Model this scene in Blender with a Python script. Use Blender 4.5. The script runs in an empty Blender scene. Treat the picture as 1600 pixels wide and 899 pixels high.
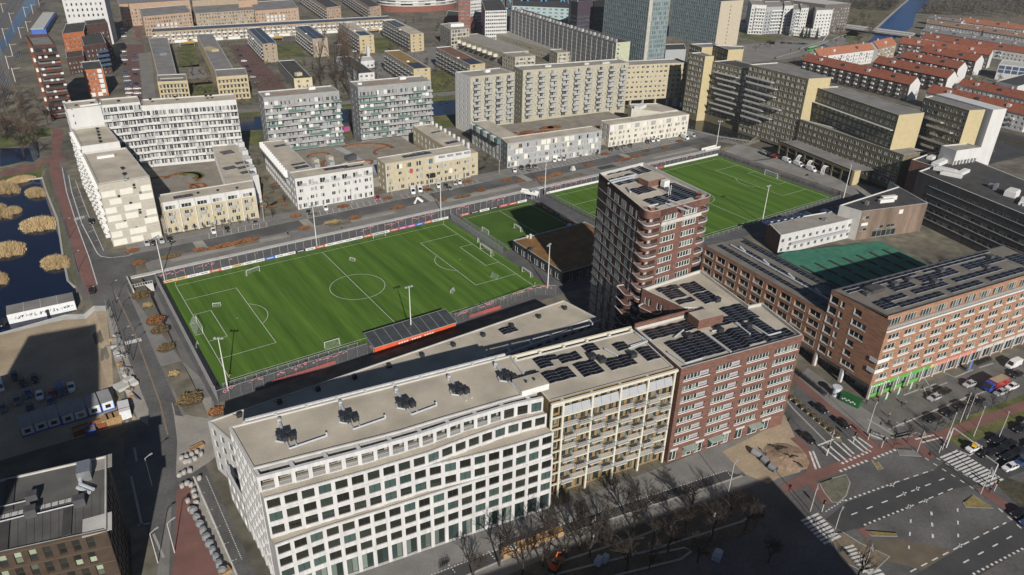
import bpy, bmesh, math, random
from mathutils import Vector, Matrix, noise
R = random.Random(11)
SC = bpy.context.scene
COL = SC.collection
PI = math.pi
# ---------------------------------------------------------------- camera (surveyed from the pitch markings)
CAM = Vector((-31.7047, -178.1173, 117.7038)); YAW, PIT, ROLL, FOC = 0.6094, 0.4879, 0.0267, 1150.74
_f = Vector((math.sin(YAW)*math.cos(PIT), math.cos(YAW)*math.cos(PIT), -math.sin(PIT)))
_r0 = Vector((math.cos(YAW), -math.sin(YAW), 0)); _u0 = _r0.cross(_f)
_r = _r0*math.cos(ROLL)+_u0*math.sin(ROLL); _u = -_r0*math.sin(ROLL)+_u0*math.cos(ROLL)
cam = bpy.data.cameras.new('camera'); cam.sensor_width = 36; cam.sensor_fit = 'HORIZONTAL'; cam.lens = FOC/1600*36
cam.clip_start = 1; cam.clip_end = 9000
co = bpy.data.objects.new('camera', cam); COL.objects.link(co)
co.matrix_world = Matrix(((_r.x, _u.x, -_f.x, CAM.x), (_r.y, _u.y, -_f.y, CAM.y), (_r.z, _u.z, -_f.z, CAM.z), (0, 0, 0, 1)))
SC.camera = co
# ---------------------------------------------------------------- light
SUN_EL, SUN_AZ = math.radians(27.5), math.radians(198.5)      # azimuth clockwise from +Y
wd = bpy.data.worlds.new('World'); SC.world = wd; wd.use_nodes = True
nt = wd.node_tree; bg = nt.nodes['Background']
sk = nt.nodes.new('ShaderNodeTexSky'); sk.sky_type = 'NISHITA'; sk.sun_disc = False
sk.air_density = .6; sk.dust_density = .2; sk.sun_elevation = SUN_EL; sk.sun_rotation = SUN_AZ
nt.links.new(sk.outputs[0], bg.inputs[0]); bg.inputs[1].default_value = 0.05
sl = bpy.data.lights.new('sun', 'SUN'); sl.energy = 5.0; sl.angle = math.radians(0.5); sl.color = (1.0, 0.95, 0.88)
so = bpy.data.objects.new('sun', sl); COL.objects.link(so); so.location = (-60, -200, 150)
sd = Vector((math.sin(SUN_AZ)*math.cos(SUN_EL), math.cos(SUN_AZ)*math.cos(SUN_EL), math.sin(SUN_EL)))
so.rotation_euler = sd.to_track_quat('Z', 'Y').to_euler()
SC.view_settings.view_transform = 'Standard'; SC.view_settings.look = 'None'
SC.view_settings.exposure = 0.15; SC.view_settings.gamma = 1
# ---------------------------------------------------------------- survey: photo point at a known height -> ground position
def W(u, v, z=0.0):
 d = _f+_r*((u-800)/FOC)-_u*((v-449.5)/FOC)
 t = (z-CAM.z)/d.z
 return (CAM.x+d.x*t, CAM.y+d.y*t)
# ---------------------------------------------------------------- terrain: pitches lie in a sunken court, streets to the north and east are 3 m up
def clamp(a): return 0.0 if a < 0 else 1.0 if a > 1 else a
def gz(x, y):
 if y >= 71: return 3.0*clamp((x+28)/3) if x < -25 else 3.0
 if x < -9: return 3.0*clamp((y+15)/80)*clamp((x+28)/3)
 if x > 279: return 3.0*clamp((y+70)/40)
 return 0.0
def WG(u, v):
 x, y = W(u, v, 3)
 for _ in range(8):
  z = gz(x, y); x, y = W(u, v, z)
 return (x, y, gz(x, y))
# ---------------------------------------------------------------- materials
MATS = {}
def M(name, col, rough=.85, var=.12, scale=.5, metal=0.0, spec=.3, rv=0.0, stretch=None, fine=0.0, fscale=6.0, col2=None, bump=0.0, coat=0):
 if name in MATS: return MATS[name]
 m = bpy.data.materials.new(name); m.use_nodes = True
 t = m.node_tree; n = t.nodes; b = n['Principled BSDF']
 b.inputs['Roughness'].default_value = rough; b.inputs['Metallic'].default_value = metal
 b.inputs['Specular IOR Level'].default_value = spec
 if coat: b.inputs['Coat Weight'].default_value = coat
 tc = n.new('ShaderNodeTexCoord'); src = tc.outputs['Object']
 if stretch:
  mp = n.new('ShaderNodeMapping'); mp.inputs['Scale'].default_value = stretch
  t.links.new(src, mp.inputs[0]); src = mp.outputs[0]
 nz = n.new('ShaderNodeTexNoise'); nz.inputs['Scale'].default_value = scale; nz.inputs['Detail'].default_value = 5
 t.links.new(src, nz.inputs['Vector'])
 rp = n.new('ShaderNodeValToRGB'); rp.color_ramp.elements[0].position = .3; rp.color_ramp.elements[1].position = .7
 c2 = col2 or col
 rp.color_ramp.elements[0].color = tuple(max(0, c*(1-var)) for c in col)+(1,)
 rp.color_ramp.elements[1].color = tuple(min(1, c*(1+var)) for c in c2)+(1,)
 t.links.new(nz.outputs[0], rp.inputs[0]); out = rp.outputs[0]
 if fine:
  n2 = n.new('ShaderNodeTexNoise'); n2.inputs['Scale'].default_value = fscale; n2.inputs['Detail'].default_value = 3
  t.links.new(src, n2.inputs['Vector'])
  mr = n.new('ShaderNodeMapRange'); mr.inputs[1].default_value = .3; mr.inputs[2].default_value = .7
  mr.inputs[3].default_value = 1-fine; mr.inputs[4].default_value = 1+fine
  t.links.new(n2.outputs[0], mr.inputs[0])
  mx = n.new('ShaderNodeVectorMath'); mx.operation = 'SCALE'
  t.links.new(out, mx.inputs[0]); t.links.new(mr.outputs[0], mx.inputs['Scale']); out = mx.outputs[0]
 if rv:
  oi = n.new('ShaderNodeObjectInfo'); mr = n.new('ShaderNodeMapRange')
  mr.inputs[3].default_value = 1-rv; mr.inputs[4].default_value = 1+rv
  t.links.new(oi.outputs['Random'], mr.inputs[0])
  mx = n.new('ShaderNodeVectorMath'); mx.operation = 'SCALE'
  t.links.new(out, mx.inputs[0]); t.links.new(mr.outputs[0], mx.inputs['Scale']); out = mx.outputs[0]
 t.links.new(out, b.inputs['Base Color'])
 if bump:
  bp = n.new('ShaderNodeBump'); bp.inputs['Strength'].default_value = bump; bp.inputs['Distance'].default_value = .1
  t.links.new(nz.outputs[0], bp.inputs['Height']); t.links.new(bp.outputs[0], b.inputs['Normal'])
 MATS[name] = m
 return m
def glass(name, dark=(.012, .016, .018), mid=(.03, .045, .045), pale=(.22, .24, .22), p=.3, rough=.06):
 """window panes: mostly dark rooms, some with blinds or curtains; differs per pane"""
 if name in MATS: return MATS[name]
 m = bpy.data.materials.new(name); m.use_nodes = True
 t = m.node_tree; n = t.nodes; b = n['Principled BSDF']
 b.inputs['Roughness'].default_value = rough; b.inputs['Specular IOR Level'].default_value = .6
 g = n.new('ShaderNodeNewGeometry'); oi = n.new('ShaderNodeObjectInfo')
 a = n.new('ShaderNodeMath'); a.operation = 'ADD'
 t.links.new(g.outputs['Random Per Island'], a.inputs[0]); t.links.new(oi.outputs['Random'], a.inputs[1])
 fr = n.new('ShaderNodeMath'); fr.operation = 'FRACT'; t.links.new(a.outputs[0], fr.inputs[0])
 rp = n.new('ShaderNodeValToRGB'); rp.color_ramp.interpolation = 'LINEAR'
 e = rp.color_ramp.elements; e[0].position = 0; e[0].color = dark+(1,); e[1].position = 1-p; e[1].color = mid+(1,)
 x = e.new(min(.99, 1-p+.06)); x.color = tuple(c*.5 for c in pale)+(1,)
 x = e.new(1); x.color = pale+(1,)
 t.links.new(fr.outputs[0], rp.inputs[0]); t.links.new(rp.outputs[0], b.inputs['Base Color'])
 MATS[name] = m
 return m
# ---------------------------------------------------------------- mesh collecting
class MB:
 def __init__(s): s.v = []; s.f = []; s.m = []
 def poly(s, pts, m=0):
  k = len(s.v); s.v.extend([tuple(p) for p in pts]); s.f.append(tuple(range(k, k+len(pts)))); s.m.append(m)
 def box(s, x0, y0, z0, x1, y1, z1, m=0, mt=None, bottom=True):
  k = len(s.v)
  s.v += [(x0, y0, z0), (x1, y0, z0), (x1, y1, z0), (x0, y1, z0), (x0, y0, z1), (x1, y0, z1), (x1, y1, z1), (x0, y1, z1)]
  F = [(0, 1, 5, 4), (1, 2, 6, 5), (2, 3, 7, 6), (3, 0, 4, 7), (4, 5, 6, 7)]+([(3, 2, 1, 0)] if bottom else [])
  for i, q in enumerate(F): s.f.append(tuple(k+a for a in q)); s.m.append(mt if (mt is not None and i == 4) else m)
 def obox(s, c, sx, sy, z0, z1, a=0.0, m=0, mt=None):
  ca, sa = math.cos(a), math.sin(a); k = len(s.v)
  for z in (z0, z1):
   for dx, dy in ((-1, -1), (1, -1), (1, 1), (-1, 1)):
    x, y = dx*sx/2, dy*sy/2
    s.v.append((c[0]+x*ca-y*sa, c[1]+x*sa+y*ca, z))
  for i, q in enumerate([(0, 1, 5, 4), (1, 2, 6, 5), (2, 3, 7, 6), (3, 0, 4, 7), (4, 5, 6, 7), (3, 2, 1, 0)]):
   s.f.append(tuple(k+a_ for a_ in q)); s.m.append(mt if (mt is not None and i == 4) else m)
 def prism(s, P, z0, z1, m=0, mt=None, top=True, bottom=False):
  n = len(P)
  for i in range(n):
   a, b = P[i], P[(i+1) % n]
   s.poly([(a[0], a[1], z0), (b[0], b[1], z0), (b[0], b[1], z1), (a[0], a[1], z1)], m)
  if top: s.poly([(p[0], p[1], z1) for p in P], m if mt is None else mt)
  if bottom: s.poly([(p[0], p[1], z0) for p in reversed(P)], m)
 def tube(s, p, q, r, n=6, m=0, r2=None, cap=True):
  p, q = Vector(p), Vector(q); d = q-p
  if d.length < 1e-6: return
  d.normalize(); a = d.orthogonal().normalized(); b = d.cross(a); r2 = r if r2 is None else r2
  k = len(s.v)
  for c, rr in ((p, r), (q, r2)):
   for i in range(n):
    t = 2*PI*i/n; s.v.append(tuple(c+a*(rr*math.cos(t))+b*(rr*math.sin(t))))
  for i in range(n):
   j = (i+1) % n; s.f.append((k+i, k+j, k+n+j, k+n+i)); s.m.append(m)
  if cap:
   s.f.append(tuple(k+n+i for i in range(n))); s.m.append(m)
   s.f.append(tuple(k+n-1-i for i in range(n))); s.m.append(m)
 def path(s, pts, r, n=5, m=0):
  for a, b in zip(pts, pts[1:]): s.tube(a, b, r, n, m)
 def bar(s, p, q, w, h, m=0):
  """box beam between two points, width w across, height h, centred"""
  p, q = Vector(p), Vector(q); d = (q-p); d.normalize()
  a = d.cross(Vector((0, 0, 1)))
  if a.length < 1e-4: a = Vector((1, 0, 0))
  a.normalize(); b = a.cross(d); k = len(s.v)
  for c in (p, q):
   for i, j in ((-1, -1), (1, -1), (1, 1), (-1, 1)): s.v.append(tuple(c+a*(i*w/2)+b*(j*h/2)))
  for f in [(0, 1, 5, 4), (1, 2, 6, 5), (2, 3, 7, 6), (3, 0, 4, 7), (4, 5, 6, 7), (3, 2, 1, 0)]:
   s.f.append(tuple(k+a_ for a_ in f)); s.m.append(m)
 def mesh(s, name, mats, smooth=False):
  me = bpy.data.meshes.new(name); me.from_pydata(s.v, [], s.f)
  for m in (mats if isinstance(mats, (list, tuple)) else [mats]): me.materials.append(m)
  if len(me.materials) > 1: me.polygons.foreach_set('material_index', s.m)
  if smooth: me.polygons.foreach_set('use_smooth', [True]*len(me.polygons))
  me.update(); return me
 def build(s, name, mats, parent=None, smooth=False, **kw):
  return ob(name, s.mesh(name, mats, smooth), parent, **kw)
def tag(o, label=None, cat=None, group=None, kind=None):
 if label: o['label'] = label
 if cat: o['category'] = cat
 if group: o['group'] = group
 if kind: o['kind'] = kind
 return o
def ob(name, me, parent=None, loc=None, rz=0.0, label=None, cat=None, group=None, kind=None):
 o = bpy.data.objects.new(name, me); COL.objects.link(o)
 if loc: o.location = loc
 if rz: o.rotation_euler = (0, 0, rz)
 if parent is not None:
  o.parent = parent; o.matrix_parent_inverse = PINV.get(parent.name) or Matrix()
 return tag(o, label, cat, group, kind)
PINV = {}
def thing(name, label, cat, loc=(0, 0, 0), rz=0.0, group=None):
 """an Empty at the base of a thing; its children are given in world coordinates"""
 o = ob(name, None, None, loc, rz, label, cat, group)
 PINV[o.name] = (Matrix.Translation(Vector(loc)) @ Matrix.Rotation(rz, 4, 'Z')).inverted()
 return o
def sub(name, me, part, loc=None, rz=0.0, **kw):
 """sub-part placed in world coordinates under a part that itself stands in world coordinates"""
 o = bpy.data.objects.new(name, me); COL.objects.link(o); o.parent = part
 if part.get('_abs'): o.location = loc or (0, 0, 0); o.rotation_euler = (0, 0, rz)
 else:
  T = Matrix.Translation(part.location) @ Matrix.Rotation(part.rotation_euler[2], 4, 'Z')
  o.matrix_parent_inverse = T.inverted(); o.location = loc or (0, 0, 0); o.rotation_euler = (0, 0, rz)
 return tag(o, **kw)
def copy_thing(o, loc, rz=0.0, label=None, group=None, shallow=False):
 c = o.copy(); COL.objects.link(c); c.location = loc; c.rotation_euler = (0, 0, rz)
 if label: c['label'] = label
 if group: c['group'] = group
 for ch in KIDS(o):
  d = ch.copy(); COL.objects.link(d); d.parent = c
  for g in KIDS(ch):
   e = g.copy(); COL.objects.link(e); e.parent = d
 return c
_K = {}
def KIDS(o):
 if o.name not in _K: _K[o.name] = list(o.children)
 return _K[o.name]
ORD = ['first', 'second', 'third', 'fourth', 'fifth', 'sixth', 'seventh', 'eighth', 'ninth', 'tenth', 'eleventh', 'twelfth', 'thirteenth',
 'fourteenth', 'fifteenth', 'sixteenth', 'seventeenth', 'eighteenth', 'nineteenth', 'twentieth']+['%dth' % i for i in range(21, 80)]
# ---------------------------------------------------------------- common palette
WHITE = M('white_concrete', (.50, .495, .485), .8, .1, .9, stretch=(1, 1, .12), fine=.09, fscale=2.2)
CREAMF = M('cream_frame', (.56, .53, .43), .7, .06, 1)
CREAM = M('cream_plaster', (.56, .53, .45), .85, .07, .6, stretch=(1, 1, .3))
LGREY = M('light_concrete', (.46, .45, .42), .85, .12, .4, fine=.08)
MGREY = M('grey_concrete', (.26, .26, .26), .85, .12, .5, fine=.08)
DGREY = M('dark_grey', (.07, .07, .075), .7, .15, .8)
BLACK = M('black_metal', (.02, .02, .022), .5, .2, 2)
STEEL = M('galvanised_steel', (.42, .43, .45), .35, .15, 3, metal=.7)
WMETAL = M('white_paint', (.62, .62, .60), .5, .05, 2)
GMETAL = M('grey_paint', (.33, .34, .35), .5, .08, 2)
BROWNF = M('brown_frame', (.055, .045, .035), .5, .1, 2)
GRAVEL = M('roof_gravel', (.42, .375, .30), .95, .2, .14, fine=.16, fscale=5)
GRAVELG = M('grey_roof_gravel', (.27, .25, .22), .95, .16, .2, fine=.14, fscale=4)
GRAVELD = M('dark_roof_gravel', (.165, .15, .125), .95, .2, .2, fine=.16, fscale=4)
BITUMEN = M('dark_roofing', (.055, .052, .05), .9, .25, .25, fine=.1)
ROOFG = M('grey_roofing', (.2, .19, .18), .9, .2, .15, fine=.08)
BRICK = M('red_brick', (.148, .076, .058), .9, .28, 1.2, stretch=(.6, .6, 2.2), fine=.15, fscale=9)
OBRICK = M('orange_brick', (.295, .16, .10), .9, .26, .9, stretch=(.5, .5, 2.4), fine=.2, fscale=8)
YBRICK = M('yellow_brick', (.42, .345, .205), .9, .1, .8, stretch=(1, 1, 2), fine=.06)
GLASS = glass('window_glass')
GLASSG = glass('green_tinted_glass', (.014, .022, .02), (.032, .055, .05), (.17, .21, .185), .35)
GLASSW = glass('curtained_glass', (.015, .017, .018), (.05, .05, .048), (.4, .4, .37), .45)
SOLAR = M('solar_cells', (.008, .009, .014), .25, .2, .8, spec=.25, rv=.25)
SOLARB = M('blue_solar_cells', (.02, .035, .08), .2, .2, .8, spec=.6, rv=.25)
ALU = M('aluminium_edge', (.5, .5, .52), .4, .05, 2, metal=.5)
# ---------------------------------------------------------------- building kit
class Fac:
 """one face of a building: s metres along from p0, t metres up from z0, d metres outwards"""
 def __init__(F, p0, p1, z0):
  F.p = Vector((p0[0], p0[1], z0)); d = Vector((p1[0]-p0[0], p1[1]-p0[1], 0)); F.L = d.length
  F.u = d/F.L; F.n = Vector((F.u.y, -F.u.x, 0)); F.rz = math.atan2(F.u.y, F.u.x)
 def pt(F, s, t, d=0): return tuple(F.p+F.u*s+F.n*d+Vector((0, 0, t)))
 def quad(F, mb, s0, s1, t0, t1, d=0, m=0):
  mb.poly([F.pt(s0, t0, d), F.pt(s1, t0, d), F.pt(s1, t1, d), F.pt(s0, t1, d)], m)
 def block(F, mb, s0, s1, t0, t1, d0, d1, m=0):
  """box from depth d0 (inside) to d1 (outside)"""
  P = [F.pt(s, t, d) for t in (t0, t1) for s, d in ((s0, d1), (s1, d1), (s1, d0), (s0, d0))]
  k = len(mb.v); mb.v += P
  for f in [(0, 1, 5, 4), (1, 2, 6, 5), (2, 3, 7, 6), (3, 0, 4, 7), (4, 5, 6, 7), (3, 2, 1, 0)]:
   mb.f.append(tuple(k+i for i in f)); mb.m.append(m)
def wall_holes(mb, F, t0, t1, holes, depth=.2, m=0, mr=None, back=None, s0=0, s1=None):
 s1 = F.L if s1 is None else s1
 holes = [h for h in holes if h[0] >= s0-.01 and h[1] <= s1+.01]
 T = sorted({round(x, 3) for x in [t0, t1]+[y for h in holes for y in h[2:4]] if t0-1e-4 <= x <= t1+1e-4})
 for a, b in zip(T, T[1:]):
  if b-a < 1e-3: continue
  hs = sorted(h for h in holes if h[2] <= a+1e-3 and h[3] >= b-1e-3); s = s0
  for h in hs:
   if h[0]-s > 1e-3: F.quad(mb, s, h[0], a, b, 0, m)
   s = h[1]
  if s1-s > 1e-3: F.quad(mb, s, s1, a, b, 0, m)
 mr = m if mr is None else mr
 for (a, b, c, d) in [h[:4] for h in holes]:
  for q in ([(a, c, 0), (b, c, 0), (b, c, -depth), (a, c, -depth)], [(a, d, -depth), (b, d, -depth), (b, d, 0), (a, d, 0)],
    [(a, c, -depth), (a, d, -depth), (a, d, 0), (a, c, 0)], [(b, c, 0), (b, d, 0), (b, d, -depth), (b, c, -depth)]):
   mb.poly([F.pt(*p) for p in q], mr)
  if back is not None: F.quad(mb, a, b, c, d, -depth, back)
_WM = {}
def frame_bars(mb, w, h, nx, ny, fw, y0, y1, m=0, sill=0):
 xs = [i*w/nx for i in range(nx+1)]; zs = [i*h/ny for i in range(ny+1)]
 for i, x in enumerate(xs):
  a = x if i == 0 else x-fw if i == nx else x-fw/2
  mb.box(a, y0, 0, a+fw, y1, h, m)
 for i, z in enumerate(zs):
  a = z if i == 0 else z-fw if i == ny else z-fw/2
  mb.box(0, y0-.004, a, w, y1+.004, a+fw, m)
 if sill: mb.box(-.06, y0-sill, -.07, w+.06, y1, .0, m)
def win_mesh(w, h, nx, ny, fm, gm, fw=.08, depth=.18, sill=0, pane=True):
 k = (round(w, 2), round(h, 2), nx, ny, fm.name, gm.name, fw, depth, sill, pane)
 if k in _WM: return _WM[k]
 mb = MB(); frame_bars(mb, w, h, nx, ny, fw, depth-.09, depth-.012, 0, sill)
 if pane:
  for i in range(nx):
   for j in range(ny):
    mb.poly([(i*w/nx, depth-.03, j*h/ny), ((i+1)*w/nx, depth-.03, j*h/ny), ((i+1)*w/nx, depth-.03, (j+1)*h/ny), (i*w/nx, depth-.03, (j+1)*h/ny)], 1)
 _WM[k] = mb.mesh('window', [fm, gm]); return _WM[k]
def pane_mesh(w, h, gm, depth):
 k = ('pane', round(w, 2), round(h, 2), gm.name, depth)
 if k not in _WM:
  mb = MB(); mb.box(0, depth-.05, 0, w, depth-.03, h); _WM[k] = mb.mesh('pane', gm)
 return _WM[k]
def window(root, F, s, t, w, h, nx=2, ny=1, fm=None, gm=None, fw=.08, depth=.18, sill=0, panes=False, name='window'):
 fm = fm or WMETAL; gm = gm or GLASS
 o = ob(name, win_mesh(w, h, nx, ny, fm, gm, fw, depth, sill, not panes), root, F.pt(s, t), F.rz)
 if panes:
  k = 1 if nx < 3 else nx
  for i in range(k): sub('pane', pane_mesh(w/k, h, gm, depth), o, F.pt(s+i*w/k, t), F.rz)
 return o
def flat_windows(mb, F, holes, nx=2, ny=1, depth=.18, fw=.08, mf=0, mg=1, fr=.02):
 """many small windows collected in one mesh: glass with flat bars in front"""
 for (a, b, c, d) in [h[:4] for h in holes]:
  w = (b-a)/nx
  for i in range(nx):
   F.quad(mb, a+i*w, a+(i+1)*w, c, d, -depth+.03, mg)
  for i in range(nx+1):
   x = a+i*w; x0 = x if i == 0 else x-fw if i == nx else x-fw/2
   F.quad(mb, x0, x0+fw, c, d, -depth+.03+fr, mf)
  for j in range(ny+1):
   y = c+j*(d-c)/ny; y0 = y if j == 0 else y-fw if j == ny else y-fw/2
   F.quad(mb, a, b, y0, y0+fw, -depth+.03+fr*1.5, mf)
def grid(L, n, w, m=0.0, rows=(), h=1.5):
 """n openings of width w evenly over length L (margin m at both ends) on every row height"""
 p = (L-2*m)/n
 return [(m+p*(i+.5)-w/2, m+p*(i+.5)+w/2, t, t+h) for t in rows for i in range(n)]
_BM = {}
def balcony_mesh(w, d, rail, style, slabm, railm, gm):
 k = (round(w, 2), round(d, 2), rail, style, slabm.name, railm.name)
 if k in _BM: return _BM[k]
 a = MB(); a.box(0, -d, -.2, w, 0, 0)
 b = MB()
 sides = [((0, -d), (w, -d)), ((0, 0), (0, -d)), ((w, -d), (w, 0))]
 for (x0, y0), (x1, y1) in sides:
  if style == 'bars':
   b.bar((x0, y0, rail), (x1, y1, rail), .07, .07); b.bar((x0, y0, .12), (x1, y1, .12), .05, .05)
   n = max(2, int(math.hypot(x1-x0, y1-y0)/.32))
   for i in range(n+1):
    t = i/n; x, y = x0+(x1-x0)*t, y0+(y1-y0)*t; b.box(x-.025, y-.025, 0, x+.025, y+.025, rail)
  elif style == 'panel':
   b.bar((x0, y0, rail*.56), (x1, y1, rail*.56), .05, rail*.86); b.bar((x0, y0, rail), (x1, y1, rail), .08, .07)
  else:
   b.bar((x0, y0, rail/2), (x1, y1, rail/2), .09, rail)
 _BM[k] = (a.mesh('balcony', slabm), b.mesh('railing', railm)); return _BM[k]
def balcony(root, F, s, t, w, d, rail=1.05, style='panel', slabm=None, railm=None):
 A, B = balcony_mesh(w, d, rail, style, slabm or LGREY, railm or GMETAL, None)
 o = ob('balcony', A, root, F.pt(s, t), F.rz); sub('railing', B, o, F.pt(s, t), F.rz); return o
def inset(P, d):
 n = len(P); out = []
 for i in range(n):
  a, b, c = Vector(P[i-1][:2]), Vector(P[i][:2]), Vector(P[(i+1) % n][:2])
  e, f = (b-a).normalized(), (c-b).normalized(); n1, n2 = Vector((-e.y, e.x)), Vector((-f.y, f.x))
  k = 1+n1.dot(n2); q = b+(n1+n2)*(d/max(k, .2)); out.append((q.x, q.y))
 return out
def roof(root, P, z, rm, ph=.5, pw=.35, pm=None, name='roof'):
 mb = MB(); mb.poly([(p[0], p[1], z) for p in P]); r = mb.build(name, rm, root)
 if ph:
  I = inset(P, pw); q = MB(); n = len(P)
  for i in range(n):
   j = (i+1) % n
   q.poly([(P[i][0], P[i][1], z+ph), (P[j][0], P[j][1], z+ph), (I[j][0], I[j][1], z+ph), (I[i][0], I[i][1], z+ph)])
   q.poly([(I[i][0], I[i][1], z+ph), (I[j][0], I[j][1], z+ph), (I[j][0], I[j][1], z), (I[i][0], I[i][1], z)])
  q.build('parapet', pm or LGREY, root)
 return r
def P2(*a): return [a[i:i+2] for i in range(0, len(a), 2)]
def block(name, label, cat, P, z0, zr, wm, rm, sides=None, ph=.5, pm=None, group=None, root=None, pw=.35):
 """P: plan corners counter-clockwise (front-left first). sides[i] = dict for the face from corner i to i+1"""
 P = [tuple(p) for p in P]; sides = sides or {}
 if root is None:
  root = thing(name, label, cat, (sum(p[0] for p in P)/len(P), sum(p[1] for p in P)/len(P), z0), group=group)
 H = zr+ph-z0; FS = []
 for i in range(len(P)):
  F = Fac(P[i], P[(i+1) % len(P)], z0); FS.append(F); sp = sides.get(i)
  holes = sp['holes'](F) if sp and callable(sp.get('holes')) else list(sp.get('holes', [])) if sp else []
  depth = sp.get('depth', .18) if sp else .18
  mb = MB(); wall_holes(mb, F, 0, H, holes, depth, 0); mb.build('wall', (sp.get('wm') if sp else None) or wm, root)
  if holes:
   a = dict(nx=sp.get('nx', 2), ny=sp.get('ny', 1), fw=sp.get('fw', .08), depth=depth)
   fm, gm = sp.get('fm', WMETAL), sp.get('gm', GLASS)
   if sp.get('stuff'):
    q = MB(); flat_windows(q, F, holes, **a); tag(q.build('windows', [fm, gm], root), kind='stuff')
   else:
    for h in holes[:300]: window(root, F, h[0], h[2], h[1]-h[0], h[3]-h[2], fm=fm, gm=gm, sill=sp.get('sill', 0), panes=sp.get('panes', False), **a)
  for bl in (sp.get('balc') or []) if sp else []:
   balcony(root, F, *bl[:4], **(bl[4] if len(bl) > 4 else {}))
 if rm is not None: roof(root, P, zr, rm, ph, pw, pm)
 return root, FS
def vents(root, pts, z, s=.6, h=.7, m=None, name='roof_vent'):
 for (x, y) in pts:
  mb = MB(); mb.box(-s/2, -s/2, 0, s/2, s/2, h*.7); mb.box(-s*.7, -s*.7, h*.7, s*.7, s*.7, h)
  key = ('vent', s, h, (m or STEEL).name)
  if key not in _WM: _WM[key] = mb.mesh(name, m or STEEL)
  ob(name, _WM[key], root, (x, y, z), R.random())
def boxes(root, L, m, name):
 for (x, y, z, sx, sy, h, a) in L:
  mb = MB(); mb.obox((0, 0), sx, sy, 0, h, 0); mb.build(name, m, root, loc=(x, y, z), rz=a)
def solar(root, O, ang, nu, nv, pu=1.75, pv=1.1, z=0, tilt=.12, gap=.06, m=None, name='solar_array', skip=0):
 """array of nu x nv panels from corner O along direction ang; rows ridge alternately east and west"""
 m = m or SOLAR; ca, sa = math.cos(ang), math.sin(ang)
 key = ('panel', pu, pv, tilt, m.name)
 if key not in _WM:
  out = []
  for sgn in (0, 1):
   b = MB(); h0, h1 = (.1, .1+tilt*pu) if sgn == 0 else (.1+tilt*pu, .1); w, d = pu-gap, pv-gap
   b.poly([(0, 0, h0), (w, 0, h1), (w, d, h1), (0, d, h0)], 0)
   b.poly([(0, 0, h0-.04), (w, 0, h1-.04), (w, 0, h1), (0, 0, h0)], 1); b.poly([(0, d, h0-.04), (0, d, h0), (w, d, h1), (w, d, h1-.04)], 1)
   b.poly([(0, 0, h0-.04), (0, 0, h0), (0, d, h0), (0, d, h0-.04)], 1); b.poly([(w, 0, h1-.04), (w, d, h1-.04), (w, d, h1), (w, 0, h1)], 1)
   out.append(b.mesh('solar_panel', [m, ALU]))
  _WM[key] = out
 f = MB()
 for j in range(nv+1):
  f.bar((0, j*pv, .05), (nu*pu, j*pv, .05), .05, .08)
 A = f.build(name, ALU, root, loc=(O[0], O[1], z), rz=ang)
 for i in range(nu):
  for j in range(nv):
   if skip and R.random() < skip: continue
   x, y = i*pu, j*pv
   sub('solar_panel', _WM[key][i % 2], A, (O[0]+x*ca-y*sa, O[1]+x*sa+y*ca, z), ang)
 return A
# ---------------------------------------------------------------- ground
ASPH = M('asphalt', (.105, .102, .098), .9, .3, .1, fine=.16, fscale=1.4)
ASPHD = M('dark_asphalt', (.055, .055, .056), .88, .2, .15, fine=.1, fscale=3)
PAVE = M('grey_paving', (.19, .182, .17), .92, .16, .2, fine=.12, fscale=2.5)
PAVEL = M('pale_paving', (.29, .27, .235), .92, .14, .25, fine=.1, fscale=2)
REDP = M('red_bicycle_path', (.18, .092, .078), .9, .16, .2, fine=.1, fscale=3)
REDBR = M('red_clinker_paving', (.13, .075, .065), .9, .2, .3, fine=.14, fscale=3)
LINE = M('road_paint', (.56, .55, .53), .85, .22, 1.2, fine=.15)
SAND = M('sand', (.34, .27, .185), .95, .2, .12, fine=.12, fscale=1.5, bump=.3)
DIRT = M('dry_earth', (.16, .13, .09), .95, .3, .2, fine=.2, fscale=1.2)
GRASS = M('winter_grass', (.07, .10, .026), .95, .3, .12, fine=.25, fscale=1.2, col2=(.12, .115, .04))
GROUND = M('city_ground', (.12, .108, .085), .95, .3, .035, fine=.3, fscale=.25, col2=(.15, .135, .10))
WATER = M('canal_water', (.004, .008, .028), .12, .3, .08, spec=.22)
KERB = M('kerb_stone', (.33, .32, .30), .9, .1, .7)
def axis(a, b, s):
 n = max(1, round((b-a)/s)); return [a+(b-a)*i/n for i in range(n+1)]
def make_ground():
 xs = [-3000, -1200, -600, -300, -150, -80, -50]+[-38, -32, -28, -26.5, -25]+axis(-21, -9.02, 4)+[-9, 40, 120, 200, 278.98, 279, 320, 400, 600, 900, 1400, 2500, 5000]
 ys = [-3000, -1200, -600, -400, -300, -200, -130, -90, -70, -50, -30, -15]+axis(5, 65, 10)+[70.98, 71.0, 120, 200, 300, 450, 700, 1000, 1600, 2600, 5000]
 mb = MB(); nx = len(xs)
 for y in ys:
  for x in xs: mb.v.append((x, y, gz(x, y)-.02))
 for j in range(len(ys)-1):
  for i in range(nx-1):
   k = j*nx+i; mb.f.append((k, k+1, k+nx+1, k+nx)); mb.m.append(0)
 mb.build('ground', GROUND, kind='structure')
make_ground()
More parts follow.
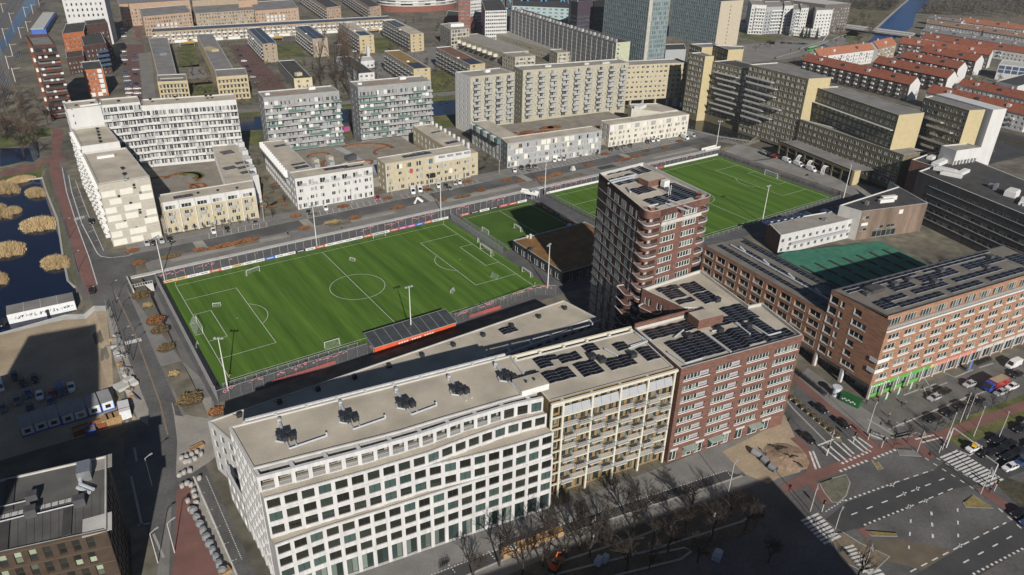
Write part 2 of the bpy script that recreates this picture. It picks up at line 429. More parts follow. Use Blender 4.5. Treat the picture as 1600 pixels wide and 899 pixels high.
def sheet(name, P, m, dz=.01, kind='structure', cut=True, z=None, parent=None):
 """flat sheet laid on the terrain, split where the terrain bends"""
 bm = bmesh.new()
 f = bm.faces.new([bm.verts.new((p[0], p[1], 0)) for p in P])
 if f.normal.z < 0 or sum((P[i][0]-P[i-1][0])*(P[i][1]+P[i-1][1]) for i in range(len(P))) > 0: bmesh.ops.reverse_faces(bm, faces=[f])
 if z is None:
  bmesh.ops.triangulate(bm, faces=bm.faces[:])
  for co_, no in (((0, -15, 0), (0, 1, 0)), ((0, 65, 0), (0, 1, 0)), ((-28, 0, 0), (1, 0, 0)), ((-25, 0, 0), (1, 0, 0))):
   bmesh.ops.bisect_plane(bm, geom=bm.verts[:]+bm.edges[:]+bm.faces[:], plane_co=co_, plane_no=no)
  for k in range(1, 8): bmesh.ops.bisect_plane(bm, geom=bm.verts[:]+bm.edges[:]+bm.faces[:], plane_co=(0, -15+10*k, 0), plane_no=(0, 1, 0))
 for v in bm.verts: v.co.z = (gz(v.co.x, v.co.y) if z is None else z)+dz
 me = bpy.data.meshes.new(name); bm.to_mesh(me); bm.free(); me.materials.append(m)
 return ob(name, me, parent, kind=kind)
def PX(*a): return [WG(u, v)[:2] for u, v in P2(*a)]
def rect(x0, y0, x1, y1): return [(x0, y0), (x1, y0), (x1, y1), (x0, y1)]
def ribbon_pts(P, w):
 L = []; Rr = []
 for i, p in enumerate(P):
  a = Vector(P[max(0, i-1)][:2]); b = Vector(P[min(len(P)-1, i+1)][:2]); d = (b-a).normalized(); n = Vector((-d.y, d.x))*(w/2)
  L.append((p[0]+n.x, p[1]+n.y)); Rr.append((p[0]-n.x, p[1]-n.y))
 return L, Rr
def ribbon(mb, P, w, dz=.03, m=0):
 L, Rr = ribbon_pts(P, w)
 for i in range(len(P)-1):
  mb.poly([(q[0], q[1], gz(*q)+dz) for q in (Rr[i], Rr[i+1], L[i+1], L[i])], m)
def dashes(mb, a, b, on, off, w, dz=.03):
 a, b = Vector(a[:2]), Vector(b[:2]); L = (b-a).length; d = (b-a)/L; s = 0
 while s < L:
  e = min(L, s+on); ribbon(mb, [tuple(a+d*s), tuple(a+d*e)], w, dz); s += on+off
# -- north street (y 71..100, 3 m up) and the west street
sheet('street', rect(-9, 81, 330, 90), ASPH, .012)
sheet('pavement', rect(-6, 72, 262, 81), PAVE, .008)
sheet('pavement', rect(-9, 90, 278, 100.3), PAVE, .008)
sheet('road', PX(150, 442, 190, 425, 205, 405, 240, 380, 205, 398, 160, 402, 150, 395, 90, 275, 86, 225, 78, 200, 99, 196, 110, 250, 129, 300, 160, 380, 200, 450, 255, 560, 300, 700, 250, 700, 235, 640, 195, 540, 175, 480), ASPH, .012) if 0 else None
sheet('road', [(-31, 200), (-17, 200), (-15.5, 96), (-9, 92), (-9, 80), (-10, 72), (-14, 66), (-14.5, -20), (-14, -80), (-29.5, -80), (-29.5, -20), (-24.5, 10), (-24.5, 60), (-27, 66)], ASPH, .008)
sheet('pavement', [(-14.5, -22), (-14.5, 64), (-6.5, 66), (-6.5, -9), (-8, -22)], PAVE, .014)
sheet('bicycle_path', PX(77, 267, 90, 310, 107, 365, 129, 442, 134, 460, 154, 460, 150, 442, 125, 365, 105, 307, 92, 257, 97, 225, 100, 205, 86, 198, 80, 215, 82, 230), REDP, .02)
sheet('bicycle_path', PX(0, 268, 40, 258, 77, 248, 100, 243, 104, 251, 60, 262, 0, 277), REDP, .018)
sheet('grass_verge', PX(5, 264, 66, 254, 66, 273, 2, 282), GRASS, .016)
sheet('grass_verge', PX(0, 213, 78, 200, 80, 213, 0, 232), GRASS, .016)
sheet('canal_water', PX(0, 232, 60, 222, 62, 246, 40, 252, 0, 261), WATER, .03)
sheet('pond_water', [W(*p, .05) for p in [(-160, 300), (20, 285), (66, 280), (72, 300), (90, 345), (98, 400), (106, 440), (118, 452), (122, 475), (118, 487), (0, 520), (-200, 560)]], WATER, 0, z=.05)
mb = MB()
ribbon(mb, [WG(*p)[:2] for p in [(20, 284), (66, 279), (72, 299), (90, 344), (98, 399), (106, 439), (118, 451)]], .7, .16); mb.build('quay_edge', KERB, kind='structure')
sheet('bank_strip', PX(68, 275, 76, 265, 84, 300, 104, 370, 124, 442, 108, 442, 99, 400, 91, 345, 73, 300), M('bank_turf', (.10, .098, .062), .95, .2, .3, fine=.2, fscale=1.5), .02)
# construction yard (sand) and the pale dusty corner of the west street
sheet('sand_yard', [WG(*p)[:2] for p in [(-250, 590), (0, 522), (110, 497), (166, 484), (175, 560), (178, 620), (215, 655), (0, 720), (-250, 800)]], SAND, .02)
sheet('gravel_path', PX(-60, 532, 0, 516, 100, 492, 165, 478, 166, 486, 100, 500, 0, 524, -60, 540), LGREY, .03)
sheet('dusty_paving', PX(268, 630, 330, 620, 332, 660, 350, 700, 330, 720, 300, 740, 275, 740, 277, 690, 272, 650), PAVEL, .02)
sheet('dusty_paving', PX(166, 486, 172, 478, 200, 560, 232, 640, 232, 665, 215, 655, 190, 600, 178, 560), PAVEL, .028)
mb = MB()
ribbon(mb, [WG(*p)[:2] for p in [(176, 452), (190, 478), (210, 520), (232, 580), (250, 630), (262, 680)]], .35, .035)
mb.build('kerb_line', M('ochre_kerb', (.22, .17, .12), .9, .15, .8), kind='structure')
mb = MB()
ribbon(mb, [WG(*p)[:2] for p in [(97, 262), (104, 300), (118, 345), (140, 405), (152, 445)]], .3)
ribbon(mb, [WG(*p)[:2] for p in [(107, 274), (112, 300), (128, 350), (152, 396), (158, 401), (172, 403), (200, 400), (207, 397)]], .3)
ribbon(mb, [WG(*p)[:2] for p in [(118, 282), (128, 310), (144, 352), (162, 392)]], .2)
for p, q in (((111, 295), (122, 292)), ((116, 310), (126, 307)), ((121, 325), (132, 322)), ((126, 340), (137, 337)), ((138, 363), (146, 360)), ((146, 378), (154, 375))): ribbon(mb, [WG(*p)[:2], WG(*q)[:2]], .18)
for k in range(7): ribbon(mb, [WG(116+k*2.4, 341-k*.6)[:2], WG(117+k*2.4, 345-k*.6)[:2]], .35)
for k in range(8): ribbon(mb, [WG(196+k*3.2, 534-k*.8)[:2], WG(198+k*3.2, 539-k*.8)[:2]], .5)
# parking bays along the north street
for x0, x1 in ((18, 40), (56, 92), (98, 138), (160, 212), (224, 270)):
 ribbon(mb, [(x0, 90.1), (x1, 90.1)], .22)
 k = x0
 while k <= x1: ribbon(mb, [(k, 90.1), (k+1.2, 95.2)], .16); k += 2.7
mb.build('road_markings', LINE, kind='structure')
for x0 in (12, 52, 106, 156, 219): sheet('speed_table', rect(x0, 81, x0+3.6, 90), PAVEL, .02)
mb = MB()
ribbon(mb, [(-4, 81), (268, 81)], .25, .05); ribbon(mb, [(-9, 95.5), (277, 95.5)], .25, .05)
mb.build('kerb', KERB, kind='structure')
for k_, (x0, x1, y0, y1, m) in enumerate(((2, 44, 76.5, 79.6, PAVEL), (62, 88, 77, 79.5, PAVEL), (24, 33, 77, 79.5, DIRT), (60, 69, 76.8, 79.4, DIRT), (128, 140, 77, 79.5, DIRT), (112, 150, 76.5, 80, PAVEL), (160, 185, 74.2, 77.5, DIRT), (230, 262, 75, 78, PAVEL), (196, 206, 76, 79.6, ASPHD))):
 sheet('planting_bed', rect(x0, y0, x1, y1), m, .03+.008*k_)
# retaining wall of the sunken court: dark face, pale coping, ramp pocket in the west corner
SLATE = M('dark_slate_wall', (.055, .055, .062), .85, .2, .25, fine=.12, fscale=2)
rw = thing('retaining_wall', 'long dark retaining wall with pale coping along the north edge of the sunken pitches', 'wall', (130, 71, 0))
mb = MB(); mb.box(-12, 70.6, 0, 272, 70.99, 2.9); mb.build('wall', SLATE, rw)
mb = MB()
for k in range(71): mb.box(-12+k*4, 70.2, 2.9, -12+k*4+3.96, 72.0, 3.3+.0*k)
mb.build('coping', LGREY, rw)
sheet('court_path', rect(-6.5, -9, 275, 70.6), M('court_asphalt', (.1, .098, .098), .9, .2, .2, fine=.12, fscale=2), .006)
mb = MB(); mb.box(-13.2, 60, 0, -12.8, 71, 4.0); o = mb.build('ramp_wall', LGREY); tag(o, 'pale low wall at the west end of the ramp pocket by the pitch corner', 'wall')
sheet('ramp_floor', rect(-12.8, 64, -6.5, 70.6), SLATE, 0, z=.12)
rl = thing('ramp_railing', 'thin balustrade on the pavement edge above the ramp pocket', 'railing', (-9, 63.8, 2.8))
mb = MB(); mb.box(-12.8, 63.6, 0, -6.6, 64.0, 3.0); mb.build('edge_wall', LGREY, rl)
for k in range(9): mb = MB(); mb.box(-12.7+k*.75, 63.75, 3.0, -12.62+k*.75, 63.85, 3.9); mb.build('post', WMETAL, rl)
mb = MB(); mb.bar((-12.8, 63.8, 3.9), (-6.6, 63.8, 3.9), .08, .06); mb.build('handrail', WMETAL, rl)
ew = thing('retaining_wall', 'grey weathered wall behind the far goal line of the east pitch', 'wall', (275, 35, 0))
mb = MB(); mb.box(272.6, -8, 0, 273.0, 70.5, 2.6); mb.build('wall', M('weathered_wall', (.16, .14, .13), .9, .35, .15, fine=.2, fscale=1), ew)
sheet('pavement', rect(273, -30, 290, 100), PAVE, .01)
# ---------------------------------------------------------------- pitches
TURF = M('artificial_turf', (.060, .130, .017), .95, .18, .3, spec=.1, stretch=(1, .05, 1), fine=.14, fscale=1.6, col2=(.088, .160, .025))
TURFD = M('worn_turf', (.065, .12, .02), .95, .18, .08, spec=.1, fine=.1, fscale=2)
def pitch_lines(name, x0, y0, L, Wd, r=9.15, pen=16.5, pw=20.16, ga=5.5, gw=9.16, half=True, w=.16, label=None, ends=(0, 1)):
 mb = MB(); cx, cy = x0+L/2, y0+Wd/2
 def ln(*p): ribbon(mb, list(p), w, .055)
 ln((x0, y0), (x0+L, y0)); ln((x0, y0+Wd), (x0+L, y0+Wd)); ln((x0, y0), (x0, y0+Wd)); ln((x0+L, y0), (x0+L, y0+Wd))
 if half: ln((cx, y0), (cx, y0+Wd))
 def arc(c, rr, a0, a1, n=40): ln(*[(c[0]+rr*math.cos(a0+(a1-a0)*i/n), c[1]+rr*math.sin(a0+(a1-a0)*i/n)) for i in range(n+1)])
 if r: arc((cx, cy), r, 0, 2*PI, 64)
 for s in ends:
  X = x0+L*s; d = 1 if s == 0 else -1
  for dd, hh in ((pen, pw), (ga, gw)):
   ln((X, cy+hh), (X+d*dd, cy+hh)); ln((X+d*dd, cy+hh), (X+d*dd, cy-hh)); ln((X, cy-hh), (X+d*dd, cy-hh))
  if r:
   a = math.acos((pen-11)/r); c = (X+d*11, cy)
   if d > 0: arc(c, r, -a, a, 20)
   else: arc(c, r, PI-a, PI+a, 20)
   arc(c, .12, 0, 2*PI, 8)
 mb.build(name, LINE, kind='structure')
PL, PW = 102.22, 63.52
sheet('turf', rect(-3.0, -2.4, 106.2, 66.9), TURF, 0, z=.03)
sheet('court_edge', rect(-4.9, -6, -3.0, 67), DGREY, 0, z=.024)
pitch_lines('pitch_markings', 0, 0, PL, PW)
sheet('turf', rect(109, 28.9, 147.3, 66.4), TURFD, 0, z=.03)
mb = MB()
for a, b in (((111.7, 29.5), (111.7, 63.8)), ((111.7, 63.8), (145.2, 63.8)), ((145.2, 63.8), (145.2, 29.5)), ((129.5, 29.5), (129.5, 63.8)), ((111.7, 29.5), (145.2, 29.5))): ribbon(mb, [a, b], .16, .055)
mb.build('pitch_markings', LINE, kind='structure')
sheet('turf', rect(158.4, -2.2, 270.4, 69), TURF, 0, z=.03)
pitch_lines('pitch_markings', 160.6, .2, 106.8, 65.2)
NETM = M('goal_net', (.5, .52, .5), .9, .1, 2)
def make_goal(w, h, d, label, loc, rz, post=.06, m=WMETAL, cat='goal'):
 t = thing('goal', label, cat, loc, 0)
 PINV[t.name] = Matrix()
 t.rotation_euler = (0, 0, rz)
 mb = MB(); mb.box(-post, -w/2-post, 0, post, -w/2+post, h); mb.box(-post, w/2-post, 0, post, w/2+post, h); mb.box(-post, -w/2+post, h-2*post, post, w/2-post, h); mb.build('goal_frame', m, t)
 mb = MB(); n = max(4, int(w/.4))
 for i in range(n+1):
  y = -w/2+w*i/n
  mb.bar((0, y, h-.03), (-d*.4, y, h-.03), .02, .02); mb.bar((-d*.4, y, h-.03), (-d, y, .02), .02, .02)
 for k in range(6):
  x, z = (-d*.4-d*.6*k/5, h-.03-(h-.05)*k/5); mb.bar((x, -w/2, z), (x, w/2, z), .02, .02)
 for s in (-1, 1):
  mb.bar((0, s*w/2, 0.03), (-d, s*w/2, .03), .05, .05)
  for k in range(1, 5): mb.bar((0, s*w/2, h*k/5), (-d*(1-.6*k/5), s*w/2, h*k/5), .02, .02)
 mb.build('net', NETM, t)
 return t
make_goal(7.4, 2.5, 2.2, 'white full size goal on the west goal line of the main pitch', (-.06, PW/2, .04), 0)
make_goal(7.4, 2.5, 1.6, 'white full size goal on the east goal line of the main pitch', (PL+.06, PW/2, .04), PI)
make_goal(7.4, 2.5, 1.8, 'white full size goal on the far goal line of the east pitch', (267.5, 32.8, .04), PI)
make_goal(5.0, 2.0, 1.4, 'small goal with net beside the near end of the main pitch goal line', (PL+2.6, 9.0, .04), PI)
x, y, _ = WG(752, 433); make_goal(3, 1.6, .9, 'small green framed goal in the corner of the right penalty area', (W(774, 434)[0], W(774, 434)[1], .04), .2, m=M('green_paint', (.04, .2, .1), .5))
make_goal(5, 2, 1.2, 'wide goal standing on the far touchline against the advertising boards', (W(593, 371)[0], W(593, 371)[1], .04), -PI/2)
make_goal(5, 2, 1.2, 'goal near the far left corner in front of the long boards', (W(396, 428)[0], W(396, 428)[1], .04), -1.3)
make_goal(4.5, 2, 1.2, 'goal leaning on the near fence beside the grandstand', (W(519, 541)[0], W(519, 541)[1], .04), PI/2)
make_goal(4.5, 2, 1.3, 'goal on the west line of the small training pitch', (112, 47, .04), 0)
make_goal(4.5, 2, 1.3, 'goal in the middle of the small training pitch by the shadow edge', (W(808, 360)[0], W(808, 360)[1], .04), PI)
make_goal(2.4, 1.0, .8, 'little training goal inside the left penalty area', (W(339, 478)[0], W(339, 478)[1], .04), 1.2)
make_goal(2.2, 1.0, .8, 'little training goal at the top of the centre circle', (W(551, 407)[0], W(551, 407)[1], .04), .5)
make_goal(2.2, 1.0, .8, 'little training goal right of the centre circle', (W(706, 456)[0], W(706, 456)[1], .04), 2.2)
make_goal(2.2, 1.0, .8, 'little training goal behind the left goal line', (W(309, 541)[0], W(309, 541)[1], .04), -.4)
make_goal(2.4, 1.0, .8, 'little goal behind the right goal', (W(746, 377)[0], W(746, 377)[1], .04), 2.6)
for lab, u, v in (('far left', 275, 447.5), ('near left', 359.5, 593), ('far right', 692.8, 351.5), ('near right', 835.5, 448)):
 x, y = W(u, v); mb = MB(); mb.tube((0, 0, 0), (0, 0, 1.5), .03, 6); t = thing('corner_flag', 'corner flag post at the %s corner of the main pitch' % lab, 'flag', (x, y, .04))
 PINV[t.name] = Matrix(); mb.build('pole', WMETAL, t); mb = MB(); mb.poly([(0, 0, 1.5), (.45, 0, 1.4), (0, 0, 1.15)]); mb.poly([(0, .01, 1.15), (.45, .01, 1.4), (0, .01, 1.5)]); mb.build('flag', M('orange_cloth', (.6, .2, .03), .8), t)
# ---------------------------------------------------------------- advertising boards
BC = {'w': WMETAL, 'o': M('orange_board', (.42, .13, .07), .5), 'r': M('red_board', (.36, .08, .07), .5), 'k': M('black_board', (.025, .025, .03), .5), 'y': M('ochre_board', (.5, .4, .2), .5),
 'p': M('magenta_board', (.36, .08, .24), .5), 'b': M('blue_board', (.05, .12, .4), .5), 'g': M('pale_grey_board', (.5, .5, .5), .5)}
BN = {'w': 'white', 'o': 'orange', 'r': 'red', 'k': 'black', 'y': 'ochre', 'p': 'magenta', 'b': 'blue', 'g': 'pale grey'}
def ad_row(a, b, code, where, h=.95, print_=True):
 a, b = Vector(a), Vector(b); n = len(code); d = (b-a)/n; ang = math.atan2(d.y, d.x); cnt = {}
 for i, c in enumerate(code):
  cnt[c] = cnt.get(c, 0)+1; L = d.length-.08; p = a+d*i
  t = thing('advertising_board', '%s %s advertising board from the west %s' % (ORD[cnt[c]-1], BN[c], where), 'board', (p.x, p.y, .04), ang, 'advertising boards')
  PINV[t.name] = Matrix()
  mb = MB(); mb.box(0, -.05, 0, L, .05, h); mb.build('panel', BC[c], t)
  q = MB(); x = L*.2
  while print_ and x < L*.8:
   w = R.uniform(.14, .3); q.box(x, -.062, h*R.uniform(.3, .36), x+w, -.053, h*R.uniform(.62, .75)); x += w+R.uniform(.06, .2)
  if q.v: q.build('lettering', BC['w'] if c not in 'wgy' else BC['k'], t)
ad_row((-3, 67.6), (107, 67.6), 'yywwowywwbwwkwowwwwowwrppbogw', 'along the far touchline of the main pitch')
ad_row((112, 66.9), (146, 66.9), 'rkwkrrw', 'above the small training pitch')
ad_row((158.6, 69.6), (271, 69.6), 'w'*14+'r'+'w'*8, 'beside the east pitch', print_=False)
ad_row((147.6, 62), (147.6, 33), 'krrkyrr', 'along the path between small and east pitch')
# ---------------------------------------------------------------- fences round the court
FP = M('fence_steel', (.16, .16, .165), .6, .1, 2); PINK = M('pink_ornament', (.62, .25, .28), .7, .15, 2)
def fence(a, b, h, label, step=3.0, wire=.28, orn=None, rail=True, ornz=(.62, .95), wm=None, ww=.03):
 a, b = Vector((a[0], a[1], 0)), Vector((b[0], b[1], 0)); d = b-a; L = d.length; d /= L; n = max(1, round(L/step))
 t = thing('fence', label, 'fence', ((a.x+b.x)/2, (a.y+b.y)/2, 0.03)); nrm = Vector((d.y, -d.x, 0))
 pm = MB(); pm.box(-.05, -.05, 0, .05, .05, h); pme = pm.mesh('post', GMETAL if rail == 2 else FP)
 for i in range(n+1):
  p = a+d*(L*i/n); ob('post', pme, t, (p.x, p.y, .03), math.atan2(d.y, d.x))
 mb = MB(); k = int(L/wire)
 for i in range(k):
  p = a+d*(wire*(i+.5)); q = d*(ww/2)
  mb.poly([tuple(p-q+Vector((0, 0, .05))), tuple(p+q+Vector((0, 0, .05))), tuple(p+q+Vector((0, 0, h-.02))), tuple(p-q+Vector((0, 0, h-.02)))])
 for z in [h*j/10 for j in range(11)]: mb.bar(tuple(a+Vector((0, 0, z+.04))), tuple(b+Vector((0, 0, z+.04))), .025, .025)
 mb.build('wire_mesh', wm or FP, t)
 if rail:
  mb = MB(); mb.bar(tuple(a+Vector((0, 0, h+.06))), tuple(b+Vector((0, 0, h+.06))), .08, .08); mb.build('top_rail', GMETAL, t)
 for (s, w) in orn or []:
  e = s
  while e < s+w:
   r = R.uniform(.16, .36); c = a+d*e+nrm*.06+Vector((0, 0, h*R.uniform(*ornz))); mb = MB(); big = R.random() < .2
   k = 8; ring = []
   for i in range(k):
    aa = 2*PI*i/k; ring.append((r*math.cos(aa), r*math.sin(aa)))
   if big:
    for (x1, z1), (x2, z2) in zip(ring, ring[1:]+ring[:1]): mb.bar(tuple(c+d*x1*1.3+Vector((0, 0, z1*1.3))), tuple(c+d*x2*1.3+Vector((0, 0, z2*1.3))), .1, .1)
   else:
    mb.bar(tuple(c-d*r-Vector((0, 0, r*.4))), tuple(c+d*r+Vector((0, 0, r*.5))), .05, .13); mb.bar(tuple(c-d*r*.8+Vector((0, 0, r*.6))), tuple(c+d*r*.5-Vector((0, 0, r*.7))), .05, .11)
    mb.bar(tuple(c+d*r*.2-Vector((0, 0, r*.2))), tuple(c+d*r*1.4+Vector((0, 0, r*.1))), .05, .12)
   mb.build('flower_ornament', PINK, t); e += R.uniform(.55, 1.0)
 return t
fence((-4.6, 69.0), (109, 69.0), 3.6, 'tall wire fence with pink flower ornaments behind the boards of the main pitch', orn=[(.5, 8), (13, 6), (24, 1), (33, 1.5), (60, 0), (74, 5), (84, 8), (96, 10)], rail=2)
fence((109, 69.4), (147, 69.4), 3.6, 'wire fence with pink ornaments behind the small training pitch', orn=[(3, 6), (18, 9)], rail=2)
fence((158, 70.1), (272, 70.1), 3.6, 'tall wire fence with pink ornaments beyond the east pitch', orn=[(3, 22), (34, 6), (66, 8), (88, 8)], rail=2)
fence((-5.4, -8.8), (-4.8, 69.0), 3.6, 'tall grey fence along the west goal line of the main pitch', orn=[(2, 2)], wire=.16, ww=.09, wm=LGREY)
fence((-5.4, -8.8), (36.5, -8.4), 3.6, 'near wire fence with pink flowers left of the grandstand', orn=[(2, 3), (8.5, 1), (11, 1), (16, 2), (20, 4), (26, 10)], ornz=(.75, 1.02))
fence((66.5, -7.2), (99, -4.6), 3.6, 'near wire fence with pink flowers right of the grandstand', orn=[(1, 4), (9, 6), (17, 3), (23, 9)], ornz=(.75, 1.02))
fence((99, -4.6), (104.6, -8.5), 3.6, 'short curved end of the near fence by the club house corner', orn=[(.5, 5)], ornz=(.75, 1.02))
fence((-2.5, -2.6), (36, -2.6), 1.1, 'low white rail along the near touchline left of the grandstand', wire=.6, rail=2)
fence((66, -2.6), (103, -2.6), 1.1, 'low white rail along the near touchline right of the grandstand', wire=.6, rail=2)
fence((107.6, 66.5), (107.4, 28), 2.6, 'grey fence between main pitch and small training pitch', wire=.18, ww=.06, wm=GMETAL)
fence((110.2, 66.5), (110.2, 28.6), 2.0, 'second fence on the west line of the small training pitch', wire=.25, ww=.04)
fence((148.2, 66), (148.2, 10), 1.2, 'low fence on the east side of the small training pitch', wire=.5)
fence((156.8, 68.5), (156.8, -3), 2.6, 'tall fence on the west goal line of the east pitch', wire=.2, ww=.05)
fence((157, -3.2), (271.5, -2.8), 1.3, 'low pale rail along the near touchline of the east pitch', wire=.5, rail=2)
fence((271.6, -2.8), (271.6, 69.5), 2.4, 'dark fence behind the far goal of the east pitch', wire=.3)
mb = MB(); mb.box(9, -8.15, .03, 27, -8.0, 1.1); tag(mb.build('hoarding', BC['r']), 'faded red hoarding along the near fence left of the grandstand', 'hoarding')
mb = MB(); mb.box(72, -6.3, .03, 84, -6.1, 1.2); tag(mb.build('hoarding', BC['r']), 'faded red hoarding along the near fence right of the grandstand', 'hoarding')
# ---------------------------------------------------------------- floodlight masts
def mast(x, y, h, label, rz, z=0.03):
 t = thing('floodlight_mast', label, 'mast', (x, y, z), group='floodlight masts'); PINV[t.name] = Matrix(); t.rotation_euler = (0, 0, rz)
 mb = MB(); mb.tube((0, 0, 0), (0, 0, h), .2, 8, r2=.1); mb.build('pole', WMETAL, t)
 mb = MB(); mb.box(-1.3, -.08, h-.1, 1.3, .08, h+.02); mb.build('crossbar', GMETAL, t)
 for k in range(3): mb = MB(); mb.poly([(-1.25+k*.95, .1, h), (-.65+k*.95, .1, h), (-.65+k*.95, .7, h-.3), (-1.25+k*.95, .7, h-.3)]); mb.box(-1.25+k*.95, .1, h-.02, -.65+k*.95, .55, h+.2); mb.build('floodlight', GMETAL, t)
for x, y, lab, rz in ((-1.9, -5.0, 'at the near left corner of the main pitch', -.6), (52.2, -5.4, 'behind the grandstand roof', 0), (105.2, -3.2, 'at the near right corner of the main pitch', .5),
     (-2.2, 69.6, 'at the far left corner of the main pitch', -2.5), (51.5, 69.9, 'midway along the far touchline of the main pitch', PI), (104.8, 69.9, 'at the far right corner of the main pitch', 2.6),
     (157.4, 69.2, 'by the footbridge at the east pitch corner', 2.5), (216.2, -3.6, 'midway along the near touchline of the east pitch', 0), (273.4, 73.5, 'at the far corner of the east pitch', 2.5), (271.5, -4.4, 'at the near right corner of the east pitch', .5)):
 mast(x, y, 16.2 if y < 73 else 14, 'tall white floodlight mast '+lab, rz, .03 if y < 73 else 3)
# ---------------------------------------------------------------- grandstand
gs = thing('grandstand', 'small grandstand with dark glass roof and orange back wall on the near touchline', 'grandstand', (51.5, -8, .03))
ORANGE = M('orange_wall', (.62, .10, .035), .6, .1, .6)
ga, gb = Vector((38.3, -9.4, 0)), Vector((65.2, -9.4, 0))
mb = MB(); mb.box(38.3, -9.5, .03, 65.2, -9.3, 2.0); mb.build('back_wall', ORANGE, gs)
mb = MB()
for k in range(14): x = 46+k*.85; mb.box(x, -9.53, .9, x+.55, -9.505, 1.4) if k not in (4, 9) else None
mb.build('lettering', WMETAL, gs)
for k in range(4):
 mb = MB(); mb.box(38.6, -8.8+k*.95, .03, 64.9, -7.9+k*.95, 1.9-k*.45); mb.build('seat_row', MGREY, gs)
GR = M('dark_glass_roof', (.05, .055, .057), .3, .2, .6, spec=.6)
NPX = 9
for k in range(NPX):
 for j in range(3):
  x0, x1 = 38.0+k*27.4/NPX, 38.0+(k+1)*27.4/NPX; y0, y1 = -10.2+j*2.35, -10.2+(j+1)*2.35; z0, z1 = 2.7+j*.42, 2.7+(j+1)*.42
  mb = MB(); mb.poly([(x0+.05, y0, z0), (x1-.05, y0, z0), (x1-.05, y1-.08, z1), (x0+.05, y1-.08, z1)]); mb.poly([(x0+.05, y1-.08, z1-.05), (x1-.05, y1-.08, z1-.05), (x1-.05, y0, z0-.05), (x0+.05, y0, z0-.05)]); mb.build('roof_panel', GR, gs)
for k in range(NPX+1):
 x = 38.0+k*27.4/NPX; mb = MB(); mb.bar((x, -10.2, 2.68), (x, -3.1, 3.95), .07, .12); mb.bar((x, -9.4, .03), (x, -9.4, 2.75), .1, .1); mb.build('rafter', GMETAL, gs)
mb = MB(); mb.bar((38, -10.2, 2.62), (65.4, -10.2, 2.62), .1, .14); mb.bar((38, -3.1, 3.9), (65.4, -3.1, 3.9), .1, .14); mb.build('gutter', GMETAL, gs)
# ================================================================ near row south of the pitches
def poly_at(P, x):
 for (x0, y0), (x1, y1) in zip(P, P[1:]):
  if x <= x1: return y0+(y1-y0)*(x-x0)/(x1-x0)
 return P[-1][1]
def ypl(P, x):
 if x <= P[0][0]: (x0, y0), (x1, y1) = P[0], P[1]; return y0+(y1-y0)*(x-x0)/(x1-x0)
 return poly_at(P, x)
Y1 = [(-11, -73.2), (7, -76.3), (19, -77.9), (27, -78.3), (38, -79.6), (44.6, -81.2)]
YR = [(-11, -70.7), (14, -75.2), (24, -76.2), (38, -77.9), (44.6, -79.0)]
Y2 = [(-11, -75.4), (6, -78.3), (18, -80.0), (27, -80.3), (36, -81.0), (44.6, -82.6)]
Y3 = [(-11, -75.5), (6, -78.4), (18, -80.2), (25.5, -82.0), (34, -83.8), (44.6, -85.2)]
Y5 = [(-11, -77.6), (-2, -78.4), (11, -80.4), (20, -81.7), (27.5, -82.8), (44.6, -85.5)]
NB = 19
XS = [-11.6+56.2*i/NB for i in range(NB+1)]
wb = thing('apartment_building', 'white gridded apartment building with wavy stepped front and gravel roof in the foreground', 'building', (16, -68, 0))
PARK = M('dark_bronze_frame', (.03, .028, .026), .4, .1, 2)
WPANE = glass('foreground_glass', (.012, .012, .010), (.03, .035, .028), (.06, .10, .09), .3, .05)
def wavy_row(Y, z, hgt, sill, wh, ww=2.25, depth=.32, win=True, rail=False, ground=False, skip=()):
 mb = MB(); bands = MB()
 for i in range(NB):
  a, b = (XS[i], ypl(Y, XS[i])), (XS[i+1], ypl(Y, XS[i+1])); F = Fac(a, b, z); s = (F.L-ww)/2
  hl = [(s, s+ww, sill, sill+wh)]
  wall_holes(mb, F, 0, hgt, hl, depth, 0)
  if i % 2 == 0 and not ground: F.block(mb, 0, F.L, -.14, .14, 0, .05)
  if win and i not in skip:
   if ground:
    o = window(wb, F, s, sill, ww, wh, 2, 1, PARK, GLASSG, .1, depth, name='shop_window')
   else: window(wb, F, s, sill, ww, wh, 2, 1, PARK, WPANE, .09, depth, panes=True)
  elif rail or i in skip:
   q = MB()
   F.block(q, s, s+ww, .95, 1.05, -.2, -.12)
   for k in range(12): F.block(q, s+ww*k/12, s+ww*k/12+.07, .05, 1.0, -.19, -.15)
   q.build('railing', GMETAL, wb)
 mb.build('wall', WHITE, wb)
LV = [5.0+3.1*k for k in range(7)]       # floor levels of rows 7..1
wavy_row(Y5, 0, 5.0, .1, 4.4, ww=2.25, depth=.6, ground=True)
for k in range(3): wavy_row(Y5, LV[k], 3.1, .62, 2.05)
wavy_row(Y3, LV[3], 3.1, .62, 2.05); wavy_row(Y3, LV[4], 3.1, .62, 2.05)
wavy_row(Y2, LV[5], 3.1, .62, 2.05)
wavy_row(Y1, LV[6], 3.3, .12, 2.3, win=True, skip=tuple(range(0, 16)))
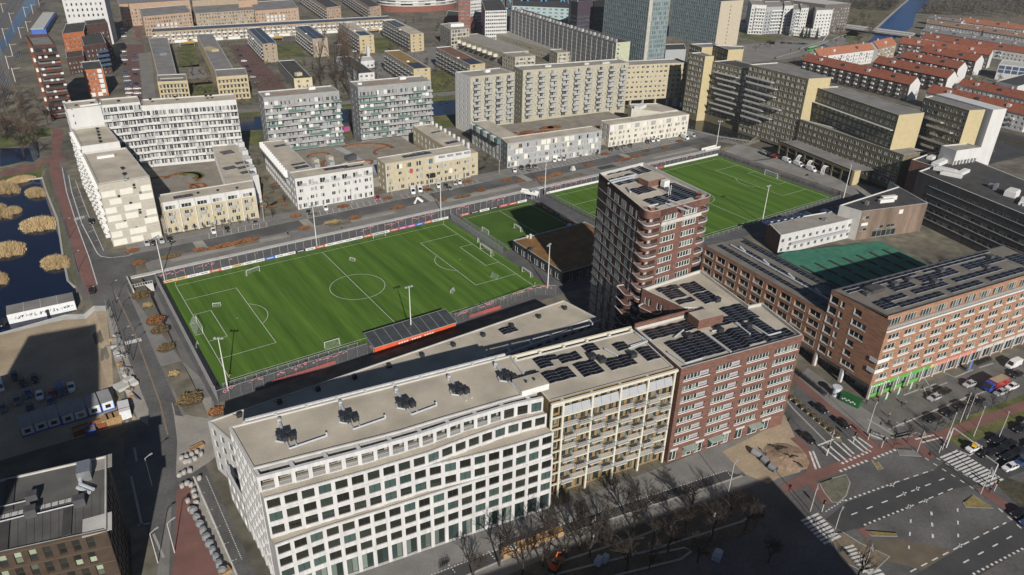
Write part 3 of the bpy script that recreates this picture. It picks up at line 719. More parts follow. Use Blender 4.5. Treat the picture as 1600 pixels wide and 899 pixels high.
# terraces between the setbacks, penthouse wall behind the open frame, roof
def strip(Ya, Yb, z, m, name):
 mb = MB()
 for x0, x1 in zip(XS, XS[1:]): mb.poly([(x0, ypl(Ya, x0), z), (x1, ypl(Ya, x1), z), (x1, ypl(Yb, x1)+.02, z), (x0, ypl(Yb, x0)+.02, z)])
 mb.build(name, m, wb)
up = lambda Y, d: [(x, y+d) for x, y in Y]
strip(up(Y2, -.0), up(YR, 1), LV[6]-.06, GRAVEL, 'terrace'); strip(Y3, up(Y2, 1), LV[5]-.06, GRAVEL, 'terrace'); strip(Y5, up(Y3, 1), LV[3]-.06, GRAVEL, 'terrace')
for Y, z in ((Y5, LV[3]), (Y3, LV[5]), (Y2, LV[6])):
 mb = MB()
 for x0, x1 in zip(XS, XS[1:]): Fac((x0, ypl(Y, x0)), (x1, ypl(Y, x1)), z).block(mb, 0, 2.97, -.12, .16, -.3, .03)
 mb.build('terrace_edge', WHITE, wb)
mb = MB()
for x0, x1 in zip(XS, XS[1:]):
 F = Fac((x0, ypl(YR, x0)), (x1, ypl(YR, x1)), LV[6]); hl = [(.4, F.L-.4, .1, 2.3)]
 wall_holes(mb, F, 0, 3.1, hl, .1); window(wb, F, .4, .1, F.L-.8, 2.2, 2, 1, PARK, GLASSG, .08, .1, name='terrace_door')
mb.build('penthouse_wall', MGREY, wb)
for i in range(0, NB+1, 2):
 x = XS[i]; mb = MB(); mb.bar((x+.3, ypl(YR, x)+.1, 26.75), (x+.3, ypl(Y1, x)+.05, 26.75), .7, .32); mb.build('pergola_beam', WHITE, wb)
mb = MB()
for x0, x1 in zip(XS, XS[1:]): Fac((x0, ypl(Y1, x0)), (x1, ypl(Y1, x1)), 26.45).block(mb, -.02, 2.98, 0, .52, -.55, .06)
mb.build('top_beam', WHITE, wb)
NE_, NW_ = (47.6, -64.6), (-11.8, -56.6)
RP = [(x, ypl(YR, x)) for x in XS]+[NE_, NW_]
mb = MB(); mb.poly([(x, y, 26.8) for x, y in RP]); mb.build('roof', GRAVEL, wb)
mb = MB(); I = inset(RP, .35)
for i in range(len(RP)):
 j = (i+1) % len(RP)
 for a, b, za, zb in ((RP[i], RP[j], 26.6, 27.15),): mb.poly([a+(za,), b+(za,), b+(zb,), a+(zb,)])
 mb.poly([RP[i]+(27.15,), RP[j]+(27.15,), I[j]+(27.15,), I[i]+(27.15,)]); mb.poly([I[i]+(27.15,), I[j]+(27.15,), I[j]+(26.8,), I[i]+(26.8,)])
mb.build('parapet', LGREY, wb)
# north side of the main block: white frame in front of the roof edge
FN = Fac(NE_, NW_, 0); hl = grid(FN.L, 19, 1.9, .6, [LV[k]+.7 for k in range(7)], 1.9)
mb = MB(); wall_holes(mb, FN, 0, 26.6, hl, .3); mb.build('wall', WHITE, wb)
q = MB(); flat_windows(q, FN, hl, 2, 1, .3); tag(q.build('windows', [PARK, WPANE], wb), kind='stuff')
mb = MB(); FN.block(mb, 1, FN.L-3, 26.3, 27.3, .5, 1.0)
for k in range(10): FN.block(mb, 3+k*6, 3.5+k*6, 26.5, 27.25, 0, .55)
mb.build('roof_frame', WHITE, wb)
# west face: deep white grid seen along its length
FW = Fac(NW_, (-11.6, -73.0), 0); hl = grid(FW.L, 6, 1.7, .2, [LV[k]+.55 for k in range(7)], 2.1)+grid(FW.L, 6, 1.7, .2, [.4], 4)
mb = MB(); wall_holes(mb, FW, 0, 27.1, hl, .5); mb.build('wall', WHITE, wb)
for h in hl: window(wb, FW, h[0], h[2], 1.7, h[3]-h[2], 1, 1, PARK, WPANE, .08, .5)
for zz, zl, Y in ((23.6, 20.5, Y2), (20.5, 14.3, Y3), (14.3, 0, Y5)):
 F = Fac((-11.6, -73.0), (-11.6, ypl(Y, -11.6)), 0); mb = MB(); F.quad(mb, 0, F.L, zl, zz); mb.build('wall', WHITE, wb)
for k in range(8): mb = MB(); FW.block(mb, 0, FW.L, 4.8+k*3.1, 5.25+k*3.1, 0, .18); mb.build('relief_band', WHITE, wb)
for j in range(7): mb = MB(); FW.block(mb, j*2.62, j*2.62+.5, 0, 26.9, 0, .12); mb.build('relief_pier', WHITE, wb)
# roof plant: heat pump clusters with silver ducts
HPB = M('heat_pump_black', (.03, .032, .038), .5, .2, 2)
DUCT = M('silver_duct', (.55, .57, .6), .35, .12, 3, metal=.3)
def plant_cluster(u, v, ang, long_):
 x, y = W(u, v, 26.8); t = thing('heat_pump_cluster', None, 'heat pump', (x, y, 26.8)); PINV[t.name] = Matrix(); t.rotation_euler = (0, 0, ang)
 for i, (dx, dy) in enumerate(((-1.0, .6), (.35, .7), (-.4, -.9), (1.1, -1.0))):
  mb = MB(); mb.box(dx-.6, dy-.6, .25, dx+.6, dy+.6, 1.25, 0); mb.box(dx-.64, dy-.64, 1.25, dx+.64, dy+.64, 1.33, 0); mb.tube((dx, dy, 1.33), (dx, dy, 1.42), .42, 10, 0); mb.build('heat_pump', HPB, t)
 mb = MB(); mb.path([(-.2, 5.2, .5), (-.2, 1.6, .5)], .26, 8); mb.path([(-.2, 5.2, 0), (-.2, 5.2, 1.0)], .38, 8); mb.build('duct', DUCT, t)
 mb = MB(); mb.path([(-1.7, .8, .45), (-1.9, -.6, .45), (-.7, -1.6, .45)], .2, 7); mb.path([(-.2, -1.6, .4), (-.1, -3.7, .4)], .18, 7); mb.path([(1.2, -1.7, .4), (1.3, -3.4, .4)], .18, 7); mb.build('duct', DUCT, t)
 if long_: mb = MB(); mb.path([(-.1, -3.7, .4), (long_, -3.0, .4), (long_, -2.6, .9)], .2, 7); mb.build('duct', DUCT, t)
 mb = MB(); mb.box(-.5, -.15, .1, .1, .4, 1.0); mb.build('control_box', WMETAL, t)
 return t
for (u, v, lg, lab) in ((447, 685, 7, 'leftmost black heat pump cluster with silver ducts on the white building roof'), (545, 656, 6.5, 'heat pump cluster second from the left on the white building roof'), (634, 634, 5.5, 'heat pump cluster in the middle of the white building roof'), (718, 613, 0, 'heat pump cluster second from the right on the white building roof'), (792, 592, 3, 'rightmost heat pump cluster on the white building roof by the concrete hut')):
 plant_cluster(u, v, -.13, lg)['label'] = lab
hut = thing('roof_hut', 'low white roof hut with gravel top near the right end of the white building roof', 'hut', W(828, 605, 26.8)+(26.8,), -.12)
PINV[hut.name] = Matrix(); mb = MB(); mb.box(-3.2, -2.4, 0, 3.2, 2.0, 1.5); mb.build('wall', WMETAL, hut); mb = MB(); mb.poly([(-3.3, -2.5, 1.52), (3.3, -2.5, 1.52), (3.3, 2.1, 1.52), (-3.3, 2.1, 1.52)]); mb.build('roof', GRAVEL, hut)
for dx in (-1, .9): mb = MB(); mb.box(dx-.2, -.2, 1.52, dx+.2, .2, 2.0); mb.build('roof_vent', HPB, hut)
# ---------------------------------------------------------------- rear wing
RW = [(-9.6, -45.2), (90.6, -44.6), (88.8, -32.0), (-12.3, -34.4)]
rw_ = thing('apartment_building', 'long low white rear wing with beige gravel roof between the pitch and the white building', 'building', (40, -39, 0))
SH = lambda F: grid(F.L, 34, 1.7, .6, [.9, 4.2, 7.5, 10.6], 2.1)
block('', '', '', RW, 0, 13.6, WHITE, GRAVEL, {0: dict(holes=SH, depth=.3, stuff=True, fm=PARK, gm=WPANE), 1: dict(holes=lambda F: grid(F.L, 4, 1.7, .5, [.9, 4.2, 7.5, 10.6], 2.1), fm=PARK, gm=WPANE, depth=.3),
 2: dict(holes=SH, depth=.3, stuff=True, fm=PARK, gm=WPANE), 3: dict(holes=lambda F: grid(F.L, 3, 1.7, .4, [.9, 4.2, 7.5, 10.6], 2.1), fm=PARK, gm=WPANE, depth=.4)}, ph=.25, root=rw_)
F = Fac(RW[0], RW[1], 0); mb = MB(); F.block(mb, 0, F.L, 13.2, 13.95, 1.7, 2.3); mb.build('top_beam', WHITE, rw_)
for k in range(15): mb = MB(); F.block(mb, k*6.9+.6, k*6.9+1.2, 13.3, 13.9, 0, 1.75); mb.build('pergola_beam', WHITE, rw_)
mb = MB(); F.block(mb, 0, F.L, 10.2, 10.5, 0, 2.2); F.block(mb, 0, F.L, 10.5, 11.2, 2.1, 2.2); mb.build('terrace', WHITE, rw_)
for k in range(11):
 x = -6+k*9.2; y = -36.2; mb = MB(); mb.obox((x, y), 1.0, .9, 13.6, 14.6, 0); mb.bar((x-1.0, y+1.5, 13.8), (x-.2, y, 13.8), .08, .08); mb.build('roof_vent', HPB, rw_)
for i in range(2):
 x, y = W(786+i*7, 517-i*1.5, 13.6); solar(rw_, (x-1, y-2.0), -.03, 2, 3, z=13.6)
mb = MB(); FX = Fac((-12.3, -45.4), (-12.0, -57.5), 0); wall_holes(mb, FX, 0, 8, grid(FX.L, 4, 1.6, .3, [.3, 4.6], 2.4), .5); wall_holes(mb, Fac((-11.7, -57.5), (-11.9, -45.4), 0), 0, 8, [], .1); FX.block(mb, 0, FX.L, 7.9, 8.1, -.5, 0); mb.build('gateway_wall', WHITE, rw_)
# ---------------------------------------------------------------- cream building
CP = [(45.4, -82.1), (76.4, -86.9), (79.6, -70.3), (47.6, -65.6)]
cb = thing('apartment_building', 'cream framed apartment building with staggered grey balconies between white and brick buildings', 'building', (62, -77, 0))
OCH = M('ochre_cladding', (.23, .155, .075), .8, .12, .6)
def ch(F):
 out = []
 for k in range(8):
  z = .5 if k == 0 else 4.3+3.05*(k-1)+.1
  for b in range(4):
   s = 2.9+b*7.05
   for o, w in ((.9, 1.0), (2.6, 1.5), (5.0, 1.1)): out.append((s+o, s+o+w, z, z+(3.2 if k == 0 else 2.25)))
  out.append((.5, 2.3, z, z+(3.2 if k == 0 else 2.2)))
 return out
block('', '', '', CP, 0, 26.0, OCH, GRAVEL, {0: dict(holes=ch, fm=PARK, gm=GLASSG, nx=2, depth=.15), 2: dict(holes=lambda F: grid(F.L, 12, 1.6, .5, [4.6+3.05*k for k in range(7)], 2), stuff=True, fm=PARK)}, ph=.3, root=cb)
F = Fac(CP[0], CP[1], 0); FD = 1.3; RAILG = M('light_rail', (.5, .5, .48), .5, .05, 2)
for s in [0, 2.7]+[2.7+7.05*(b+1) for b in range(4)]:
 mb = MB(); F.block(mb, s-.2, s+.25, 0, 26.4, FD-.35, FD+.1); mb.build('frame_column', CREAMF, cb)
for k in range(9):
 z = 26.05 if k == 8 else 4.3+3.05*k-.25 if k else 3.9
 if k == 8:
  mb = MB(); F.block(mb, -.2, F.L+.2, 25.8, 26.42, FD-.4, FD+.12); mb.build('frame_beam', CREAMF, cb); continue
 mb = MB(); F.block(mb, 0, 2.7, z, z+.25, FD-.3, FD+.08); mb.build('frame_beam', CREAMF, cb)
for b in range(4):
 s = 2.9+b*7.05
 for k in range(8):
  z = 4.3+3.05*k-.25
  if k < 7:
   mb = MB(); F.block(mb, s-.1, s+6.9, z, z+.22, 0, FD); mb.build('floor_slab', LGREY, cb)
   if (k+b) % 2 == 0: mb = MB(); F.block(mb, s, s+6.75, z-.05, z+.27, FD-.25, FD+.08); mb.build('frame_beam', CREAMF, cb)
   if k < 6:
    left = (k+b) % 2 == 0
    balcony(cb, F, s+(.2 if left else 3.7), z+.22, 2.9, FD+.7, 1.05, 'bars', LGREY, RAILG)
    q = MB(); a = s+(3.3 if left else .1); F.block(q, a, a+3.3, z+1.2, z+1.27, FD-.1, FD-.02); F.block(q, a, a+3.3, z+.7, z+.74, FD-.09, FD-.04)
    for j in range(8): F.block(q, a+j*.47, a+j*.47+.04, z+.22, z+1.2, FD-.09, FD-.04)
    q.build('railing', RAILG, cb)
 q = MB(); zz = 4.3+3.05*6
 for j in range(3): q.poly([F.pt(s+.1+j*2.25, zz-.1, FD-.05), F.pt(s+2.3+j*2.25, zz-.1, FD-.05), F.pt(s+2.3+j*2.25, zz+1.75, FD-.75), F.pt(s+.1+j*2.25, zz+1.75, FD-.75)])
 q.build('screen', GMETAL, cb)
 mb = MB(); mb.bar(F.pt(s-.1, 26.1, .1), F.pt(s-.1, 26.1, FD), .6, .4); mb.build('pergola_beam', CREAMF, cb)
F2 = Fac(CP[2], CP[3], 0); mb = MB(); F2.block(mb, 0, F2.L, 26.0, 26.7, .9, 1.35)
for k in range(6): F2.block(mb, k*6.2+.3, k*6.2+.9, 26.05, 26.6, 0, 1)
mb.build('roof_frame', CREAMF, cb)
A0 = math.atan2(-4.8, 31)
def arr(root, z, L, ox, oy, sc, ang=None):
 """arrays surveyed by three corners: nearest, right-hand, far left"""
 for (a, b, c, d, e, f) in L:
  o, p, q = (Vector(W(ox+i/sc, oy+j/sc, z)) for i, j in ((a, b), (c, d), (e, f)))
  solar(root, (o.x, o.y), A0 if ang is None else ang, max(1, math.ceil((p-o).length/1.75)), max(1, math.ceil((q-o).length/1.1)), z=z)
arr(cb, 26, [(480, 375, 755, 310, 405, 290), (820, 310, 990, 265, 715, 195), (1085, 245, 1340, 180, 1060, 160), (1430, 155, 1590, 105, 1310, 40), (400, 230, 470, 210, 325, 150), (450, 165, 525, 150, 415, 120), (610, 180, 795, 135, 555, 110), (1150, 60, 1250, 35, 1075, 5), (850, 75, 960, 45, 770, 35)], 780, 540, 6.154)
boxes(cb, [W(u, v, 26)+(26, 1.6, 1.6, 1.1, A0) for u, v in ((925, 560), (940, 565), (988, 557), (838, 590))], HPB, 'heat_pump')
for pts in ([(806, 583), (838, 600), (848, 610)], [(812, 580), (843, 596)], [(993, 520), (1012, 533), (982, 545)], [(998, 518), (1017, 531), (985, 541)], [(945, 545), (965, 556)]):
 mb = MB(); mb.path([W(u, v, 26.4)+(26.4,) for u, v in pts], .22, 7); mb.build('duct', DUCT, cb)
# ---------------------------------------------------------------- red brick block with north wing
BP = [(76.6, -88.9), (111.9, -94.3), (116.5, -78.4), (112.4, -77.6), (117.2, -56.6), (95.3, -56.4), (97.5, -72.4), (79.8, -70.1)]
bb = thing('apartment_building', 'red brick apartment block with ribbon windows and roof full of solar panels', 'building', (96, -80, 0))
FB = Fac(BP[0], BP[1], 0); bh = []
for k in range(7):
 for j, (a, b) in enumerate(((1.1, 8.4), (10.3, 17.4), (19.2, 25.9), (27.6, 35.0))): bh.append((a, b, 5.05+3.02*k, 6.6+3.02*k, j))
mb = MB(); gh = [(.5, 2.6, .1, 3.2), (4.3, 7.2, .1, 3.2), (7.9, 10.3, .1, 3.0), (11.8, 15.4, .1, 3.3), (16.1, 18.4, .1, 3.0), (20.2, 22.7, .1, 3.1), (24.2, 27.6, .1, 3.3), (28.6, 31.2, .1, 3.0)]
wall_holes(mb, FB, 0, 26.9, [h[:4] for h in bh]+gh, .35); mb.build('wall', BRICK, bb)
for h in bh:
 a, b = h[0], h[1]
 if h[4] < 2:
  b2 = a+(b-a)*.66; window(bb, FB, a, h[2], b2-a, 1.55, 5, 1, WMETAL, GLASSG, .12, .3, panes=True)
  mb = MB(); FB.quad(mb, b2, b, h[2], h[3], -.34, 0); FB.block(mb, b2, b, h[2]+.65, h[2]+.72, -.08, -.02); mb.build('loggia_rail', GMETAL, bb)
 else: window(bb, FB, a, h[2], b-a, 1.55, 7, 1, WMETAL, GLASSG, .12, .3, panes=True)
 mb = MB(); FB.block(mb, a-.1, h[1]+.1, h[2]-.2, h[2]-.02, 0, .12); mb.build('sill', WMETAL, bb)
for i, h in enumerate(gh):
 window(bb, FB, h[0], h[2], h[1]-h[0], h[3]-h[2], 2, 1, WMETAL, GLASSG, .14, .35, name='shop_window')
 mb = MB()
 if i in (1, 3, 6): FB.block(mb, h[0]-.3, h[1]+.3, 3.3, 3.45, 0, 1.8); mb.build('canopy', M('glass_canopy', (.3, .36, .32), .2), bb)
 else: FB.block(mb, h[0]-.1, h[1]+.1, 3.25, 3.9, 0, .15); mb.build('sign_band', LGREY, bb)
mb = MB()
for k in range(8): FB.block(mb, 0, FB.L, 4.5+3.02*k-.04, 4.5+3.02*k+.05, 0, .06)
mb.build('brick_band', M('brick_band', (.24, .11, .085), .9), bb)
for i in range(1, 8):
 F = Fac(BP[i], BP[(i+1) % 8], 0); mb = MB(); hl = []
 if i in (4,): hl = []
 if i == 5: hl = [(s, s+.85, z+.5, z+2.5) for z in [4+3.05*k for k in range(7)] for s in (1.2, 2.5, 5.2, 6.5, 9.5, 10.8, 13.2)]
 if i == 6: hl = grid(F.L, 6, 1.4, .5, [4.6+3.05*k for k in range(7)], 1.7)
 wall_holes(mb, F, 0, 26.9, hl, .2); mb.build('wall', BRICK, bb)
 for h in hl: window(bb, F, h[0], h[2], h[1]-h[0], h[3]-h[2], 1, 1, WMETAL, GLASS, .09, .2)
roof(bb, BP, 26.1, GRAVEL, .8, .35, LGREY)
arr(bb, 26.1, [(1090, 465, 1215, 430, 930, 350), (1225, 430, 1335, 405, 1085, 300), (1380, 400, 1460, 375, 1260, 300)], 800, 450, 4)
arr(bb, 26.1, [(1190, 760, 1310, 720, 1045, 650), (1340, 690, 1400, 665, 1240, 590), (1130, 600, 1285, 565, 1025, 510), (965, 635, 1090, 605, 915, 590), (530, 720, 885, 640, 490, 665), (660, 440, 765, 420, 605, 400), (580, 390, 700, 365, 560, 365), (800, 400, 885, 375, 710, 350), (900, 470, 1000, 455, 850, 410), (720, 475, 825, 455, 695, 450), (1330, 735, 1500, 700, 1290, 700)], 900, 370, 4.444)
pent = MB(); q = W(1108, 508, 26.1); pent.obox((q[0], q[1]+1.5), 7.5, 4.2, 26.1, 28.6, A0, 0, 1); pent.build('stair_house', [BRICK, GRAVEL], bb)
for pts in ([(1102, 521), (1142, 550)], [(1044, 550), (1071, 568), (1097, 560)], [(1179, 510), (1201, 524), (1220, 519)], [(1054, 527), (1068, 516)], [(1062, 480), (1094, 482)], [(1150, 505), (1172, 522)], [(1072, 487), (1090, 497)], [(1112, 518), (1126, 515)]):
 mb = MB(); mb.path([W(u, v, 26.5)+(26.5,) for u, v in pts], .22, 7); mb.build('duct', DUCT, bb)
boxes(bb, [W(u, v, 26.1)+(26.1, 1.5, 1.4, 1.2, A0) for u, v in ((1124, 519), (1168, 512), (1120, 471), (1075, 528), (1112, 505))], HPB, 'heat_pump')
mb = MB(); Fi = Fac(BP[6], BP[7], 0); Fi.block(mb, 0, Fi.L, 26.9, 28.0, -.4, .0); mb.build('screen_wall', BRICK, bb)
# ---------------------------------------------------------------- brick tower
TP = [(94.6, -55.9), (118.4, -56.1), (121.6, -25.4), (103.7, -26.2)]
tw = thing('apartment_tower', 'tall red brick apartment tower with rounded white corner balconies beside the pitches', 'tower', (109, -41, 0))
FS, FWt, FE = Fac(TP[0], TP[1], 0), Fac(TP[3], TP[0], 0), Fac(TP[1], TP[2], 0); LW = FWt.L; RC = 4.6; RD = 2.3
def xy(p): return (p[0], p[1])
def isect(p, d, q, e):
 k = d.x*e.y-d.y*e.x; t = ((q[0]-p[0])*e.y-(q[1]-p[1])*e.x)/k; return (p[0]+d.x*t, p[1]+d.y*t)
sw_in = isect(FWt.pt(0, 0, -RD), FWt.u, FS.pt(0, 0, -RD), FS.u); se_in = isect(FE.pt(0, 0, -RD), FE.u, FS.pt(0, 0, -RD), FS.u)
CORE = [xy(FWt.pt(LW-RC, 0, -RD)), sw_in, xy(FS.pt(RC, 0, -RD)), xy(FS.pt(RC, 0)), xy(FS.pt(FS.L-RC, 0)), xy(FS.pt(FS.L-RC, 0, -RD)), se_in, xy(FE.pt(RC, 0, -RD)), xy(FE.pt(RC, 0)), TP[2], TP[3], xy(FWt.pt(LW-RC, 0))]
ZT = 47.2; FL = [ZT-3.05*k for k in range(1, 16)]
for i in range(len(CORE)):
 F = Fac(CORE[i], CORE[(i+1) % len(CORE)], 0); hl = []; nx = 1
 lo = [z for z in FL if z > 1]
 if i == 3: hl = [(a, b, z+.55, z+2.3) for z in lo if z > 25 for a, b in ((1.0, 6.2), (8.4, 13.6))]; nx = 5
 elif i == 10: hl = [(s, s+.72, z+.35, z+2.45) for z in lo for s in ((1.0, 2.1, 3.2, 4.3) if z < 37 else ())+((6.6, 7.7, 8.8, 11.2, 12.3) if int(z*3) % 2 else (6.6, 7.7, 11.2, 12.3, 13.4))+(15.8, 16.9, 18.0, 21.0, 22.1, 24.6)]
 elif i in (1, 5, 6, 0): hl = [(.3, F.L-.2, z+.1, z+2.4) for z in lo if F.L > 1]; nx = 3
 mb = MB(); wall_holes(mb, F, 0, 48.2, hl, .22); mb.build('wall', BRICK, tw)
 for h in hl: window(tw, F, h[0], h[2], h[1]-h[0], h[3]-h[2], nx, 1, WMETAL, GLASSG if i == 3 else GLASSW, .17 if i in (3, 10) else .11, .22 if i != 10 else .06, panes=(i == 3))
 if i == 10:
  mb = MB()
  for z in FL: F.block(mb, 0, F.L, z-.06, z+.06, 0, .09)
  mb.build('ledge', LGREY, tw)
  q = MB()
  for z in [z for z in FL if z > 37]: F.block(q, .1, 5, z+.9, z+2.7, -.02, .015)
  q.build('loggia_opening', BLACK, tw)
def corner_arc(Fa, La, Fb, sgn, r, n=7):
 """outline of a rounded corner balcony from a point La before the corner on face Fa to La after it on face Fb"""
 c = Vector(Fb.pt(0, 0)[:2]); a = c-Vector(Fa.u[:2])*r; b = c+Vector(Fb.u[:2])*r; out = [tuple(c-Vector(Fa.u[:2])*La)]
 for i in range(n+1):
  t = i/n; out.append(tuple(a*(1-t)**2+c*2*t*(1-t)+b*t*t))
 out.append(tuple(c+Vector(Fb.u[:2])*La)); return out
ARCS = [(corner_arc(FWt, RC, FS, 1, 2.4), sw_in), (corner_arc(FS, RC, FE, 1, 2.4), se_in)]
for z in [z for z in FL if z > 9]:
 for arc, inn in ARCS:
  if z < 26 and inn is se_in: continue
  o = MB(); P = arc+[inn]; o.poly([p+(z+.02,) for p in P]); o.poly([p+(z-.28,) for p in reversed(P)])
  for p, q in zip(arc, arc[1:]): o.poly([p+(z-.75,), q+(z-.75,), q+(z+.3,), p+(z+.3,)])
  b = o.build('balcony', BRICK, tw)
  o = MB(); out = ribbon_pts(arc, .3)
  for i in range(len(arc)-1):
   l0, l1, r0, r1 = out[0][i], out[0][i+1], out[1][i], out[1][i+1]
   o.poly([l0+(z+.44,), r0+(z+.44,), r1+(z+.44,), l1+(z+.44,)]); o.poly([r0+(z+.2,), r1+(z+.2,), r1+(z+.44,), r0+(z+.44,)]); o.poly([l1+(z+.2,), l0+(z+.2,), l0+(z+.44,), l1+(z+.44,)])
  sub('coping', o.mesh('coping', LGREY), b)
  o = MB()
  for p, q in zip(arc, arc[1:]): o.bar(p+(z+1.1,), q+(z+1.1,), .05, .05); o.bar(p+(z+.44,), p+(z+1.1,), .03, .03); o.bar(p+(z+.78,), q+(z+.78,), .03, .03)
  sub('railing', o.mesh('railing', GMETAL), b)
mb = MB(); z = FL[0]; FS.block(mb, RC, FS.L-RC, z-.2, z+.1, 0, .7); FS.block(mb, RC, FS.L-RC, z+.1, z+.8, .6, .7); mb.build('top_balcony', LGREY, tw)
top = ARCS[0][0]+ARCS[1][0]+[TP[2], TP[3]]
o = MB()
for p, q in zip(top, top[1:]+top[:1]): o.poly([p+(46.3,), q+(46.3,), q+(48.3,), p+(48.3,)])
o.build('brick_crown', BRICK, tw)
o = MB(); o.poly([p+(46.32,) for p in reversed(top)]); o.build('soffit', LGREY, tw)
roof(tw, top, ZT+.2, GRAVEL, .98, .3, LGREY)
TA = math.atan2(-.2, 23.8)
arr(tw, ZT+.2, [(235, 175, 340, 160, 205, 145), (340, 225, 445, 215, 310, 195), (435, 290, 610, 255, 405, 255), (590, 250, 680, 225, 515, 180), (285, 130, 330, 120, 270, 120), (175, 120, 290, 100, 165, 110), (340, 115, 400, 95, 320, 85)], 900, 240, 3.458, TA)
o = MB(); x, y = W(1018, 288, ZT); o.obox((x, y), 6.5, 4.0, ZT+.2, 49.2, TA, 0, 1); o.build('stair_house', [BRICK, GRAVEL], tw)
x, y = W(1028, 289, ZT); o = MB(); o.obox((x, y-2.6), 2.0, 1.5, ZT+.2, 49.4, TA); o.build('air_unit', WMETAL, tw)
for pts in ([(950, 287), (992, 277)], [(952, 283), (994, 273)], [(980, 293), (985, 300)], [(1003, 325), (1028, 319)], [(1040, 318), (1075, 330)], [(1045, 313), (1082, 326)]):
 mb = MB(); mb.path([W(u, v, ZT+.6)+(ZT+.6,) for u, v in pts], .25, 7); mb.build('duct', DUCT, tw)
o = MB(); x, y = W(1044, 308, ZT); [o.tube((x+dx, y+dy, ZT), (x+dx, y+dy, 50.3), .08, 6) for dx, dy in ((0, 0), (1, .3), (.4, 1.1))]; o.build('antenna', WMETAL, tw)
# rounded stacked balconies on the court side of tower and wing
FWW = Fac(BP[5], BP[6], 0)
def court_balcony(F, s, z, w=6.2, d=2.3, root=bb):
 A = [xy(F.pt(s, 0)), xy(F.pt(s, 0, d-1))]
 for i in range(5): t = PI/2*i/4; A.append(xy(F.pt(s+1-math.cos(t), 0, d-1+math.sin(t))))
 for i in range(5): t = PI/2*i/4; A.append(xy(F.pt(s+w-1+math.sin(t), 0, d-1+math.cos(t))))
 A.append(xy(F.pt(s+w, 0)))
 o = MB(); o.poly([p+(z,) for p in A]); o.poly([p+(z-.3,) for p in reversed(A)])
 for p, q in zip(A, A[1:]): o.poly([q+(z-.7,), p+(z-.7,), p+(z+.55,), q+(z+.55,)]); o.poly([p+(z-.7,), q+(z-.7,), q+(z+.55,), p+(z+.55,)])
 b = o.build('balcony', BRICK, root); o = MB(); l, r = ribbon_pts(A, .35)
 for i in range(len(A)-1): o.poly([l[i]+(z+.6,), r[i]+(z+.6,), r[i+1]+(z+.6,), l[i+1]+(z+.6,)]); o.poly([l[i]+(z+.4,), l[i+1]+(z+.4,), l[i+1]+(z+.6,), l[i]+(z+.6,)])
 sub('coping', o.mesh('coping', LGREY), b)
for k in range(6): court_balcony(FWt, 22.2, 23.0-3.05*k, root=tw)
for k in range(5): court_balcony(FWW, .8, 22.2-3.05*k)
for k in range(3): court_balcony(FWW, 9.0, 21.4-3.05*k)
# ================================================================ orange brick block, school, office
OP = [(140.4, -99.8), (214, -109.9), (216.5, -92.2), (142.3, -81.6)]
orb = thing('apartment_building', 'orange brick corner apartment block with white windows and green supermarket front', 'building', (178, -95, 0))
FO, FOW = Fac(OP[0], OP[1], 0), Fac(OP[3], OP[0], 0)
DKW = M('dark_panel', (.03, .03, .032), .5)
oh = []
for k in range(6):
 z = 5.75+3.15*k
 for j in range(11):
  if k == 5: continue
  s = 1.6+j*6.15-(.5 if k % 2 else 0); oh.append((s, s+4.2, z, z+1.7))
mb = MB(); gho = [(.6+j*5.2, 5.3+j*5.2, .15, 3.3) for j in range(14)]
wall_holes(mb, FO, 0, 21.2, oh+gho, .3); mb.build('wall', OBRICK, orb)
for h in oh:
 window(orb, FO, h[0], h[2], 4.2, 1.7, 3, 1, WMETAL, GLASSG, .15, .2, panes=True)
 mb = MB(); FO.block(mb, h[0]-.2, h[1]+.2, h[2]-.3, h[2]-.04, 0, .16); mb.build('sill', WMETAL, orb)
for i, h in enumerate(gho): window(orb, FO, h[0], h[2], 4.7, 3.15, 3, 1, WMETAL, GLASSG if i < 5 else GLASS, .14, .3, name='shop_window')
for s0, s1, m, nm in ((.2, 11, M('green_sign', (.10, .34, .07), .5), 'sign_band'), (11.1, 24.2, MATS['green_sign'], 'sign_band'), (24.3, 26.6, BC['y'], 'sign_band'), (26.9, 44, M('pink_sign', (.55, .22, .18), .5), 'sign_band'), (44.5, 72, LGREY, 'sign_band')):
 mb = MB(); FO.block(mb, s0, s1, 3.4, 4.5, 0, .14); mb.build(nm, m, orb)
mb = MB(); [FO.block(mb, .5+j*.95, 1.05+j*.95, 3.75, 4.15, .145, .16) for j in range(8)]; mb.build('lettering', WMETAL, orb)
for j in range(15):
 mb = MB(); FO.block(mb, .15+j*5.2, .55+j*5.2, 0, 4.6, 0, .35); mb.build('pilaster', WHITE, orb)
for j in range(4):
 mb = MB(); FO.block(mb, 1+j*5.2, 5+j*5.2, .3, 1.4, -.02, .05); mb.build('window_poster', MATS['green_sign'], orb)
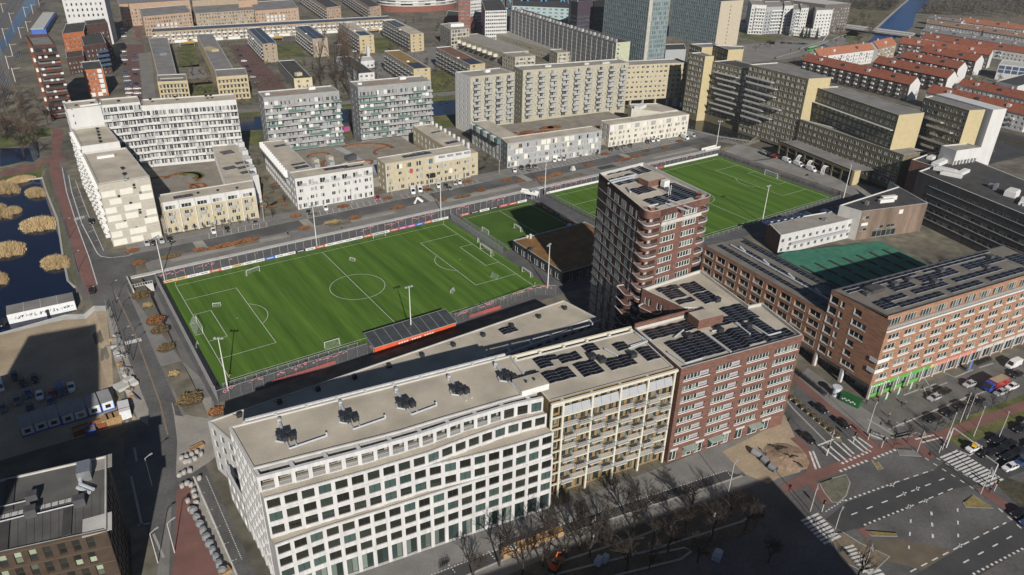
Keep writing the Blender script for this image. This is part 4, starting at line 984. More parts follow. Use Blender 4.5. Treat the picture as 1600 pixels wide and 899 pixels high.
# recessed top storey with balcony strip
TI = [(140.4+1.6, -98.4), (212, -108.0), (216.5, -92.2), (142.3, -81.6)]
F = Fac(TI[0], TI[1], 21.2); hl = [(1+j*6.1, 5.6+j*6.1, .2, 2.4) for j in range(11)]
mb = MB(); wall_holes(mb, F, 0, 3.6, hl, .15); mb.build('wall', OBRICK, orb)
for h in hl: window(orb, F, h[0], h[2], 4.6, 2.2, 4, 1, WMETAL, GLASSG, .1, .15)
mb = MB(); mb.poly([OP[0]+(21.15,), OP[1]+(21.15,), TI[1]+(21.15,), TI[0]+(21.15,)]); mb.build('terrace', LGREY, orb)
mb = MB(); FO.block(mb, 0, FO.L, 21.0, 21.35, -.2, .12); mb.build('terrace_edge', WMETAL, orb)
q = MB(); FO.block(q, 0, FO.L, 22.25, 22.33, -.1, -.02)
for j in range(60): FO.block(q, j*1.22, j*1.22+.05, 21.35, 22.25, -.09, -.04)
q.build('railing', GMETAL, orb)
# west face, with corner balconies
wh = []
for k in range(6):
 z = 5.75+3.15*k
 wh += [(.4, 2.9, z-.2, z+1.9), (3.9, 5.0, z, z+1.7), (8.2, 12.6 if k in (0, 3, 4) else 10.4, z, z+1.7)]
mb = MB(); wall_holes(mb, FOW, 4.6, 24.8, wh, .3); mb.build('wall', OBRICK, orb)
for h in wh: window(orb, FOW, h[0], h[2], h[1]-h[0], h[3]-h[2], 3 if h[1]-h[0] > 3 else 1, 1, WMETAL, GLASS, .14, .25)
for h in wh: mb = MB(); FOW.block(mb, h[0]-.15, h[1]+.1, h[2]-.18, h[2], -.1, .12); FOW.block(mb, h[0]-.15, h[0], h[2], h[3], -.2, .06); mb.build('window_reveal', WMETAL, orb)
for k, w in ((0, 3.2), (1, 4.2)):
 z = 8.8+3.15*k; mb = MB(); FO.block(mb, -.35, w, z-.3, z, -.1, .4); FO.block(mb, -.35, w, z, z+.9, .3, .4); FO.block(mb, -.35, -.25, z-.3, z+.9, -2.2, .3); mb.build('corner_balcony', WMETAL, orb)
for i in (1, 2):
 F = Fac(OP[i], OP[(i+1) % 4], 0); mb = MB(); hl = grid(F.L, 12 if i == 2 else 3, 2, 1, [5.7+3.15*k for k in range(6)], 1.7); wall_holes(mb, F, 0, 24.8, hl, .2); mb.build('wall', OBRICK, orb)
 q = MB(); flat_windows(q, F, hl, 2, 1, .2); tag(q.build('windows', [WMETAL, GLASS], orb), kind='stuff')
roof(orb, TI, 24.5, GRAVELD, .3, .4, DGREY)
AO = math.atan2(-10.1, 73.6)
def rows_solar(root, P0, ang, z, spec, m=None, tilt=.05):
 """long solar rows: offset along, offset deep, number along"""
 c, s = math.cos(ang), math.sin(ang)
 for (a, d, n, nv) in spec: solar(root, (P0[0]+a*c-d*s, P0[1]+a*s+d*c), ang, n, nv, 1.75, 1.1, z, tilt, m=m)
rows_solar(orb, TI[0], AO, 24.5, [(1, 13.6, 16, 1), (32, 13.6, 16, 1), (8, 2.0, 10, 2), (28, 2.0, 8, 2), (45, 2.0, 10, 2), (6, 5.6, 5, 2), (18, 5.6, 8, 2), (35, 5.6, 12, 2), (14, 9.0, 5, 3), (26, 9.4, 9, 3), (46, 9.4, 10, 3), (1, 15, 36, 1), (2.5, 3, 3, 4), (64, 2, 4, 8), (24, 7.9, 5, 1)])
c, s = math.cos(AO), math.sin(AO)
boxes(orb, [(TI[0][0]+a*c-d*s, TI[0][1]+a*s+d*c, 24.5, 1.8, 1.4, 1.0, AO) for a, d in ((5, 11), (17, 11.8), (23, 12), (29, 8.2), (37, 12.2), (52, 8.2), (60, 12.3))], DGREY, 'skylight')
mb = MB(); mb.obox((TI[0][0]+9*c-12*s, TI[0][1]+9*s+12*c), 5, 3, 24.5, 25.6, AO); mb.build('stair_house', BITUMEN, orb)
# ground floor, set back on the west side, with white columns
GI = [(143.2, -99.4), (146.6, -82.2)]
def colonnade(root, F, n, z, off=2.6):
 Fi = Fac(F.pt(0, 0, -off)[:2], F.pt(F.L, 0, -off)[:2], 0); mb = MB(); p = F.L/n; hl = [(j*p+.5, (j+1)*p-.5, .2, 4.2) for j in range(n)]
 wall_holes(mb, Fi, 0, z, hl, .2); mb.build('wall', DKW, root)
 for h in hl: window(root, Fi, h[0], h[2], h[1]-h[0], 4.0, 3, 2, GMETAL, GLASS, .1, .2, name='shop_window')
 for j in range(n+1): mb = MB(); F.block(mb, max(0, j*p-.35), min(F.L, j*p+.5), 0, z, -.9, -.1); mb.build('column', WHITE, root)
 for j in range(n): mb = MB(); F.block(mb, j*p+.6, (j+1)*p-.5, 2.9, 3.8, -1.3, -1.1); mb.build('sign_band', LGREY, root)
 mb = MB(); mb.poly([F.pt(0, z+.01), F.pt(0, z+.01, -off), F.pt(F.L, z+.01, -off), F.pt(F.L, z+.01)]); mb.build('soffit', LGREY, root)
colonnade(orb, FOW, 2, 4.6)
OW = [(142.3, -81.4), (157.2, -83.4), (163.5, -34.2), (147.1, -32.0)]
owb = thing('apartment_building', 'lower orange brick wing with three rows of paired windows along the side street', 'building', (152, -57, 0))
F = Fac(OW[3], OW[0], 0); hl = []
for k in range(4):
 z = 5.3+3.0*k
 for j in range(9): hl.append((.9+j*5.45, 4.9+j*5.45, z+.3, z+2.2))
mb = MB(); wall_holes(mb, F, 4.6, 17.6, hl, .5); mb.build('wall', OBRICK, owb)
for h in hl:
 window(owb, F, h[0], h[2], 4.0, 1.9, 2, 1, WMETAL, GLASS, .14, .45)
 mb = MB(); F.block(mb, h[1]-.02, h[1]+.1, h[2], h[3], -.45, .03); F.block(mb, h[0]-.1, h[1]+.1, h[2]-.12, h[2], -.1, .14); mb.build('window_reveal', WMETAL, owb)
colonnade(owb, F, 7, 4.6)
for i in (0, 1, 2): Fi = Fac(OW[i], OW[i+1], 0); mb = MB(); wall_holes(mb, Fi, 0, 17.6, [], .2); mb.build('wall', OBRICK, owb)
roof(owb, OW, 17.2, GRAVELD, .4, .35, DGREY)
AW = math.atan2(49.2, 6.3)
rows_solar(owb, (152.3, -81), AW, 17.2, [(1, .4, 24, 2), (1, 5.2, 26, 2), (4, -4.4, 24, 2)])
for k in range(4):
 mb = MB(); p = Vector((150.3+k*1.35, -73+k*10.5, 17.6)); d = Vector((math.cos(AW), math.sin(AW), 0)); mb.path([tuple(p-d*5), tuple(p+d*5)], .3, 8); mb.path([tuple(p-d*1+Vector((.8, 0, 0))), tuple(p+d*1.5+Vector((.9, 0, .5)))], .35, 8); mb.build('duct', DUCT, owb)
# ---------------------------------------------------------------- planted green deck of the courtyard
dk = thing('roof_deck', 'green courtyard roof deck with dark planting rows behind the orange brick wing', 'deck', (185, -50, 0))
DP = [(163.8, -82), (222, -92), (232, -46), (192, -33), (164.5, -35)]
mb = MB(); mb.prism(DP, 0, 4.5); mb.build('deck', M('green_deck', (.045, .17, .11), .85, .22, .3, fine=.12, fscale=1.2), dk)
for k in range(9):
 a, b = Vector((170+k*6.4, -76-k*.4, 4.5)), Vector((174+k*6.4, -40-k*1.3, 4.5)); mb = MB()
 for (t0, t1) in ((.02, .3), (.36, .62), (.68, .97)):
  mb.bar(tuple(a.lerp(b, t0)+Vector((0, 0, .12))), tuple(a.lerp(b, t1)+Vector((0, 0, .12))), .9, .3)
 mb.build('planting_row', M('dark_planting', (.045, .035, .025), .95, .3, 1), dk)
# ---------------------------------------------------------------- school
WOOD = M('weathered_timber', (.17, .125, .095), .9, .3, .35, stretch=(1, 1, .12), fine=.18, fscale=3)
DWOOD = M('dark_timber', (.085, .078, .072), .9, .25, .4, stretch=(1, 1, .12), fine=.15, fscale=3)
SB = [W(1434.7, 269.4, 20), (258, -97), (287, -106), (318, -22), W(1456, 240, 20), W(1424, 251, 20), W(1457, 261, 20)]
scb = thing('school_building', 'dark timber clad school building with ribbon windows and large white roof ducts', 'building', (290, -60, 0))
for i in range(len(SB)):
 F = Fac(SB[i], SB[(i+1) % len(SB)], 0); hl = []
 if i == 0:
  n = int((F.L-12)/1.15)
  hl = [(9+j*1.15, 9.75+j*1.15, z, z+1.3) for z in (16.6, 13.2) for j in range(n)]+[(7.5+j*5.4, 12.1+j*5.4, z, z+1.5) for z in (9.9, 6.6, 3.3) for j in range(int(F.L/5.6)-1)]
 mb = MB(); wall_holes(mb, F, 0, 20.5, hl, .2); mb.build('wall', DWOOD if i != 5 else BRICK, scb)
 for h in hl:
  window(scb, F, h[0], h[2], h[1]-h[0], h[3]-h[2], 2 if h[1]-h[0] > 3 else 1, 1, GMETAL, GLASS, .12, .2)
 if i == 0:
  for z in (16.6, 13.2, 9.9, 6.6, 3.3): mb = MB(); F.block(mb, 7, F.L-4, z-.25, z-.03, 0, .12); mb.build('sill', LGREY, scb)
roof(scb, SB, 20, BITUMEN, .5, .4, WMETAL)
for (x, y, sx, sy, h, a) in ((296, -30, 12, 3, 1.6, .1), (287, -37, 3, 9, 1.6, .2), (284, -41, 3, 8, 1.4, .3), (291, -42, 9, 2.4, 1.3, .1), (281, -66, 5, 4, 2.6, .1), (277, -72, 8, 2.2, 1.2, .3), (276, -79, 4, 12, 1.2, .2), (300, -24, 6, 2.5, 1.3, .1)):
 mb = MB(); mb.obox((0, 0), sx, sy, 0, h*.85, 0); mb.obox((0, 0), sx*.92, sy*.85, h*.85, h, 0); mb.build('air_duct', WMETAL, scb, loc=(x, y, 20), rz=a)
boxes(scb, [(284, -57, 20, 2, 2, 1.5, .2), (282.5, -59, 20, 1.2, 1.2, 2, .2), (286, -58, 20, 1.4, 1.0, 1.6, 0)], STEEL, 'air_unit')
SWP = [W(1347, 332, 12), (266, -43.5), (277, -20), W(1403, 293, 12), W(1312, 322, 12)]
swb = thing('school_wing', 'lower school wing with sunlit weathered timber wall and white roof edge', 'building', (250, -34, 0))
for i in range(5):
 F = Fac(SWP[i], SWP[(i+1) % 5], 0); hl = []
 if i == 0: hl = [(1.0, 4.5, 8.6, 10), (1, 4.6, 3.6, 4.9), (9, 13, 3.8, 5.2), (14.5, 18.5, 3.8, 5.2), (8, 20, .2, 3)]
 mb = MB(); wall_holes(mb, F, 0, 12.4, hl, .25); mb.build('wall', WOOD if i == 0 else LGREY, swb)
 for h in hl: window(swb, F, h[0], h[2], h[1]-h[0], h[3]-h[2], 5 if h[1]-h[0] > 6 else 2, 1, GMETAL, GLASS, .12, .25)
F = Fac(SWP[0], SWP[1], 0)
for a, b, c, d in ((19, 21, 9.2, 11), (1.2, 4.4, 6, 7.2)): mb = MB(); F.block(mb, a, b, c, d, 0, .06); mb.build('wall_panel', WMETAL, swb)
roof(swb, SWP, 12, BITUMEN, .4, .35, WMETAL)
boxes(swb, [W(1388, 312, 12)+(12, 7, 1.6, 1.6, -.3), W(1384, 316, 12)+(12, 7, 1.4, 1.4, -.3)], WMETAL, 'air_unit')
boxes(swb, [W(1354, 320, 12)+(12, 1.2, 1.2, 1.5, 0)], STEEL, 'roof_vent')
NP = [W(1220, 369, 8), W(1347, 340, 8), (237, -23), (201.5, -16.5)]
nb = thing('school_annex', 'low annex with white front gallery and blue solar panels on its roof', 'building', (218, -25, 0))
F = Fac(NP[0], NP[1], 0); hl = [(1+j*3.6, 2.4+j*3.6, z, z+1.4) for z in (1.2, 5) for j in range(11)]
for i in range(4):
 Fi = Fac(NP[i], NP[(i+1) % 4], 0); mb = MB(); wall_holes(mb, Fi, 0, 8.3, hl if i == 0 else [], .2); mb.build('wall', WHITE if i == 0 else BRICK, nb)
for h in hl: window(nb, F, h[0], h[2], 1.4, 1.4, 2, 1, GMETAL, GLASS, .1, .2)
mb = MB(); F.block(mb, 5, F.L-8, 3.7, 4.0, 0, 1.3); F.block(mb, 5, F.L-8, 4, 4.8, 1.2, 1.3); mb.build('gallery', GMETAL, nb)
roof(nb, NP, 8, GRAVELG, .3, .3, WMETAL)
solar(nb, W(1200, 352, 8), math.atan2(-5.5, 41), 11, 2, 1.7, 1.8, 8, .3, m=SOLARB); solar(nb, W(1252, 340, 8), math.atan2(-5.5, 41), 4, 2, 1.7, 1.8, 8, .3, m=SOLARB); solar(nb, W(1292, 334, 8), math.atan2(-5.5, 41), 7, 2, 1.7, 1.8, 8, .3, m=SOLARB)
boxes(nb, [W(1288, 345, 8)+(8, 1.6, 1.6, 1.1, 0)], STEEL, 'roof_vent')
# ---------------------------------------------------------------- dark office block, bottom left
FP_ = [W(0, 866, 21), W(167, 830, 21), W(167, 714, 21), W(0, 752, 21)]
e = Vector(FP_[0])-Vector(FP_[1]); FP_[0] = tuple(Vector(FP_[1])+e*2.2); e = Vector(FP_[3])-Vector(FP_[2]); FP_[3] = tuple(Vector(FP_[2])+e*2.2)
ofb = thing('office_building', 'dark brown office block with flat grey roof in the bottom left corner', 'building', (-50, -55, 0))
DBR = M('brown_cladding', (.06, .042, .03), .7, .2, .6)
PB = glass('office_glass', (.012, .014, .013), (.03, .035, .03), (.38, .45, .33), .45, .08)
for i in range(4):
 F = Fac(FP_[i], FP_[(i+1) % 4], 0); n = int(F.L/2.15)
 hl = [(.6+j*2.15+(.5 if k % 2 else 0), 1.75+j*2.15+(.5 if k % 2 else 0), 1.2+3.35*k, 3.7+3.35*k) for k in range(6) for j in range(n-1)]
 if i == 3: hl = []
 mb = MB(); wall_holes(mb, F, 0, 21.4, hl, .3); mb.build('wall', DBR if i != 1 else BLACK, ofb)  # east wall coloured black, so its shade sits in the colour
 for h in hl: window(ofb, F, h[0], h[2], 1.15, 2.5, 1, 2, BROWNF, PB, .09, .3)
 if i == 0:
  for k in range(7): mb = MB(); F.block(mb, 0, F.L, .7+3.35*k, .85+3.35*k, 0, .12); mb.build('ledge', M('brown_ledge', (.1, .075, .05), .7), ofb)
roof(ofb, FP_, 21, M('office_roofing', (.10, .096, .09), .9, .25, .2, fine=.12), .35, .3, LGREY)
for (u0, v0, u1, v1, w) in ((18, 745, 13, 800, 1.5), (8, 815, 4, 862, 1.5), (107, 791, 104, 838, 1.4)):
 a, b = W(u0, v0, 21), W(u1, v1, 21); mb = MB(); d = Vector(b)-Vector(a); mb.obox(((a[0]+b[0])/2, (a[1]+b[1])/2), d.length, w, 21, 21.25, math.atan2(d.y, d.x)); mb.build('roof_gutter', BITUMEN, ofb)
for (u, v) in ((52, 782), (50, 805), (126, 788)):
 x, y = W(u, v, 21); mb = MB(); mb.obox((0, 0), 1.8, 1.6, 0, 1.7, 0); mb.build('roof_vent', DGREY, ofb, loc=(x, y, 21), rz=-.15); mb = MB(); mb.path([(x-.9, y, 21.4), (x-7, y+1.1, 21.4)], .15, 6); mb.build('pipe', STEEL, ofb)
for pts in ([(121, 762), (140, 770)], [(125, 757), (146, 765)], [(124, 742), (126, 757)]): mb = MB(); mb.path([W(u, v, 21.6)+(21.6,) for u, v in pts], .35, 8); mb.build('duct', DUCT, ofb)
x, y = W(134, 743, 21); mb = MB(); mb.obox((x, y), 2.2, 3.6, 21, 23.2, -.15); mb.build('air_unit', STEEL, ofb)
for (u, v, sx, sy, m) in ((152, 725, 5, 4, GRAVELG), (152, 820, 4.5, 4.5, LGREY)): x, y = W(u, v, 21); mb = MB(); mb.obox((x, y), sx, sy, 21.0, 21.06, -.15); mb.build('roof_pad', m, ofb)
for k in range(11):
 x, y = W(2+k*10.5, 808-k*2.6, 21); mb = MB(); mb.obox((x, y), .9, .9, 21, 21.05, -.15); mb.build('roof_tile', LGREY, ofb)
for k in range(26): 
 a, b = W(2+k*6.4, 862-k*1.4, 21.02), W(2+k*6.4+.5, 800-k*1.3, 21.02)
 if k % 2: continue
 mb = MB(); mb.bar(a+(21.03,), b+(21.03,), .06, .05); mb.build('roof_seam', DGREY, ofb)
# ---------------------------------------------------------------- neighbours across the street, south of the view: they cast the long shadows
block('apartment_tower', 'tall dark tower standing south of the office block', 'tower', [(-86, -103), (-67, -103), (-60.5, -56), (-79, -53)], 0, 58, BRICK, GRAVEL, {0: dict(holes=lambda F: grid(F.L, 6, 1.6, .6, [3+3.1*k for k in range(17)], 1.7), stuff=True), 2: dict(holes=lambda F: grid(F.L, 6, 1.6, .6, [3+3.1*k for k in range(17)], 1.7), stuff=True)})
block('apartment_building', 'lower brick wing attached to the west of the tall dark tower', 'building', [(-125, -95), (-86.3, -103), (-79.3, -53), (-118, -47)], 0, 45, BRICK, GRAVEL, {2: dict(holes=lambda F: grid(F.L, 12, 1.6, .6, [3+3.1*k for k in range(13)], 1.7), stuff=True)})
SP = [(-8, -176), (66, -191), (72.2, -168.8), (-5, -155)]
block('apartment_building', 'long brick apartment block across the avenue south of the view', 'building', SP, 0, 34.5, BRICK, GRAVEL, {0: dict(holes=lambda F: grid(F.L, 22, 1.6, .6, [3+3.1*k for k in range(10)], 1.7), stuff=True), 2: dict(holes=lambda F: grid(F.L, 22, 1.6, .6, [3+3.1*k for k in range(10)], 1.7), stuff=True)})
# ---------------------------------------------------------------- club house between the pitches
ch_ = thing('club_house', 'low dark club house with brown planted roof between the pitches', 'building', (130, 13, 0))
CH = [(111.8, -3), (147, -3.6), (147, 28.4), (112.2, 28.4)]
block('', '', '', CH, 0, 3.9, M('dark_cladding', (.03, .03, .032), .7, .2, .5), M('sedum_roof', (.20, .105, .035), .95, .25, .25, fine=.2, fscale=1.5), {0: dict(holes=lambda F: grid(F.L, 8, 2.5, 1, [.3], 2.5)), 3: dict(holes=lambda F: grid(F.L, 7, 2.8, 1, [.4], 2.4), gm=GLASS)}, ph=.25, root=ch_, pm=GMETAL)
vents(ch_, [W(829, 370, 3.9), W(829, 373, 3.9), W(824, 372, 3.9)], 3.9, .5, 1.0, WMETAL)
boxes(ch_, [W(830, 390, 3.9)+(3.9, 1.8, 1.4, .8, .4)], DGREY, 'roof_vent')
mb = MB(); mb.box(146.2, 56, .03, 148, 59, 1.8) if 0 else mb.obox(W(889, 356), 2.2, 1.4, .03, 1.5, .5); tag(mb.build('water_tank', M('pale_blue_plastic', (.35, .45, .6), .5)), 'pale blue box standing at the edge of the tower shadow', 'box')
# ================================================================ blocks north of the street (street level 3 m)
PBE = M('beige_panel', (.40, .37, .31), .85, .08, .7); PCR = M('cream_panel', (.62, .60, .53), .8, .05, .7)
WPL = M('white_plaster', (.52, .515, .50), .85, .06, .5, stretch=(1, 1, .3))
YPL = M('yellow_plaster', (.42, .365, .245), .88, .08, .6)
SAGE = M('sage_plaster', (.36, .335, .25), .9, .1, .5)
GREYP = M('grey_panel', (.30, .31, .315), .7, .1, .8)
GGL = M('green_glass_rail', (.10, .17, .155), .2, .15, 1, spec=.6)
DECK = M('courtyard_paving', (.23, .205, .17), .92, .18, .25, fine=.12, fscale=1.5)
RUST = M('russet_planting', (.20, .085, .035), .95, .35, .8, fine=.25, fscale=3)
def parts_box(root, F, L, m, name, d0=0, d1=.06):
 for (a, b, c, d) in L: mb = MB(); F.block(mb, a, b, c, d, d0, d1); mb.build(name, m, root)
def panels_on(root, P, z, L):
 for (s, t, n, k) in L: solar(root, (P[0]+s, P[1]+t), 0, n, k, 1.75, 1.1, z, .04)
# ---- west block
w1 = thing('apartment_building', 'white and beige panelled corner block with a stepped roof beside the pond street', 'building', (-4, 125, 3))
PA = [(-12.6, 100.2), (3.9, 100.2), (3.0, 141), (-12.2, 141)]
def gabl(F): return [(a, a+1.0, 4.0+3.2*k, 6.0+3.2*k) for k in range(7) for a in ((8.2,) if k % 3 == 0 else (5.0, 12.0) if k % 3 == 1 else (10.5,))]
def gallery(F, n, z0, k, h=3.05, m=.5): return grid(F.L, n, 2.2, m, [z0+h*i for i in range(k)], 2.0)
_, FSS = block('', '', '', PA, 3, 26.0, PBE, GRAVEL, {0: dict(holes=gabl, nx=1, fm=GMETAL), 3: dict(holes=lambda F: gallery(F, 11, 1.0, 7), fm=WMETAL, nx=2, gm=GLASSW)}, ph=.5, root=w1)
for k in range(8):
 L = [(.3, 4.7), (6.1, 10.2), (12.9, 16.3)] if k % 3 == 0 else [(.3, 3.8), (6.3, 11.8)] if k % 3 == 1 else [(2.2, 6.0), (11.8, 16.3)]
 parts_box(w1, FSS[0], [(a, b, .5+3.05*k-.2, .5+3.05*k+2.1) for a, b in L if .5+3.05*k+2.1 < 23.4], PCR, 'facade_panel')
 parts_box(w1, FSS[0], [(0, FSS[0].L, 2.45+3.05*k, 2.62+3.05*k)], LGREY, 'floor_band', 0, .08)
FW1 = FSS[3]
for k in range(7):
 for j in range(8): balcony(w1, FW1, .6+j*5.0+(1.4 if k % 2 else 0), 3.1+3.05*k-.2, 2.6, 1.5, 1.0, 'panel', WMETAL, WMETAL)
w2 = thing('apartment_building', 'white stepped middle section with gravel roof behind the panelled corner block', 'building', (-6, 155, 3))
PBk = [(-12.2, 141.3), (1.2, 141.3), (.6, 169), (-12.2, 169)]
_, F2 = block('', '', '', PBk, 3, 28.6, WPL, GRAVEL, {3: dict(holes=lambda F: gallery(F, 8, 1.0, 8), gm=GLASSW)}, ph=.5, root=w2)
for k in range(8):
 for j in range(5): balcony(w2, F2[3], .6+j*5.2+(1.4 if k % 2 else 0), 3.1+3.05*k-.2, 2.6, 1.5, 1.0, 'panel', WMETAL, WMETAL)
vents(w2, [(-5+.4*i, 145+i*5) for i in range(5)], 28.6, .7, .8, BLACK); vents(w1, [(-3+.5*i, 108+i*7) for i in range(2)], 26, .8, .9, BLACK)
boxes(w1, [(-5.5, 133, 26, 6, 1.6, .9, 0)], WMETAL, 'roof_unit')
w3 = thing('apartment_building', 'long white slab with eight rows of white balconies and blank white end wall', 'building', (25, 172, 3))
PC = [(-12.2, 169.3), (.2, 169.3), (.2, 182.5), (-12.2, 182.5)]
block('', '', '', PC, 3, 36.6, WPL, GRAVEL, {0: dict(holes=lambda F: [(1.6, 2.2, 27.5+3*k, 28.7+3*k) for k in range(3)], nx=1), 3: dict(holes=lambda F: gallery(F, 3, 1.0, 11), gm=GLASSW)}, ph=.5, root=w3)
def slab_balc(P0, P1, depth, zr, z0, n, rows, root, base=9.0, gap=(), cont=True):
 d = Vector((P1[0]-P0[0], P1[1]-P0[1])).normalized(); nrm = Vector((-d.y, d.x))*depth
 P = [P0, P1, (P1[0]+nrm.x, P1[1]+nrm.y), (P0[0]+nrm.x, P0[1]+nrm.y)]
 hs = lambda F: [(a, b, t, t+h) for t in [base-z0+.15+3.05*k for k in range(rows)] for (a, b, h) in [(F.L*(j+.12)/n, F.L*(j+.12)/n+1.0, 2.25) for j in range(n)]+[(F.L*(j+.5)/n, F.L*(j+.5)/n+1.35, 2.25) for j in range(n)]]
 _, FF = block('', '', '', P, z0, zr, WPL, GRAVEL, {0: dict(holes=hs, nx=2, gm=GLASSW, fm=GMETAL, depth=.15), 2: dict(holes=lambda F: gallery(F, n, 3, rows), stuff=True), 1: dict(holes=lambda F: [(F.L/2-1, F.L/2+1, base-z0+.6+3.05*k, base-z0+2.2+3.05*k) for k in range(rows)])}, ph=.5, root=root)
 F = FF[0]
 for k in range(1, rows):
  z = base-z0+3.05*k
  mb = MB(); F.block(mb, 0, F.L, z-.3, z-.05, 0, 1.5); mb.build('balcony', WPL, root)
  for j in range(n):
   q = MB(); a = F.L*j/n; F.block(q, a+.05, a+F.L/n-.1, z-.1, z+.85 if (j+k) % 3 else z+.7, 1.4, 1.5); q.build('balcony_front', WPL if (j*7+k*3) % 4 else GMETAL, root)
   if (j+k) % 2: q = MB(); F.block(q, a-.06, a+.06, z-.05, z+2.7, .02, 1.4); q.build('divider', WMETAL, root)
 return FF
slab_balc((.4, 170.4), (15.2, 169.0), 12, 36.4, 3, 5, 9, w3)
slab_balc((15.4, 169.6), (53.0, 161.5), 12, 34.6, 3, 12, 8, w3)
vents(w3, [(-8, 176), (-2, 177), (8, 176), (20, 173), (30, 172), (42, 168), (44, 168)], 36.4, .8, .6, BLACK)
boxes(w3, [(-3, 174, 36.6, 8, 1.3, .5, .1)], WMETAL, 'roof_unit')
dk1 = thing('courtyard_deck', 'raised paved courtyard of the west block with curved russet planting', 'deck', (15, 135, 3))
mb = MB(); mb.prism([(3.3, 103.5), (33, 103), (46, 160), (4, 168.5)], 3, 9); mb.build('deck', DECK, dk1)
def arc_bed(root, cx, cy, r, w, a0, a1, z, m, name='planting_bed', ex=1.0):
 mb = MB(); n = 14; I = [(cx+ex*(r-w/2)*math.cos(a0+(a1-a0)*i/n), cy+(r-w/2)*math.sin(a0+(a1-a0)*i/n)) for i in range(n+1)]; O = [(cx+ex*(r+w/2)*math.cos(a0+(a1-a0)*i/n), cy+(r+w/2)*math.sin(a0+(a1-a0)*i/n)) for i in range(n+1)]
 for i in range(n):
  mb.poly([O[i]+(z+.5,), O[i+1]+(z+.5,), I[i+1]+(z+.5,), I[i]+(z+.5,)][::-1] if 0 else [I[i]+(z+.5,), O[i]+(z+.5,), O[i+1]+(z+.5,), I[i+1]+(z+.5,)])
  mb.poly([I[i+1]+(z,), I[i]+(z,), I[i]+(z+.5,), I[i+1]+(z+.5,)]); mb.poly([O[i]+(z,), O[i+1]+(z,), O[i+1]+(z+.5,), O[i]+(z+.5,)])
 mb.build(name, m, root)
arc_bed(dk1, 22, 144, 7, 1.4, -1, 2.6, 9, RUST); arc_bed(dk1, 25, 145, 4.2, 3.2, -1.5, 2.2, 9, GRASS); arc_bed(dk1, 19, 130, 6, 1.1, -2.4, 1.0, 9, RUST); arc_bed(dk1, 25, 131, 3, 1.0, 0, 6.28, 9, RUST); arc_bed(dk1, 12, 146, 5, .8, .5, 3, 9, RUST)
def terrace_house(name, label, P, zr, wm, nb, rail=True, fin=True, rm=GRAVEL, col=None, top=True, style=0, ph=.3):
 """row of town houses: P plan, street face 0"""
 root = thing('town_house_row', label, 'building', (sum(p[0] for p in P)/len(P), sum(p[1] for p in P)/len(P), 3))
 H = zr-3; fl = H/4
 def hs(F):
  out = []; p = F.L/nb; rr = random.Random(nb*7+int(P[0][0]))
  for j in range(nb):
   for k in range(4):
    z = k*fl+.55
    if k == 0: out += [(j*p+p*.12, j*p+p*.12+1.1, .1, 2.3), (j*p+p*.5, j*p+p*.5+1.7, .5, 2.3)]
    elif k == 3 and top: out.append((j*p+p*.15, j*p+p*.15+min(2.6, p*.5), z-.4, z+1.7))
    else:
     o = rr.choice((.12, .2, .3)); out += [(j*p+p*o, j*p+p*o+1.6, z, z+1.5)]
     if p > 4 and rr.random() < .75: out.append((j*p+p*.68, j*p+p*.68+.8, z, z+1.7))
  return out
 _, FF = block('', '', '', P, 3, zr, wm, rm, {0: dict(holes=hs, gm=GLASSW, fm=WMETAL, depth=.2), 1: dict(holes=lambda F: grid(F.L, max(2, int(F.L/5.5)), 1.4, .5, [fl*k+.7 for k in range(4)], 1.5)), 2: dict(holes=lambda F: grid(F.L, nb, 2, .5, [fl*k+.5 for k in range(4)], 1.8)), 3: dict(holes=lambda F: grid(F.L, max(2, int(F.L/5)), 1.4, .5, [fl*k+.7 for k in range(4)], 1.5))}, ph=ph, root=root)
 return root, FF, fl
w4, FF, fl = terrace_house('', 'yellow town house row with white dividing fins under the white west slab', [(6.1, 102.2), (39.7, 100.8), (42.0, 110), (6.6, 111.5)], 15.2, YPL, 6, top=True)
for j in range(7): parts_box(w4, FF[0], [(max(0, j*5.6-.15), min(FF[0].L, j*5.6+.15), 0, 12.6)], WMETAL, 'divider_fin', 0, .8)
parts_box(w4, FF[0], [(j*5.6+.2, j*5.6+5.4, 9.15, 12.45) for j in range(6)], WPL, 'attic_band', -.02, .05)
for j in range(6):
 window(w4, FF[0], j*5.6+.9, 9.4, 3.6, 1.6, 3, 1, WMETAL, GLASSW, .1, -.04)
 balcony(w4, FF[0], j*5.6+1.2, 6.2, 2.2, .9, 1.0, 'panel', LGREY, GMETAL)
w5 = thing('town_house_row', 'low white wing with solar roof and stepped terraces east of the west courtyard', 'building', (41, 138, 3))
P5 = [(31.5, 110.3), (42.0, 110.2), (50.5, 165), (40.5, 166)]
_, F5 = block('', '', '', P5, 3, 15.2, WPL, GRAVEL, {1: dict(holes=lambda F: grid(F.L, 11, 1.6, .5, [.5, 3.5, 6.5, 9.5], 1.8), gm=GLASSW), 3: dict(holes=lambda F: grid(F.L, 11, 2.2, .5, [6.5, 9.3], 2.1), gm=GLASSW)}, ph=.3, root=w5)
for j in range(8):
 x, y = 43.0+j*1.05, 117+j*6.3; mb = MB(); mb.obox((x+1.4, y), 2.6, 3.2, 3, 15.2+.9*(j % 2), .15); mb.build('stair_tower', WPL, w5)
for j in range(9): mb = MB(); mb.obox((37.2-2.2+j*1.0, 116+j*5.4), 4.6, .2, 9, 12.4, .1); mb.build('terrace_wall', WMETAL, w5)
for (x, y, n, k) in ((37, 129, 3, 4), (41.5, 121, 3, 3), (42, 127.5, 3, 3), (43, 134, 3, 3), (42, 150, 3, 5), (34, 116, 0, 0)):
 if n: solar(w5, (x-1, y-2), .12, n, k, 1.75, 1.1, 15.2, .04)
